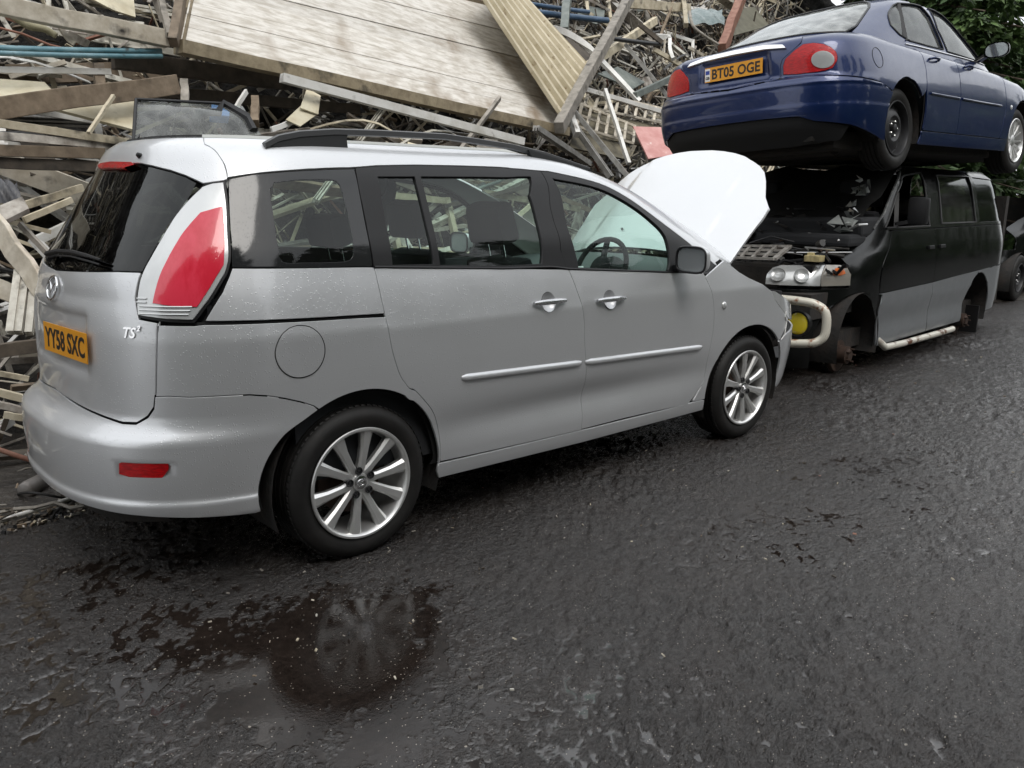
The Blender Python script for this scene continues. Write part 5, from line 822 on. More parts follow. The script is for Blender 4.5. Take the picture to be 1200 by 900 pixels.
# rubble-strewn verge under the heap
def verge_h(x, y):
    t = np.clip((y-.9-.35*np.sin(x*.7)*0)/.8, 0, 1); return t
mb = MB()
def zroad(x, y): return 0.012*math.sin(x*.9+1)*math.sin(y*1.1) + .004*math.sin(3.1*x+2*y)
mb.grid(lambda a, b: (-60 + 140*a, -60 + 76*b, -.012), 4, 4)
rd = mb.build('road', M_ROAD); tag(rd, kind='structure')
def vnoise(x, y, seed):
    xi = np.floor(x).astype(np.int64); yi = np.floor(y).astype(np.int64); fx = x-xi; fy = y-yi; fx = fx*fx*(3-2*fx); fy = fy*fy*(3-2*fy)
    def h(a, b):
        n = (a*374761393 + b*668265263 + seed*974711) & 0x7fffffff; n = ((n ^ (n >> 13))*1274126177) & 0x7fffffff; return ((n ^ (n >> 16)) & 0xffff)/65535.
    return (h(xi, yi)*(1-fx) + h(xi+1, yi)*fx)*(1-fy) + (h(xi, yi+1)*(1-fx) + h(xi+1, yi+1)*fx)*fy
def fbm(x, y, f, n, g=.5, seed=0):
    s = 0; a = 1; tot = 0
    for k in range(n): s = s + a*vnoise(x*f + 13.7*k, y*f - 7.1*k, seed+k); tot += a; a *= g; f *= 2.03
    return s/tot
# the surface dressing itself: real stones and hollows, finest near the parked cars
na, nr_ = 880, 720
A_ = np.linspace(math.radians(2), math.radians(96), na); Rr = 1.5*(16/1.5)**(np.arange(nr_)/(nr_-1)); AA, RR = np.meshgrid(A_, Rr)
X = -1.7 + RR*np.cos(AA); Y = -3.7 + RR*np.sin(AA)
X = X + (vnoise(X*9, Y*9, 77)-.5)*.03; Y2 = Y
c_, s_ = math.cos(.85), math.sin(.85); U1 = X*c_ + Y*s_; V1 = -X*s_ + Y*c_
fade = np.clip((15.0-RR)/5, 0, 1)
coarse = fbm(U1, V1*1.8, 14, 3, .6, 3); stones = fbm(X, Y, 55, 3, .7, 9); ridge = 1-np.abs(2*fbm(U1, V1*1.6, 22, 2, .5, 31)-1)
patch = fbm(X, Y, .8, 4, .55, 51)
rough_amt = .35 + 1.1*np.clip((patch-.42)*4, 0, 1)
H_ = (coarse-.5)*.030*rough_amt + (stones-.5)*.0120 + (ridge-.5)*.0120*rough_amt + (fbm(X, Y, 1.1, 4, .5, 5)-.5)*.030
for (px_, py_, r_, k_) in PUDDLES: H_ -= .085*k_*np.exp(-((X-px_)**2 + (Y-py_)**2)/(r_*.62)**2)
WL = -.0082
wet_ = np.clip((WL - H_)/.006 + .5, 0, 1); Z = (WL + .0012*np.logaddexp(0, (H_-WL)/.0012))*fade + .004 - (1-fade)*.014
n_ = na*nr_; me = bpy.data.meshes.new('road_surface'); me.vertices.add(n_); me.vertices.foreach_set('co', np.stack([X, Y2, Z], -1).reshape(-1).astype(np.float32))
ii = np.arange(n_).reshape(nr_, na); q = np.stack([ii[:-1, :-1], ii[:-1, 1:], ii[1:, 1:], ii[1:, :-1]], -1).reshape(-1, 4); q = q[:, ::-1]; nf_ = len(q)
me.loops.add(nf_*4); me.loops.foreach_set('vertex_index', q.reshape(-1).astype(np.int32)); me.polygons.add(nf_); me.polygons.foreach_set('loop_start', np.arange(0, nf_*4, 4, dtype=np.int32)); me.polygons.foreach_set('loop_total', np.full(nf_, 4, dtype=np.int32)); me.update()
me.polygons.foreach_set('use_smooth', np.ones(nf_, bool)); at_ = me.attributes.new('wet', 'FLOAT', 'POINT'); at_.data.foreach_set('value', (wet_*fade).reshape(-1).astype(np.float32)); me.materials.append(M_ROAD)
if me.polygons[0].normal.z < 0: me.flip_normals()
rs_ = bpy.data.objects.new('road_surface', me); COL.objects.link(rs_); tag(rs_, kind='structure')
M_DIRT = mat('wet_dirt', (.016, .013, .011), .55, 0, var=(6, (.05, .042, .034), .35, .75), dirt=(40, (.10, .09, .075), .62, .72), bump=(22, .9, .03))
mb = MB()
def vz(x, y): return min(.010, -.022 + max(0, y-.45)*.16) + max(0, (y-.5))*.03 + .03*abs(math.sin(x*2.1+y*3))*min(1, max(0, y-.5)) + .022*random.random()*min(1, max(0, (y-.45)*3))
mb.grid(lambda a, b: (-9 + 30*a, .45 + .25*math.sin(a*21)+.1*math.sin(a*57) + 4*b, vz(-9+30*a, .45+4*b)), 150, 26)
vg = mb.build('verge', M_DIRT, smooth=60); tag(vg, kind='structure')
def matq(q):
    x, y, z, a, b, c = q
    return Matrix.Translation((x, y, z)) @ Matrix.Rotation(a, 4, 'Z') @ Matrix.Rotation(b, 4, 'Y') @ Matrix.Rotation(c, 4, 'X')
# ================================================================ blue saloon stacked on the van
JG = empty('blue_saloon_car', 'dark blue saloon car stacked on top of the black van, its tail towards us', 'car', M=matq(JG_M))
J1, J2 = jg_low, jg_up; JC = J1.xc - J1.Lr; JC2 = J2.xc - J2.Lr; JF2 = J2.xd + J2.Lf; JF1 = J1.xd + J1.Lf
_jz = Curve(JG_ZT)
def jz(u_): return float(_jz(J1.P(u_, .9)[0])) - .004
def symc(h, c): return h + [(2*c-a, b) for a, b in h[::-1]]
def topline(u0, u1, n): return [(float(a), jz(float(a))) for a in np.linspace(u0, u1, n)]
JAR = (0, .335, .362); JAF = (2.71, .335, .362)
jb = [(JC, .640), (-1.60, .650), (-1.35, .667), (-1.04, .655), (-.72, .637), (-.48, .617), (-.41, .602), (-.345, .575)] + arc(*JAR, 142, 200, 14) + [(-.40, .215), (-.55, .25), (-.8, .31), (-1.08, .345), (-1.2, .385), (-1.5, .392), (JC, .394)]
def jb_relief(u, z):
    uu = np.where(u < JC, 2*JC-u, u)
    r_ = .010/(1+np.exp((z-.618)/.003)) - .005*np.exp(-((z-.596)/.006)**2)
    return r_ + .006/(1+np.exp((z-.470)/.003))
skin('rear_bumper', J1, symc(jb, JC), M_BLU, JG, relief=jb_relief, step=.02)
skin('bumper_valance', J1, symc([(JC, .390), (-1.5, .388), (-1.2, .381), (-1.08, .341), (-.8, .30), (-.9, .20), (-1.3, .17), (JC, .17)], JC), mat('valance', (.022, .022, .023), .6, spec=.3), JG, off=-.006, flange=.02, step=.03)
M_JLID = [(JC, .650), (-1.60, .660), (-1.374, .676), (-1.372, .765), (-1.35, .81), (-1.25, .875), (-1.195, .91)] + [(-1.17, jz(-1.17))] + topline(-1.2, JC, 8)
def lid_relief(u, z):
    d = np.abs(u-JC); k = 1/(1+np.exp((d-.33)/.008)) / (1+np.exp(-(z-.715)/.006)) / (1+np.exp((z-.885)/.006))
    return -.022*k + .012*np.exp(-((z-.935)/.03)**2)
lid = skin('boot_lid', J1, symc(M_JLID, JC), M_BLU, JG, relief=lid_relief, step=.02)
skin('chrome_strip', J1, symc([(JC, .930), (-1.5, .925), (-1.34, .905), (-1.315, .882), (-1.5, .897), (JC, .902)], JC), M_CHR, lid, off=.022, gap=0, flange=.02, step=.02)
pj = J1.P(JC, .793) + J1.N(JC, .793)*-.012
plate(lid, pj + np.array((-.004, 0, 0)), (0, -1, 0), J1.P(JC, .85) - J1.P(JC, .74), .52, .111, 'BT05 OGE', band=True)
jlamp = [(-1.352, .700), (-1.347, .765), (-1.326, .808), (-1.25, .862), (-1.177, .899), (-1.10, .899), (-1.027, .884), (-.975, .858), (-.940, .822), (-.935, .79), (-.944, .757), (-.984, .710), (-1.04, .695), (-1.10, .690), (-1.25, .690)]
jq = [(a, b) for a, b in M_JLID[2:8]] + topline(-1.14, .345, 22) + [(.37, .90), (.38, .80), (.37, .70), (.352, .62)] + [(a, b) for a, b in arc(*JAR, 40, 139, 26)] + [(-.41, .607), (-.48, .622), (-.72, .642), (-1.04, .660), (-1.35, .672)]
jrd = topline(.352, 1.085, 9) + [(1.09, .6), (1.085, .312), (.378, .312), (.386, .45), (.368, .60), (.377, .70), (.387, .80), (.377, .90)]
jfd = topline(1.092, 2.16, 12) + [(2.19, .85), (2.20, .6), (2.13, .312), (1.092, .312), (1.097, .6)]
jsl = [(.36, .306), (2.35, .306), (2.35, .20), (.34, .20), (.366, .27)]
jfw = topline(2.167, 3.1, 12) + [(3.25, .80), (3.2, .66), (3.06, .46)] + arc(*JAF, 18, 172, 34) + [(2.345, .31), (2.14, .31), (2.207, .6), (2.197, .85)]
jfb = [(3.065, .455), (3.2, .65), (3.6, .66), (JF1, .66), (JF1, .17), (3.3, .18)] + arc(*JAF, -20, 17, 8)
jhl = [(3.27, .79), (3.22, .67), (3.6, .67), (3.65, .76), (3.45, .80)]
G_JAG = glass('saloon_glass', (.42, .50, .46), .8, haze=.25)
G_SCRJ = glass('misted_glass', (.52, .60, .56), .8, haze=.75, rough=.05)
for sgn in (0, 1):
    fm = (lambda p: mir(p, JC)) if sgn else (lambda p: p); f2 = (lambda p: mir(p, JC2)) if sgn else (lambda p: p)
    qp = skin('rear_wing', J1, fm(jq), M_BLU, JG, holes=[fm(jlamp)], step=.035)
    lp = skin('tail_lamp', J1, fm(jlamp), M_RED, JG, off=.004, flange=.012, step=.02)
    if not sgn: cl = [(-1.048 + .082*math.cos(a), .772 + .060*math.sin(a)) for a in np.linspace(0, 2*PI, 28)[:-1]]
    if not sgn: skin('clear_lens', J1, fm(cl), M_CLR, lp, off=.010, gap=0, flange=.006, step=.02)
    if not sgn:
        cc = [(-.497 + .075*math.cos(a), .80 + .075*math.sin(a)) for a in np.linspace(0, 2*PI, 30)[:-1]]
        fs_ = MB(); fs_.tube([tuple(J1.P(a, b) + J1.N(a, b)*.0006) for a, b in cc], .002, 5, closed=True); fs_.build('fuel_flap', M_GAP, qp, smooth=60)
    for nm, P_ in (('rear_door', jrd), ('front_door', jfd)):
        d = skin(nm, J1, fm(P_), M_BLU, JG, step=.04)
        a0, a1 = (.44, 1.06) if nm == 'rear_door' else (1.12, 2.06)
        S = MB(); S.tube([J1.P(a if not sgn else 2*JC-a, .605) + J1.N(a if not sgn else 2*JC-a, .605)*.004 for a in np.linspace(a0, a1, 14)], .009, 6); S.build('rubbing_strip', M_BLU, d, smooth=60)
        S = MB(); ha = .50 if nm == 'rear_door' else 1.24
        S.tube([J1.P(a if not sgn else 2*JC-a, .885) + J1.N(a if not sgn else 2*JC-a, .885)*o for a, o in ((ha, .004), (ha+.03, .03), (ha+.13, .032), (ha+.17, .006))], .011, 7); S.build('door_handle', M_BLU, d, smooth=60)
        S = MB(); S.tube([J2.P(a if not sgn else 2*JC2-a, .985) + J2.N(a if not sgn else 2*JC2-a, .985)*.004 for a in np.linspace(max(a0-.1, .2), a1-.35*(nm != 'rear_door'), 14)], .006, 5); S.build('waist_moulding', M_CHR, d, smooth=60)
    skin('sill', J1, fm(jsl), M_BLU, JG, step=.05)
    wg = skin('front_wing', J1, fm(jfw), M_BLU, JG, step=.04)
    if not sgn:
        S = MB(); S.lathe([(0, .008), (.018, .006), (.024, 0)], 14, on_skin(J1, 2.33, .605, .001)); S.build('side_repeater', M_CLR, wg, smooth=50)
    skin('headlamp', J1, fm(jhl), M_CLR, JG, step=.04)
    skin('front_bumper', J1, fm(jfb), M_BLU, JG, step=.05)
    rg = [(.03, 1.215), (.015, 1.25), (.03, 1.33), (.09, 1.358), (.55, 1.385), (.85, 1.390), (.93, 1.30), (.975, 1.02), (.70, 1.015), (.40, 1.022), (.25, 1.06), (.11, 1.13)]
    fg = [(1.02, 1.392), (1.3, 1.392), (1.53, 1.37), (1.64, 1.30), (1.685, 1.20), (1.70, 1.10), (1.72, 1.0), (1.4, 1.0), (1.03, 1.01), (.995, 1.2)]
    cs = [(-.25, .93), (-.235, 1.1), (-.27, 1.30), (-.35, 1.37), (-.44, 1.40), (-.46, 1.447)] + [(float(a), 1.447) for a in np.linspace(-.3, 1.5, 12)] + [(1.62, 1.43), (1.68, 1.38), (1.73, 1.29), (1.77, 1.18), (1.81, 1.06), (1.86, .93)]
    cb = skin('cabin_side', J2, f2(cs), M_BLU, JG, holes=[f2(rg), f2(fg)], step=.05, flange=.025)
    skin('window_glass', J2, f2(rg), G_JAG, cb, off=-.012, gap=-.004, flange=0, step=.06)
    skin('window_glass', J2, f2(fg), G_JAG, cb, off=-.012, gap=-.004, flange=0, step=.06)
    for g_ in (rg, fg):
        S = MB(); S.tube([tuple(J2.P(a if not sgn else 2*JC2-a, b) + J2.N(a if not sgn else 2*JC2-a, b)*.002) for a, b in densify(g_, .05)], .007, 5, closed=True); S.build('window_trim', M_TRIM, cb, smooth=60)
    S = MB(); S.bar(J2.P(.125 if not sgn else 2*JC2-.125, 1.36) + J2.N(.1, 1.3)*0, J2.P(.35 if not sgn else 2*JC2-.35, 1.02), .03, .012); S.build('window_bar', M_TRIM, cb)
    # mirror
    s_ = 1 if sgn else -1; cx, cy, cz = 1.66, .97*s_, 1.055
    q4 = lambda v_: math.copysign(abs(v_)**.75, v_)
    m = MB(); m.grid(lambda a, b: (cx + .11*b, cy + .105*q4(math.cos(a*2*PI))*(1-b**2.4), cz + .068*q4(math.sin(a*2*PI))*(1-b**2.4)), 26, 7); mo = m.build('door_mirror', M_BLK, JG, smooth=60)
    m = MB(); m.add([(cx-.002, cy + .093*q4(math.cos(t)), cz + .058*q4(math.sin(t))) for t in np.linspace(0, 2*PI, 27)[:-1]], [tuple(range(26))]); m.build('mirror_glass', mat('bright_mirror', (.55, .58, .6), .06, .9), mo)
    m = MB(); m.bar((cx+.03, cy-.09*s_, cz-.03), (cx+.08, .78*s_, cz-.06), .06, .03); m.build('mirror_arm', M_BLK, mo, bevel=.006)
    for wx in (0, 2.71): wheel_well(JG, wx, .335, .37, .855, .50, s_)
    backing(J1, [fm(p) for p in (jq, jrd, jfd, jfw)], [fm(jlamp)], 'inner_panel', M_GAP, JG, off=-.02)
backing(J1, [symc(jb, JC), symc(M_JLID, JC)], [], 'inner_panel', M_GAP, JG, off=-.03)
skin('rear_window', J2, symc([(JC2, 1.405), (-.47, 1.392), (-.36, 1.36), (-.285, 1.30), (-.25, 1.1), (-.30, 1.035), (JC2, 1.045)], JC2), G_SCRJ, JG, off=-.003, gap=0, flange=0, step=.05)
S = MB(); S.tube([tuple(J2.P(a, b) + J2.N(a, b)*.001) for a, b in densify(symc([(JC2, 1.405), (-.47, 1.392), (-.36, 1.36), (-.285, 1.30), (-.25, 1.1), (-.30, 1.035), (JC2, 1.045)], JC2), .05)], .009, 5, closed=True); S.build('window_seal', M_TRIM, JG, smooth=60)
skin('roof_rear_edge', J2, symc([(JC2, 1.447), (-.464, 1.447), (-.45, 1.402), (JC2, 1.411)], JC2), M_BLU, JG, gap=0, step=.05)
skin('rear_deck_panel', J2, symc([(JC2, 1.038), (-.30, 1.03), (-.25, .96), (JC2, .95)], JC2), M_BLU, JG, gap=0, flange=0, step=.05)
skin('windscreen', J2, symc([(JF2, 1.41), (1.66, 1.41), (1.74, 1.29), (1.82, 1.06), (1.87, .94), (JF2, .94)], JF2), G_JAG, JG, off=-.003, gap=0, flange=0, step=.06)
skin('roof_header', J2, symc([(JF2, 1.447), (1.53, 1.447), (1.655, 1.415), (JF2, 1.415)], JF2), M_BLU, JG, gap=0, flange=0, step=.06)
deck(J1, jz, (-.5, 3.0), .035, 'bonnet_and_boot_deck', M_BLU, JG, skip=lambda c: -.25 < c[0] < 2.1 and abs(c[1]) < .73)
deck(J2, lambda a: 1.4465, (.75, 1.0), .045, 'roof', M_BLU, JG)
m = MB(); m.box((1.2, 0, .22), (3.9, 1.40, .14)); m.box((-.62, 0, .30), (.62, 1.25, .20)); m.box((2.7, 0, .32), (1.1, 1.1, .3)); m.build('floor_pan', M_UND, JG, bevel=.03)
m = MB(); m.tube([(-.45, -.55, .22), (-.45, .55, .22)], .10, 12); m.build('silencer', M_UND, JG, smooth=50)
m = MB(); m.tube([(-.98, -.45, .28), (-.6, -.45, .24), (.3, -.2, .16), (2.2, -.1, .14)], .028, 8); m.build('exhaust_pipe', M_DISC, JG, smooth=50)
m = MB(); m.bar((-.05, -.7, .25), (.1, .7, .25), .12, .06); m.build('suspension_arm', M_UND, JG)
m = MB(); m.bar((.25, -.35, .17), (.3, .35, .17), .12, .06); m.build('suspension_arm', M_UND, JG)
seat(JG, 1.55, -.36, .33, hz=.60); seat(JG, 1.55, .36, .33, hz=.60); seat(JG, .55, 0, .33, w=1.2, hz=.5, headw=.25)
m = MB(); m.grid(lambda a, b: (-.45+.7*a, -.62+1.24*b, .98), 3, 3); m.build('parcel_shelf', M_INT, JG)
for wx, st in ((0, 'steel'), (2.71, 'multi')):
    wheel(JG, 'wheel', (wx, -.735, .316), R_=.316, rr=.213, style=st, label='bare black steel wheel' if st == 'steel' else None); wheel(JG, 'wheel', (wx, .735, .316), R_=.316, rr=.213, style=st, side=1)

# ================================================================ black and grey van underneath
def van(M, label, main):
    V = empty('van', label, 'van', M=M); C0 = vn.xc - vn.Lr; C1 = vn.xd + vn.Lf
    VAR, VAF = (3.02, .29, .405), (0.0, .29, .405)
    fdoor = [(.36, .665), (.42, .655), (.455, .20), (1.60, .205), (1.585, .68)]
    fdoor_u = [(.36, .674), (1.585, .689), (1.60, 1.19), (.30, 1.19)]
    wtop = [(float(a), 1.757) for a in np.linspace(1.62, 4.25, 14)]
    sd_g = [(1.60, .689), (2.35, .712), (2.66, .718)] + [(2.60, .36)] + [(2.585, .22), (1.612, .205)]
    sd_g = [(1.592, .680), (2.3, .703), (2.95, .720), (2.93, .69)] + arc(VAR[0], VAR[1], VAR[2], 103, 186, 18) + [(2.6, .205), (1.61, .205)]
    rq_g = [(2.955, .720), (4.25, .757), (4.25, .28), (3.55, .25)] + arc(VAR[0], VAR[1], VAR[2], -6, 98, 18)
    up_b = [(1.592, .690), (4.25, .767), (4.25, 1.19), (1.608, 1.19)]
    bump = [(C0, .565), (-.9, .565), (-.55, .57), (-.40, .575)] + arc(*VAF, 146, 182, 8) + [(-.42, .10), (C0, .10)]
    wing = [(C0, .755), (-.95, .752), (-.42, .742), (-.108, .748), (-.118, .86), (-.20, .925), (-.30, .965), (-.485, 1.03), (-.50, 1.06), (-.42, 1.115), (-.337, 1.165), (-.20, 1.21), (-.10, 1.235), (.28, 1.185), (.352, .67), (.385, .45)] + arc(*VAF, 24, 144, 22) + [(-.41, .582), (-.9, .572), (C0, .572)]
    pill = [(-.14, 1.225), (.02, 1.40), (.12, 1.55), (.50, 1.66), (1.0, 1.71), (1.30, 1.757)] + wtop + [(4.25, 1.195), (1.60, 1.195), (.27, 1.195)]
    win = [(.10, 1.215), (.30, 1.46), (.40, 1.52), (1.05, 1.665), (1.50, 1.70), (1.47, 1.215)]
    w2 = [(1.80, 1.232), (1.88, 1.685), (2.85, 1.690), (2.84, 1.228)]; w3 = [(2.98, 1.228), (2.98, 1.690), (3.75, 1.670), (3.80, 1.228)]
    lampv = [(-.94, .775), (-.955, .85), (-.93, .90), (-.86, .92), (-.45, .93), (-.425, .77)]
    indv = [(-.448, .93), (-.30, .928), (-.211, .912), (-.135, .855), (-.115, .767), (-.42, .77)]
    for sgn in (0, 1):
        fm = (lambda p: mir(p, C0)) if sgn else (lambda p: p)
        if main or not sgn:
            if main:
                skin('front_wing', vn, fm(wing), M_BLK, V, holes=[fm(lampv + indv[1:-1][:0])] if False else (), step=.05)
                hl_ = skin('headlamp', vn, fm(lampv), M_CLR, V, off=.012, flange=.02, step=.03)
                for k in (-.84, -.62):
                    rf = MB(); rf.lathe([(.060, .0), (.05, -.008), (.03, -.014), (0, -.018)], 24, on_skin(vn, k if not sgn else 2*C0-k, .845, .026)); rf.build('reflector', mat('reflector', (.50, .51, .51), .25, .35, coat=1, var=(9, (.36, .37, .37), .42, .62)), hl_, smooth=60)
                ind_ = skin('indicator', vn, fm(indv), mat('smoked_lens', (.30, .28, .25), .2, .2, coat=1), V, off=.014, flange=.02, step=.03)
                skin('amber_lens', vn, fm([(-.34, .855), (-.33, .905), (-.25, .900), (-.21, .865), (-.25, .85)]), mat('amber_lens2', (.75, .17, .03), .3, 0, coat=1), ind_, off=.019, gap=0, flange=.004, step=.03)
            else: skin('front_wing', vn, fm(wing), M_BLK, V, step=.06)
            dr = skin('front_door', vn, fm(fdoor_u), M_BLK, V, step=.06); skin('grey_lower_panel', vn, fm(fdoor), M_GRY, dr, step=.05, relief=van_relief)
            sl = skin('sliding_door', vn, fm([(1.592, .690), (2.935, .720), (2.94, 1.19), (1.608, 1.19)]), M_BLK, V, step=.06); skin('grey_lower_panel', vn, fm(sd_g), M_GRY, sl, step=.05, relief=van_relief)
            rq = skin('rear_quarter_panel', vn, fm([(2.942, .720), (4.25, .767), (4.25, 1.19), (2.947, 1.19)]), M_BLK, V, step=.06); skin('grey_lower_panel', vn, fm(rq_g), M_GRY, rq, step=.05)
            fr_ = skin('window_pillars', vn, fm(pill), M_BLK, V, holes=[fm(win), fm(w2), fm(w3)], flange=.02, step=.07)
            G_V = glass('van_glass', (.16, .17, .14), .5, haze=.02, rough=.1)
            skin('window_glass', vn, fm(w2), glass('dusty_van_glass', (.20, .20, .16), (.5), haze=.10, rough=.08), fr_, off=-.008, gap=-.003, flange=0, step=.08); skin('window_glass', vn, fm(w3), G_V, fr_, off=-.008, gap=-.003, flange=0, step=.08)
            for g_ in (win, w2):
                S = MB(); S.tube([tuple(vn.P(a if not sgn else 2*C0-a, b) + vn.N(a if not sgn else 2*C0-a, b)*.002) for a, b in densify(g_, .08)], .008, 5, closed=True); S.build('window_seal', mat('grey_seal', (.07, .07, .072), .35), fr_, smooth=60)
            S = MB(); S.bar(vn.P(.40 if not sgn else 2*C0-.40, 1.51), vn.P(.42 if not sgn else 2*C0-.42, 1.22), .035, .02); S.build('window_bar', M_TRIM, fr_)
            for hx in (1.42, 1.72):
                S = MB(); S.box((0, 0, 0), (.14, .035, .02), on_skin(vn, hx if not sgn else 2*C0-hx, 1.02, .008)); S.build('door_handle', M_TRIM, dr, bevel=.006)
            for g0 in (fdoor_u, fdoor): pass
            wheel_well(V, VAR[0], VAR[1], .41, .83, .45, -1 if not sgn else 1); wheel_well(V, VAF[0], VAF[1], .41, .83, .45, -1 if not sgn else 1)
            backing(vn, [fm(p) for p in (fdoor, fdoor_u, sd_g, up_b)], [], 'inner_panel', M_GAP, V, off=-.02)
            s_ = 1 if sgn else -1
            m = MB(); m.box((.62, .98*s_, 1.36), (.10, .16, .23)); m.bar((.60, .92*s_, 1.27), (.55, .82*s_, 1.25), .05, .03); m.build('door_mirror', M_TRIM, V, bevel=.03, smooth=50)
    skin('front_bumper', vn, symc(bump, C0), M_BLK, V, step=.06, off=.012)
    deck(vn, lambda a: 1.757, (1.4, 3.6), .03, 'roof', M_BLK, V, skip=(lambda c: c[0] < 1.05) if main else None)
    m = MB(); m.box((2.0, 0, .28), (4.1, 1.35, .16)); m.box((4.05, 0, .9), (.1, 1.5, 1.2)); m.build('floor_pan', M_UND, V)
    if main:
        m = MB(); m.box((.05, 0, 1.12), (.35, 1.45, .10)); m.box((.30, 0, 1.22), (.45, 1.45, .14), jit=.02); m.build('dashboard', M_INT, V, bevel=.03)
        m = MB(); m.box((-.28, 0, .62), (.78, 1.40, .20)); m.build('engine_bay_floor', M_UND, V)
        m = MB(); m.box((-.30, -.1, .82), (.42, .50, .22)); m.build('engine', M_UND, V, bevel=.03, label='oily engine block in the open bay')
        m = MB(); m.box((-.38, -.50, .83), (.22, .20, .20)); m.build('battery', M_TRIM, V, bevel=.01)
        for k, (z_, x_) in enumerate(((1.00, -.18), (1.04, -.10), (1.08, -.03), (1.11, .05))):
            m = MB(); m.tube([(x_ - .06*(1-((q-.5)*2)**2), -.72 + 1.44*q, z_ + .02*math.sin(q*9+k)) for q in np.linspace(0, 1, 13)], .012 if k % 2 else .018, 6); m.build('cowl_rail', mat('worn_black', (.035, .033, .031), .4, 0, var=(9, (.12, .115, .105), .55, .8)), V, smooth=60)
        Mi = M.inverted(); qd = [Mi @ Vector(p) for p in ((4.22, .307, .985), (4.22, -.10, .995), (4.62, .01, 1.075), (4.62, .50, 1.055))]; gp = empty('vent_plate', None, None); gp.parent = V; gp.empty_display_size = .05
        def qf(a, b): return (qd[0]*(1-a)+qd[1]*a)*(1-b) + (qd[3]*(1-a)+qd[2]*a)*b
        m_al = mat('cast_plate', (.48, .46, .43), .45, .4, var=(14, (.22, .20, .18), .42, .7))
        for a in (0, .25, .5, .75, 1): m = MB(); m.bar(qf(a, 0), qf(a, 1), .035 if a in (0, 1) else .02, .022); m.build('plate_bar', m_al, gp)
        for b in (0, .33, .66, 1): m = MB(); m.bar(qf(0, b), qf(1, b), .035 if b in (0, 1) else .016, .020); m.build('plate_bar', m_al, gp)
        er = random.Random(8)
        for k in range(70):
            c = Vector((er.uniform(-.45, .35), er.uniform(-.70, .6), 0)); c.z = .95 + .42*(c.x+.45) + er.uniform(-.02, .10); s_ = er.uniform(.015, .06); m = MB(); ty = er.random()
            if ty < .4: m.box(c, (s_*er.uniform(.6, 2), s_*er.uniform(.6, 2.4), s_*.6), Matrix.Translation(c) @ Euler((er.uniform(-.6, .6), er.uniform(-.6, .6), er.uniform(0, 3))).to_matrix().to_4x4() @ Matrix.Translation(-c))
            elif ty < .8: m.tube([c, c + Vector((er.uniform(-.1, .1), er.uniform(-.2, .2), er.uniform(0, .05))), c + Vector((er.uniform(-.15, .15), er.uniform(-.35, .35), er.uniform(-.03, .04)))], s_*.22, 6)
            else: m.lathe([(0, s_*.5), (s_*.5, s_*.5), (s_*.6, 0), (s_*.5, -s_*.4)], 10, Matrix.Translation(c) @ Euler((er.uniform(-1, 1), er.uniform(-1, 1), 0)).to_matrix().to_4x4())
            m.build('engine_fitting', [M_STEEL, M_UND, M_ALY, M_DISC, M_TRIM, M_TRIM, MATS['worn_black']][er.randrange(7)], V, smooth=40)
        for k in range(16):
            m = MB(); y0 = -.65 + .085*k; m.tube([(-.5+random.uniform(0, .3), y0 + random.uniform(-.2, .2), .84 + random.random()*.12) for _ in range(5)], .010 + .008*random.random(), 6); m.build('hose', M_TRIM, V, smooth=60)
        m = MB(); m.tube([(.35, -.45, 1.36), (.9, .2, 1.45)], .02, 6); m.build('broken_trim', M_TRIM, V)
        m = MB(); m.grid(lambda a, b: (.22+.75*a, -.66 + 1.32*b, 1.28 + .45*a + .03*math.sin(b*14+a*9)), 8, 12); m.build('dark_cab_sheet', M_GAP, V, smooth=60)  # near-black sheet added as the shade inside the cab behind the missing windscreen
        m = MB(); m.box((-.46, -.60, .99), (.10, .13, .05)); m.box((-.44, -.56, 1.02), (.04, .05, .03)); m.build('relay_box', mat('cream_plastic', (.50, .42, .22), .5, 0, var=(20, (.25, .2, .11), .45, .7)), V, bevel=.006)
        # shattered windscreen hanging from the near pillar
        for k in range(26):
            q = random.random(); c = Vector((-.02 + .62*q + random.uniform(-.03, .03), -.66 + .10*q + random.uniform(-.01, .12), 1.22 + .40*q + random.uniform(-.05, .04))); w_ = random.uniform(.03, .08)
            m = MB(); m.add([c + Vector((random.uniform(-w_, w_), random.uniform(-w_, w_), random.uniform(-w_, w_))) for _ in range(4)], [(0, 1, 2), (0, 2, 3)]); m.build('glass_shard', mat('frosted_shard', (.33, .35, .34), .25, .1, coat=1), V)
        S = MB(); S.tube([tuple(vn.P(a, b) + vn.N(a, b)*.012) for a, b in ((-.16, 1.20), (-.02, 1.33), (.10, 1.50), (.42, 1.635), (.9, 1.69))], .013, 6); S.build('pillar_edge', mat('scuffed_pillar', (.06, .062, .063), .35, 0, var=(20, (.32, .32, .31), .5, .75)), V, smooth=60)
        seat(V, 1.0, -.42, .62, hz=.62); seat(V, 1.0, .42, .62, hz=.62); seat(V, 2.1, -.1, .62, w=1.0, hz=.58)
        # stripped hubs standing on the road
        for hx in (-.0, 3.02):
            for s_ in (-1, 1):
                m = MB(); Mh = Matrix.Translation((hx, s_*.66, .165)) @ Matrix.Rotation(PI/2*(-s_), 4, 'X')
                m.lathe([(0, .115), (.045, .115), (.055, .10), (.075, .095), (.078, .02), (.150, .012), (.158, 0), (.158, -.02), (.150, -.03), (.06, -.05), (.05, -.16), (0, -.16)], 30, Mh); h_ = m.build('wheel_hub', M_DISC, V, smooth=40)
                for k in range(5):
                    a = 2*PI*k/5; m = MB(); m.tube([Mh @ Vector((.055*math.cos(a), .055*math.sin(a), .09)), Mh @ Vector((.055*math.cos(a), .055*math.sin(a), .135))], .008, 6); m.build('wheel_stud', M_DISC, h_)
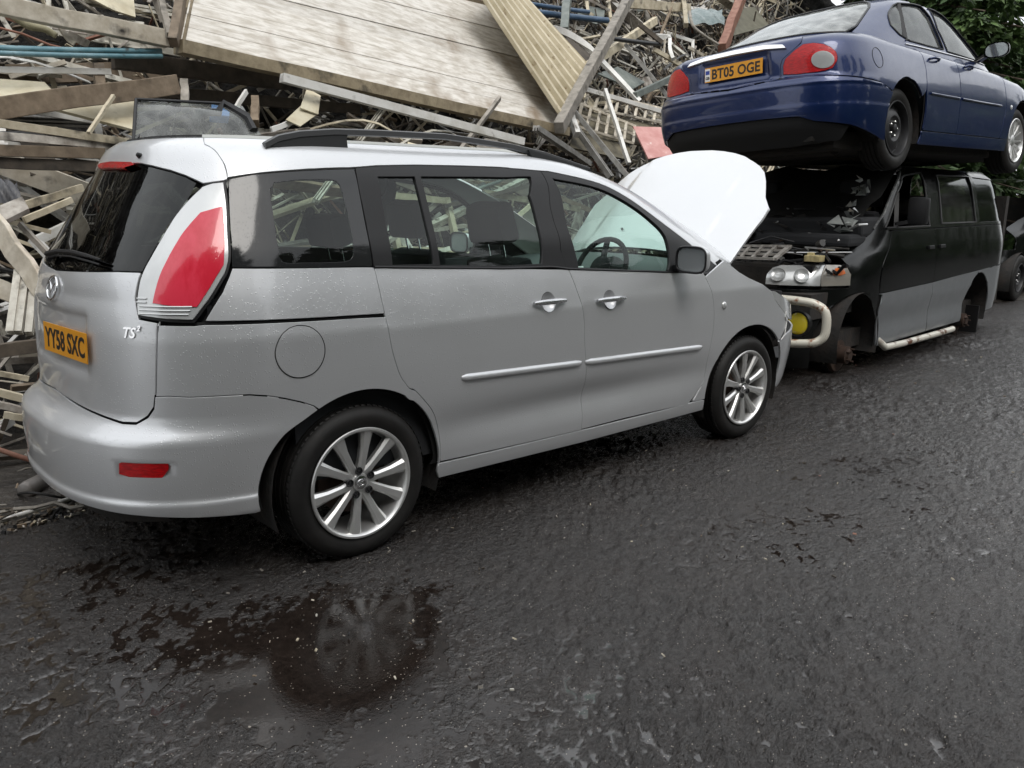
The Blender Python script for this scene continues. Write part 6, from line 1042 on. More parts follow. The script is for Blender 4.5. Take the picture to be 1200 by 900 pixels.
        m = MB(); m.bar((-.1, -.6, .2), (.25, -.3, .35), .07, .05); m.build('suspension_arm', M_UND, V)
        m = MB(); m.tube([(-.05, -.52, .3), (-.02, -.50, .75)], .05, 10); m.build('suspension_strut', M_UND, V, smooth=50)
        m = MB(); m.box((3.28, -.70, .16), (.03, .22, .30)); m.build('mudflap', M_TRIM, V)
        # side step tube with rust
        m = MB(); m.tube([(.46, -.80, .26), (.52, -.86, .185), (.9, -.87, .175), (1.9, -.87, .165), (2.25, -.87, .165)], .030, 12); m.build('side_step', mat('rusty_tube', (.62, .60, .53), .35, .1, var=(4.5, (.12, .05, .025), .50, .58)), V, smooth=50, label='rusty white side step tube')
        # bull bar
        y0, y1 = -.10, -.83; 
        q = [(-.735, .75, .675), (-.745, .3, .69), (-.745, -.3, .69), (-.73, -.70, .685), (-.70, -.82, .66), (-.685, -.88, .60), (-.685, -.89, .47), (-.70, -.86, .40), (-.74, -.76, .365), (-.77, -.4, .35), (-.77, .75, .345)]
        q = [(a - .10, b, c) for a, b, c in q]
        pts = [Vector(p) for p in q]; sm = []
        for i in range(len(pts)-1):
            p0, p1, p2, p3 = pts[max(i-1, 0)], pts[i], pts[i+1], pts[min(i+2, len(pts)-1)]
            for k in range(5): t = k/5; sm.append(.5*((2*p1) + (p2-p0)*t + (2*p0-5*p1+4*p2-p3)*t*t + (3*p1-p0-3*p2+p3)*t**3))
        sm.append(pts[-1]); m = MB(); m.tube(sm, .034, 10); m.build('bull_bar', mat('rusty_chrome', (.66, .63, .54), .35, .1, var=(7, (.26, .11, .05), .53, .60)), V, smooth=50, label='rusty white bull bar tube')
        for s_ in (-1, 1):
            m = MB(); Mf = Matrix.Translation((-.79, s_*.665, .505)) @ Matrix.Rotation(-PI/2, 4, 'Y'); m.lathe([(0, .012), (.05, .011), (.082, .006), (.088, 0)], 28, Mf); fl = m.build('fog_lamp', mat('yellow_lens', (.72, .58, .03), .18, 0, coat=1, bump=(60, .3, .003)), V, smooth=60)
            m = MB(); m.lathe([(.086, .010), (.100, .012), (.104, -.02), (.085, -.07), (0, -.08)], 28, Mf); m.build('lamp_bezel', M_TRIM, fl, smooth=50)
    else:
        for s_ in (-1, 1): wheel(V, 'wheel', (0, .74*s_, .33), R_=.335, rr=.21, style='steel', side=s_); wheel(V, 'wheel', (3.02, .74*s_, .33), R_=.335, rr=.21, style='steel', side=s_)
    return V
def van_relief(u, z): return -.018*np.exp(-((z-.40)/.10)**2) + .006*np.exp(-((z-.58)/.03)**2)
van(matq(VN_M), 'stripped black and grey van without wheels or bonnet, standing under the blue saloon', True)
# ================================================================ scrap heap
WD = dict(stretch=(3, 3, .8))
def wood(name, c1, c2, c3=(.02, .017, .013)): return mat(name, c1, .72, 0, var=(11, c2, .32, .68), dirt=(7, c3, .58, .74), bump=(34, .5, .004), perobj=.22)
HM = dict(cream=wood('cream_paint_wood', (.40, .35, .27), (.62, .57, .48)), brown=wood('brown_wood', (.13, .095, .062), (.26, .20, .14)), dark=wood('dark_wood', (.045, .036, .027), (.11, .088, .066)),
    pale=wood('pale_wood', (.34, .29, .20), (.56, .50, .38)), peel=wood('peeling_wood', (.16, .13, .105), (.52, .49, .44), (.035, .03, .024)), grey=wood('grey_wood', (.17, .155, .13), (.34, .31, .27)),
    white=mat('white_pvc', (.70, .69, .66), .35, 0, var=(6, (.50, .48, .43), .45, .75), dirt=(9, (.12, .10, .08), .62, .75), perobj=.08), pvc=mat('grubby_pvc', (.62, .60, .53), .4, 0, var=(8, (.33, .30, .24), .4, .7), dirt=(14, (.07, .06, .045), .56, .7)),
    teal=mat('teal_plastic', (.08, .19, .23), .28, 0, var=(7, (.22, .34, .38), .40, .75), dirt=(16, (.03, .04, .04), .62, .74)), greygreen=mat('grey_green_paint', (.11, .13, .12), .5, 0, var=(8, (.20, .22, .20), .4, .7), perobj=.15), navy=mat('navy_plastic', (.03, .07, .13), .4, 0, var=(8, (.07, .12, .2), .4, .7)),
    alu=mat('dull_aluminium', (.36, .35, .33), .38, .6, var=(12, (.20, .19, .17), .4, .7), perobj=.2), black=mat('black_scrap', (.02, .02, .021), .4, 0, var=(9, (.05, .05, .05), .5, .8)), blackpl=mat('dark_grey_plastic', (.05, .05, .055), .4, 0, var=(6, (.11, .11, .12), .45, .75)),
    rust=mat('rust', (.20, .085, .055), .7, 0, var=(9, (.32, .17, .12), .4, .7), bump=(40, .4, .004), perobj=.2), moss=wood('mossy_bark', (.15, .14, .07), (.36, .33, .22)), whitewash=mat('whitewash', (.46, .42, .36), .65, 0, stretch=(1.6, 11, 11), var=(2.8, (.68, .65, .60), .36, .60), dirt=(2.2, (.26, .20, .14), .54, .72), bump=(22, .5, .004), perobj=.07),
    corr=mat('cream_sheet', (.40, .34, .22), .5, 0, var=(3, (.56, .49, .35), .35, .6), dirt=(14, (.22, .15, .08), .62, .74)), ply=mat('stained_board', (.46, .40, .27), .6, 0, var=(5, (.62, .57, .43), .35, .65), dirt=(6, (.16, .13, .08), .6, .75), perobj=.15), pink=mat('pink_paint', (.46, .20, .18), .5, 0, var=(6, (.58, .32, .29), .4, .7), dirt=(12, (.7, .62, .58), .66, .72)),
    olive=mat('olive_sheet', (.11, .105, .075), .5, 0, var=(6, (.17, .16, .12), .4, .7)), tarp=mat('tarp', (.12, .16, .16), .4, 0, var=(7, (.25, .29, .29), .4, .7), bump=(9, .8, .03)), blue=mat('blue_case', (.02, .17, .50), .35), screen=G_SCR if False else glass('loose_glass', (.62, .72, .66), .75, haze=.35))
def prof_shape(w, t):
    h = w/2; return [(-h, -t/2), (-h*.5, -t/2), (-h*.45, t*.1), (-h*.1, t*.1), (-h*.05, -t/2), (h*.3, -t/2), (h*.35, t*.1), (h*.8, t*.1), (h*.85, -t/2), (h, -t/2), (h, t/2), (h*.1, t/2), (h*.05, t*.3), (-h*.2, t*.3), (-h*.25, t/2), (-h, t/2)]
def quadF(P, a, b): return (P[0]*(1-a)+P[1]*a)*(1-b) + (P[3]*(1-a)+P[2]*a)*b
for name, label, cat, mt, kind, P, w, t, roll in HERO:
    P = [Vector(p) for p in P]; m = MB(); M_ = HM[mt]
    if kind in ('bar', 'tube', 'prof', 'path'):
        if kind == 'bar': m.bar(P[0], P[1], t, w, roll, segs=6, jit=w*.05); o = m.build(name, M_, bevel=0 if w < .03 else w*.05)
        elif kind == 'tube': m.tube([P[0] + (P[1]-P[0])*k/6 + Vector((0, 0, -.0008*k*(6-k))) for k in range(7)], w/2, 10); o = m.build(name, M_, smooth=50)
        elif kind == 'prof': m.bar(P[0], P[1], w, t, PI/2 if 'upright' in label else 0, prof=prof_shape(w, t)); o = m.build(name, M_)
        else:
            sm = []
            for i in range(len(P)-1):
                p0, p1, p2, p3 = P[max(i-1, 0)], P[i], P[i+1], P[min(i+2, len(P)-1)]
                for k in range(4): q = k/4; sm.append(.5*((2*p1) + (p2-p0)*q + (2*p0-5*p1+4*p2-p3)*q*q + (3*p1-p0-3*p2+p3)*q**3))
            sm.append(P[-1])
            if name == 'branch' or mt in ('grey', 'moss'): m.tube(sm, [w/2*(1-.4*k/len(sm)) for k in range(len(sm))], 9)
            else:
                for a, b in zip(sm[:-1], sm[1:]): pass
                vs = []; n_ = len(sm)
                for i, p in enumerate(sm):
                    d = (sm[min(i+1, n_-1)] - sm[max(i-1, 0)]).normalized(); s1 = d.cross(Vector((-.3, 1, .3))).normalized()*w/2; s2 = d.cross(s1).normalized()*t
                    vs += [p+s1, p+s1+s2, p-s1+s2, p-s1]
                m.add(vs, [(i*4+k, i*4+(k+1) % 4, (i+1)*4+(k+1) % 4, (i+1)*4+k) for i in range(n_-1) for k in range(4)] + [(0, 1, 2, 3), ((n_-1)*4, (n_-1)*4+1, (n_-1)*4+2, (n_-1)*4+3)])
            o = m.build(name, M_, smooth=50)
        tag(o, label, cat); continue
    nrm = (P[1]-P[0]).cross(P[3]-P[0]).normalized()
    if nrm.y > 0: nrm = -nrm
    if kind == 'boards':
        root = empty(name, label, cat, P[0])
        T0 = Matrix.Translation(-P[0]); n_ = 9
        for i in range(n_):
            b0, b1 = i/n_ + .0008, (i+1)/n_ - .0008; q = [quadF(P, .0, b0), quadF(P, 1, b0), quadF(P, 1, b1), quadF(P, 0, b1)]; off = nrm*(random.uniform(-.004, .006))
            m = MB(); m.add([v + off for v in q] + [v - nrm*.022 + off for v in q], [(0, 1, 2, 3), (7, 6, 5, 4), (0, 4, 5, 1), (1, 5, 6, 2), (2, 6, 7, 3), (3, 7, 4, 0)], T0); m.build('plank', M_, root, bevel=.003)
        m = MB(); m.bar(P[0] - nrm*.030 + (P[0]-P[3]).normalized()*.045, P[1] - nrm*.030 + (P[0]-P[3]).normalized()*.045, .13, .085, PI/2*0, M=T0, segs=8, jit=.004); m.build('frame_rail', wood('mouldy_wood', (.15, .12, .075), (.27, .225, .15)), root, label='brown timber rail along the lower edge')
        m = MB(); m.bar(P[3] - nrm*.04, P[2] - nrm*.04, .10, .06, M=T0); m.build('frame_rail', MATS['mouldy_wood'], root)
        m = MB(); m.bar(P[0]-nrm*.04, P[3]-nrm*.04, .10, .06, M=T0); m.build('frame_rail', MATS['mouldy_wood'], root)
        # rot and leaf litter along the foot of the corrugated sheet
        continue
    if kind == 'corr':
        def F(a, b):
            p = quadF(P, a, b) if False else (P[0]*(1-b)+P[3]*b)*(1-a) + (P[1]*(1-b)+P[2]*b)*a
            return p + nrm*(.030*max(-1, min(1, 1.5*math.sin(a*2*PI*8))) + .06)
        m.grid(F, 144, 12); m.grid(lambda a, b: F(a, b) - nrm*.004, 144, 12); o = m.build(name, M_, smooth=40)
    elif kind == 'slots1' or kind == 'slots2':
        rows = 1 if kind == 'slots1' else 2; cols = 9 if rows == 1 else 6; root = empty(name, label, cat, P[0]); T0 = Matrix.Translation(-P[0])
        def rail(a, b, nm, ww=.026): 
            m = MB(); m.bar(a, b, .03, ww, M=T0); m.build(nm, M_, root)
        for r_ in range(rows+1): rail(quadF(P, 0, r_/rows), quadF(P, 1, r_/rows), 'rail')
        for c in range(cols+1): rail(quadF(P, c/cols, 0), quadF(P, c/cols, 1), 'crosspiece', .035)
        m = MB(); q = [quadF(P, 0, -1.5/rows), quadF(P, 1, -1.5/rows), quadF(P, 1, 0), quadF(P, 0, 0)]; m.add([v - nrm*.05 for v in q] + [v - nrm*.07 for v in q], [(0, 1, 2, 3), (7, 6, 5, 4), (0, 4, 5, 1), (1, 5, 6, 2), (2, 6, 7, 3), (3, 7, 4, 0)], T0); m.build('back_panel', wood('mouldy_back', (.07, .06, .04), (.17, .15, .10)), root)
        continue
    elif kind == 'cloth':
        m.grid(lambda a, b: quadF(P, a, b) - nrm*0 + nrm*(.06*math.sin(a*PI)*math.sin(b*PI) + .02*math.sin(a*17+b*9)), 16, 10); o = m.build(name, M_, smooth=70)
    elif kind == 'screen':
        m.grid(lambda a, b: quadF(P, a, b) + nrm*(.05*math.sin(a*PI)*math.sin(b*PI)), 14, 10); o = m.build(name, M_, smooth=70)
        tag(o, label, cat)
        for nm, pp in (('rubber_seal', [(0, 0), (0, .5), (0, 1)]), ('rubber_seal', [(0, 1), (.5, 1.0), (.86, 1.0), (1, .62)]), ('cracked_band', [(.48, .42), (.56, .70), (.72, .70), (.80, 1.0), (.96, .5), (.95, .1)])):
            s_ = MB(); pts = [quadF(P, a, b) + nrm*.012 for a, b in pp]; s_.tube(pts, .010 if nm == 'rubber_seal' else .028, 6); s_.build(nm, M_TRIM, o, smooth=50)
        continue
    else:
        q = P; m.add(q + [v - nrm*w for v in q], [(0, 1, 2, 3), (7, 6, 5, 4), (0, 4, 5, 1), (1, 5, 6, 2), (2, 6, 7, 3), (3, 7, 4, 0)]); o = m.build(name, M_, bevel=min(w*.1, .004))
    tag(o, label, cat)
def hy0(x): t = min(1, max(0, (x-3.3)/1.6)); t = t*t*(3-2*t); return 1.30 + .75*t
HS = 1.25
# core of the heap, coloured near black as the shade between pieces
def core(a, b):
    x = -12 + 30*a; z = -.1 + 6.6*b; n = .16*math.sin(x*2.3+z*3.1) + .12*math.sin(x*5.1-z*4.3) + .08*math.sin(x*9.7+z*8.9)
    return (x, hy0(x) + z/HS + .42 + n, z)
m = MB(); m.grid(core, 220, 60); o = m.build('scrap_mound', mat('shade_dark_core', (.010, .009, .008), .9, 0, var=(9, (.05, .042, .033), .45, .8), bump=(14, 1, .06)), smooth=70); tag(o, kind='stuff', label='core of the scrap heap, coloured near black for the shade between pieces', cat='debris')
# small fragments
fm_ = {}
names = ['pale', 'peel', 'grey', 'dark', 'brown', 'pvc', 'alu', 'black', 'cream', 'rust']; wts = [18, 13, 16, 14, 10, 12, 8, 6, 6, 2]
frs = random.Random(5)
def onheap(x, z, d): return Vector((x, hy0(x) + z/HS + d, z))
m = MB(); 
for k in range(13000):
    x = frs.uniform(-5, 15) if k % 3 else frs.uniform(4.3, 13); z = frs.uniform(0, 6.0) if x > 3 else frs.uniform(0, 3.8); d = frs.uniform(-.18, .45); L_ = frs.uniform(.06, .46)*(1 if frs.random() < .8 else 1.6)
    a = frs.gauss(0, .75) if frs.random() < .6 else frs.uniform(-1.5, 1.5); dv = Vector((math.cos(a), frs.uniform(-.5, .5), math.sin(a))).normalized()*L_/2
    c = onheap(x, z, d); m.cur = frs.choices(range(10), wts)[0]; wd_ = frs.uniform(.006, .038); m.bar(c-dv, c+dv, wd_, frs.uniform(.004, .02), frs.uniform(0, PI))
o = m.build('rubble_fragments', [HM[n_] for n_ in names]); tag(o, kind='stuff', label='countless small splinters and offcuts filling the scrap heap', cat='debris')
# single pieces scattered over the heap
COLW = dict(cream='cream', brown='brown', dark='dark', pale='pale', peel='peeling', grey='grey', white='white', pvc='grubby white', greygreen='grey green', navy='navy', alu='dull metal', black='black', rust='rusty', olive='olive', ply='stained yellow', whitewash='whitewashed')
LMK = [(100, 40, 'near the teal pipes'), (150, 110, 'near the long brown beam'), (100, 175, 'near the long dark joists'), (20, 290, 'near the broad cream plank'), (25, 370, 'by the upright profiles'), (20, 460, 'beside the silver rear bumper'), (230, 140, 'near the loose windscreen'), (350, 125, 'near the cream angle section'), (480, 140, 'near the long white profile'), (400, 30, 'beside the big white panel'), (610, 60, 'beside the corrugated sheet'), (690, 60, 'near the curved white trim'), (720, 130, 'near the slatted crates'), (700, 190, 'by the roof rail end'), (785, 60, 'above the blue boot lid'), (850, 20, 'near the rusty post'), (690, 5, 'near the dark blue tubes'), (780, 165, 'beside the pink board'), (760, 30, 'near the short black tube')]
CAMI = cam.matrix_world.inverted()
def pix(p): q = CAMI @ Vector(p); return (600 + FPX*q.x/-q.z, 450 - FPX*q.y/-q.z) if q.z < -.1 else (-999, -999)
def where(p):
    x, y = pix(p)
    if x > 800 and y > 70: return 'behind the two stacked vehicles'
    if 60 < x < 860 and y > 200: return 'behind the silver car'
    return min(LMK, key=lambda l: (l[0]-x)**2 + (l[1]-y)**2)[2]
KN = [('timber_batten', 'batten', 'timber battens jumbled in the scrap heap', 'one of the loose weathered battens jumbled in the scrap heap', 110, ['pale', 'peel', 'grey', 'pale', 'brown', 'dark', 'cream'], (.5, 2.0), (.025, .055), (.02, .04), 'bar'),
      ('timber_plank', 'plank', 'loose planks jumbled in the scrap heap', 'one of the loose old planks jumbled in the scrap heap', 60, ['peel', 'grey', 'brown', 'cream', 'dark', 'pale'], (.5, 1.8), (.08, .16), (.015, .03), 'bar'),
      ('window_profile', 'profile', 'loose window profiles jumbled in the scrap heap', 'one of the loose pale window profiles jumbled in the scrap heap', 85, ['pvc', 'white', 'alu'], (.5, 1.6), (.04, .07), (.03, .05), 'prof'),
      ('metal_tube', 'tube', 'loose metal tubes jumbled in the scrap heap', 'one of the thin metal tubes jumbled in the scrap heap', 45, ['alu', 'black', 'rust', 'greygreen'], (.5, 1.9), (.015, .035), (.02, .02), 'tube'),
      ('bent_strip', 'strip', 'bent strips jumbled in the scrap heap', 'one of the thin bent strips jumbled in the scrap heap', 80, ['white', 'pvc', 'black', 'alu', 'pale'], (.4, 1.3), (.02, .04), (.004, .01), 'bent'),
      ('broken_sheet', 'sheet', 'broken sheets jumbled in the scrap heap', 'one of the broken sheet offcuts jumbled in the scrap heap', 45, ['ply', 'greygreen', 'dark', 'olive', 'peel', 'alu', 'grey'], (.15, .5), (.15, .4), (.01, .02), 'sheet'),
      ('window_frame', 'frame', 'old window frames jumbled in the scrap heap', 'one of the broken window frames jumbled in the scrap heap', 22, ['white', 'pvc', 'pale', 'peel'], (.4, .9), (.3, .6), (.04, .04), 'frame')]
hr = random.Random(21)
for nm, cat, grp, lab, cnt, ms, LR, WR, TR, kd in KN:
    for k in range(cnt):
        right = hr.random() < .60
        x = hr.uniform(3.6, 13.5) if right else hr.uniform(-2.6, 4.6); z = hr.uniform(.05, 5.4 if right else 3.0); 
        if not right and 1.0 < x < 4.6 and z > 1.95: z = hr.uniform(.2, 1.9)
        d = hr.uniform(-.22, .10) - (.10 if k % 4 == 0 else 0)
        if not right: d -= .22*hr.random() if z < 1.9 else 0
        a = hr.gauss(.0, .30) if not right else hr.gauss(-.1, .85)
        L_ = hr.uniform(*LR)*(1.15 if not right else .8); w_, t_ = hr.uniform(*WR), hr.uniform(*TR)
        dv = Vector((math.cos(a), hr.uniform(-.25, .25) + (math.sin(a))/HS*.8, math.sin(a))).normalized(); c = onheap(x, z, d); c.z = max(c.z, abs(dv.z)*L_/2 + .03)
        A, B_ = c - dv*L_/2, c + dv*L_/2; m = MB(); mk_ = hr.choice(ms); M_ = HM[mk_]
        pp = pix(c); ang_ = math.degrees(math.atan2(-(pix(B_)[1]-pix(A)[1]), pix(B_)[0]-pix(A)[0])) if pp[0] > -900 else 0
        if not (-160 < pp[0] < 1330 and -200 < pp[1] < 950): continue
        lean = 'lying nearly level' if abs(ang_) < 13 else ('standing nearly upright' if abs(abs(ang_)-90) < 25 else ('rising to the right' if ang_ % 180 < 90 else 'falling to the right'))
        lab = ('long ' if L_ > (LR[0]+LR[1])/2 else 'short ') + COLW.get(mk_, mk_) + ' ' + nm.replace('_', ' ') + ('' if kd in ('sheet', 'frame') else ' ' + lean) + ', ' + where(c)
        if kd == 'bar': m.bar(A, B_, w_, t_, hr.uniform(0, PI), segs=3, jit=.006); o = m.build(nm, M_)
        elif kd == 'prof': m.bar(A, B_, w_, t_, hr.uniform(0, 2*PI), prof=prof_shape(w_, t_)); o = m.build(nm, M_)
        elif kd == 'tube': m.tube([A + (B_-A)*q/5 + Vector((0, 0, .02*hr.uniform(-1, 1))) for q in range(6)], w_/2, 8); o = m.build(nm, M_, smooth=50)
        elif kd == 'bent':
            vs = []; bend = hr.uniform(-.35, .35); s1 = Vector((0, -.5, .8)).normalized()
            for q in range(9): p = A + (B_-A)*q/8 + s1*bend*L_*math.sin(PI*q/8); vs += [p - dv.cross(s1)*w_/2, p + dv.cross(s1)*w_/2, p + dv.cross(s1)*w_/2 + s1*t_, p - dv.cross(s1)*w_/2 + s1*t_]
            m.add(vs, [(i*4+j, i*4+(j+1) % 4, (i+1)*4+(j+1) % 4, (i+1)*4+j) for i in range(8) for j in range(4)]); o = m.build(nm, M_, smooth=50)
        elif kd == 'sheet':
            s2 = Vector((hr.uniform(-.4, .4), hr.uniform(.2, .9), hr.uniform(.3, 1))).normalized(); s2 = (s2 - dv*s2.dot(dv)).normalized(); n3 = dv.cross(s2)
            cor = [(-1, -1), (.3, -1), (1, -.7), (.9, .8), (.1, 1), (-.8, .7)]; cor = [(p*hr.uniform(.8, 1.1), q*hr.uniform(.8, 1.1)) for p, q in cor]
            vs = [c + dv*p*L_/2 + s2*q*w_/2 for p, q in cor]; vs += [v + n3*t_ for v in vs]; m.add(vs, [(0, 1, 2, 3, 4, 5), (11, 10, 9, 8, 7, 6)] + [(i, (i+1) % 6, 6+(i+1) % 6, 6+i) for i in range(6)]); o = m.build(nm, M_)
        else:
            s2 = Vector((hr.uniform(-.3, .3), hr.uniform(.3, .9), 1)).normalized(); s2 = (s2 - dv*s2.dot(dv)).normalized(); q4_ = [c + dv*p*L_/2 + s2*q*w_/2 for p, q in ((-1, -1), (1, -1), (1, 1), (-1, 1))]
            o = empty(nm, lab, cat, c, group=grp); T0 = Matrix.Translation(-c)
            for i in range(4):
                m = MB(); e_ = (q4_[(i+1) % 4]-q4_[i]).normalized()*.0225; m.bar(q4_[i] - e_*(i % 2), q4_[(i+1) % 4] + e_*(i % 2), .045, .05, M=T0); m.build('frame_bar', M_, o)
            continue
        tag(o, lab, cat, grp)
# canister, cable loop and litter by the bumper
m = MB(); Mc = Matrix.Translation((-.83, .78, .06)) @ Matrix.Scale(.72, 4) @ Matrix.Rotation(.75, 4, 'Z') @ Matrix.Rotation(PI/2, 4, 'Y'); m.lathe([(0, -.15), (.045, -.15), (.058, -.135), (.062, -.11), (.062, .02), (.058, .026), (.062, .032), (.060, .12), (.045, .15), (0, .155)], 24, Mc)
tag(m.build('canister', mat('dull_canister', (.20, .185, .175), .5, .2, var=(9, (.10, .09, .08), .4, .7)), smooth=50), 'small dull metal canister on the ground behind the silver bumper', 'canister')
m = MB(); m.tube([(-.80 + .13*math.cos(a), .72 + .17*math.sin(a), .05 + .03*math.sin(a*2)) for a in np.linspace(0, 2*PI, 33)[:-1]], .006, 6, closed=True); tag(m.build('cable_loop', M_RUB, smooth=60), 'loop of thin black cable round the canister', 'cable')
lr = random.Random(3)
for k in range(44):
    x = lr.uniform(-1.7, .1); y = lr.uniform(.45, 1.5); pts = [Vector((x, y, .03))]; a = lr.uniform(0, 6.3)
    for q in range(7): a += lr.uniform(-.6, .6); pts.append(pts[-1] + Vector((math.cos(a)*.09, math.sin(a)*.09, lr.uniform(-.02, .03)))); pts[-1].z = max(.012, pts[-1].z)
    m = MB(); m.tube(pts, lr.uniform(.004, .010), 5); ck = lr.choice(['black', 'dark', 'grey', 'black', 'brown']); tag(m.build('cable_offcut', HM[ck], smooth=60), 'short bent ' + ck + ' cable offcut ' + ('left of' if x < -.9 else 'under') + ' the silver bumper' + (', near the heap foot' if y > 1 else ''), 'cable', 'cable offcuts littering the ground')
m = MB()
for k in range(4200):
    x = lr.gauss(-.9, .55) if k % 3 else lr.uniform(-3.5, 4.5); y = lr.uniform(.35, 1.9) if k % 3 else lr.uniform(.55, 2.0); s_ = lr.uniform(.006, .034); c = Vector((x, y, s_*.4 + max(0, y-.5)*.03)); dv = Vector((lr.uniform(-1, 1), lr.uniform(-1, 1), lr.uniform(-.2, .4))).normalized()*s_*lr.uniform(.6, 2.2); m.cur = lr.choices(range(10), [6, 6, 14, 34, 14, 3, 4, 24, 2, 2])[0]; m.bar(c-dv/2, c+dv/2, s_*.6, s_*.35, lr.uniform(0, 3))
tag(m.build('ground_litter', [HM[n_] for n_ in names]), 'crumbs of wood and plastic strewn along the foot of the heap', 'litter', kind='stuff')

m = MB()
for k in range(420):
    rad = 2.2 + 7*lr.random(); an = math.radians(lr.uniform(14, 84)); x = -1.7 + rad*math.cos(an); y = -3.7 + rad*math.sin(an)
    if y > .5: continue
    s_ = lr.uniform(.003, .009); c = Vector((x, y, .010)); a = lr.uniform(0, 6.3); dv = Vector((math.cos(a), math.sin(a), lr.uniform(-.1, .2)))*s_; m.cur = lr.choices(range(10), [10, 6, 14, 14, 8, 6, 3, 4, 8, 2])[0]; m.bar(c-dv, c+dv, s_*lr.uniform(.4, 1.1), s_*.5, lr.uniform(0, 3))
tag(m.build('road_grit', [HM[n_] for n_ in names]), 'loose chips and splinters scattered over the wet road', 'grit', kind='stuff')
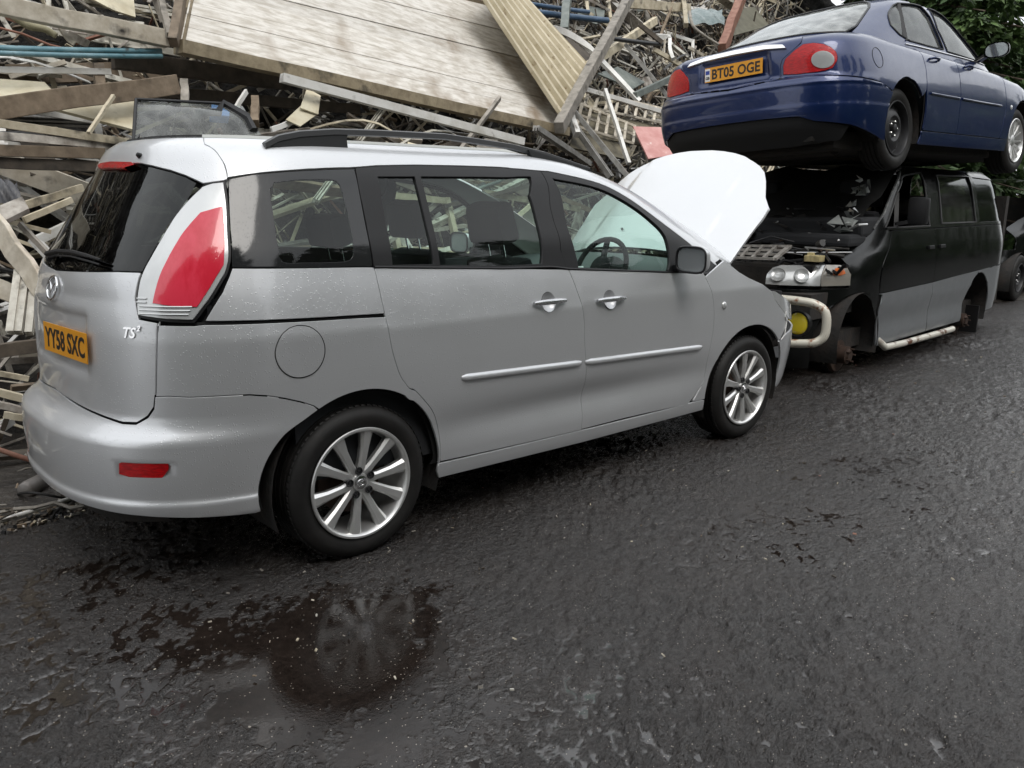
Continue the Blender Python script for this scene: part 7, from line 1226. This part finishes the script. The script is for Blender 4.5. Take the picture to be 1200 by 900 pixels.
# ================================================================ conifers
def leaf_mat(name, c1, c2):
    m = mat(name, c1, .55, 0, var=(1.6, c2, .35, .7)); return m
M_LEAF = mat('conifer_foliage', (.034, .070, .020), .6, 0, var=(1.3, (.12, .19, .055), .40, .66)); M_BARK = mat('bark', (.07, .05, .035), .9, 0, var=(9, (.13, .10, .08), .4, .7), bump=(14, .8, .02))
def conifer(name, label, loc, H, R_, n_br, leafs, seed, mesh=None, group=None, low=.4, size=.09):
    t = empty(name, label, 'tree', loc, group=group)
    if mesh:
        for nm, me, mt_ in mesh: o = bpy.data.objects.new(nm, me); COL.objects.link(o); o.parent = t
        return mesh
    rr_ = random.Random(seed); nr = np.random.default_rng(seed); m = MB(); m.tube([(.05*math.sin(k), .05*math.cos(k*1.3), H*k/10) for k in range(11)], [.20*H/9*(1-k/10.5) + .01 for k in range(11)], 9)
    br = []
    for k in range(n_br):
        h = low + (H-low-.2)*(k/n_br)**.9; a = rr_.uniform(0, 2*PI); L_ = R_*(1-(h/H))**.75*rr_.uniform(.65, 1.1) + .15; pts = []
        for q in range(6): s = q/5; pts.append(Vector((math.cos(a)*L_*s, math.sin(a)*L_*s, h + L_*(.12*s - .42*s*s + .12*s**4))))
        br.append((pts, L_)); 
        m.tube(pts, [.035*(1-.8*q/5)*min(1.3, L_) + .004 for q in range(6)], 5, cap=False)
    tr = m.build('trunk', M_BARK, t, smooth=60)
    V = []; tot = sum(b[1]**1.5 for b in br)
    for pts, L_ in br:
        n_ = int(leafs*L_**1.5/tot); d = (pts[-1]-pts[0]).normalized(); side = Vector((-d.y, d.x, 0)).normalized()
        s = nr.uniform(.12, 1.04, n_)**.8; wv = .34*L_*(1.08-s)*.8 + .07; lat = nr.uniform(-1, 1, n_)*wv; clump = np.round(s*9)/9
        s = s*.55 + clump*.45; idx = np.clip((s*5).astype(int), 0, 4); fr = s*5 - idx; PA = np.array([list(p) for p in pts]); base = PA[idx]*(1-fr)[:, None] + PA[idx+1]*fr[:, None]
        base = base + np.array(side)[None]*lat[:, None]; base[:, 2] -= np.abs(lat)*.45 + nr.uniform(0, .10, n_)*(1 + L_*.3) + .05*np.sin(lat*20)
        ld = np.array(d)[None]*.6 + np.array(side)[None]*np.sign(lat)[:, None]*.8 + nr.normal(0, .35, (n_, 3)); ld[:, 2] -= .45; ld /= np.linalg.norm(ld, axis=1, keepdims=True)
        wd_ = np.cross(ld, nr.normal(0, 1, (n_, 3))*.5 + np.array((0, 0, 1))); wd_ /= np.linalg.norm(wd_, axis=1, keepdims=True)+1e-9
        sz = nr.uniform(.6, 1.5, n_)[:, None]*size
        V.append(np.stack([base - wd_*sz*.16, base + ld*sz*.5 - wd_*sz*.26, base + ld*sz*1.2, base + ld*sz*.5 + wd_*sz*.26], 1))
    V = np.concatenate(V); n_ = len(V); me = bpy.data.meshes.new('crown'); me.vertices.add(n_*4); me.vertices.foreach_set('co', V.reshape(-1).astype(np.float32)); me.loops.add(n_*4); me.loops.foreach_set('vertex_index', np.arange(n_*4, dtype=np.int32)); me.polygons.add(n_); me.polygons.foreach_set('loop_start', np.arange(0, n_*4, 4, dtype=np.int32)); me.polygons.foreach_set('loop_total', np.full(n_, 4, dtype=np.int32)); me.update(); me.materials.append(M_LEAF); me.validate()
    o = bpy.data.objects.new('crown', me); COL.objects.link(o); o.parent = t; o['kind'] = 'stuff'
    return [('trunk', tr.data, None), ('crown', me, None)]
conifer('conifer_tree', 'dark green conifer rising behind the door mirror of the blue car', (16.5, 5.0, 0), 11.0, 4.6, 190, 70000, 4, low=.6, size=.17)
conifer('conifer_tree', 'second dark conifer further back at the right edge of the picture', (21.5, 5.4, 0), 11.5, 4.8, 130, 38000, 9, low=.3, size=.22)
bg_ = None
for k, (x, y, s_) in enumerate([(-30 + 3.6*k + 1.1*math.sin(k*2.3), -12.2 - 2.5*(k % 2) - 1.2*math.sin(k*1.7) + max(0, k-17)*.5, 1 + .28*math.sin(k*3.1)) for k in range(23)] + [(-7.5, -9.5, 1.45), (-10.8, -7.5, 1.4), (-4.2, -11, 1.4), (21, -8.5, .75), (25, -6.5, .7), (29, -4.8, .75), (33.5, -3.5, .7)]):
    first = bg_ is None
    bg_ = conifer('hedge_conifer', 'dark conifer in the row across the yard behind the viewer', (x, y, 0), 8.5, 2.7, 90, 16000, 31, mesh=bg_, group='conifers across the yard', low=.3, size=.30)
    o = [q for q in bpy.data.objects if q.name.startswith('hedge_conifer')][-1] if False else bpy.data.objects['hedge_conifer' if k == 0 else 'hedge_conifer.%03d' % k]; o.scale = (s_*1.3, s_*1.3, s_*1.25); o.rotation_euler[2] = k*1.1
van(Matrix.Translation((12.2, 1.52, 0)) @ Matrix.Rotation(.05, 4, 'Z'), 'dark van at the right edge behind the stripped black and grey van', False)
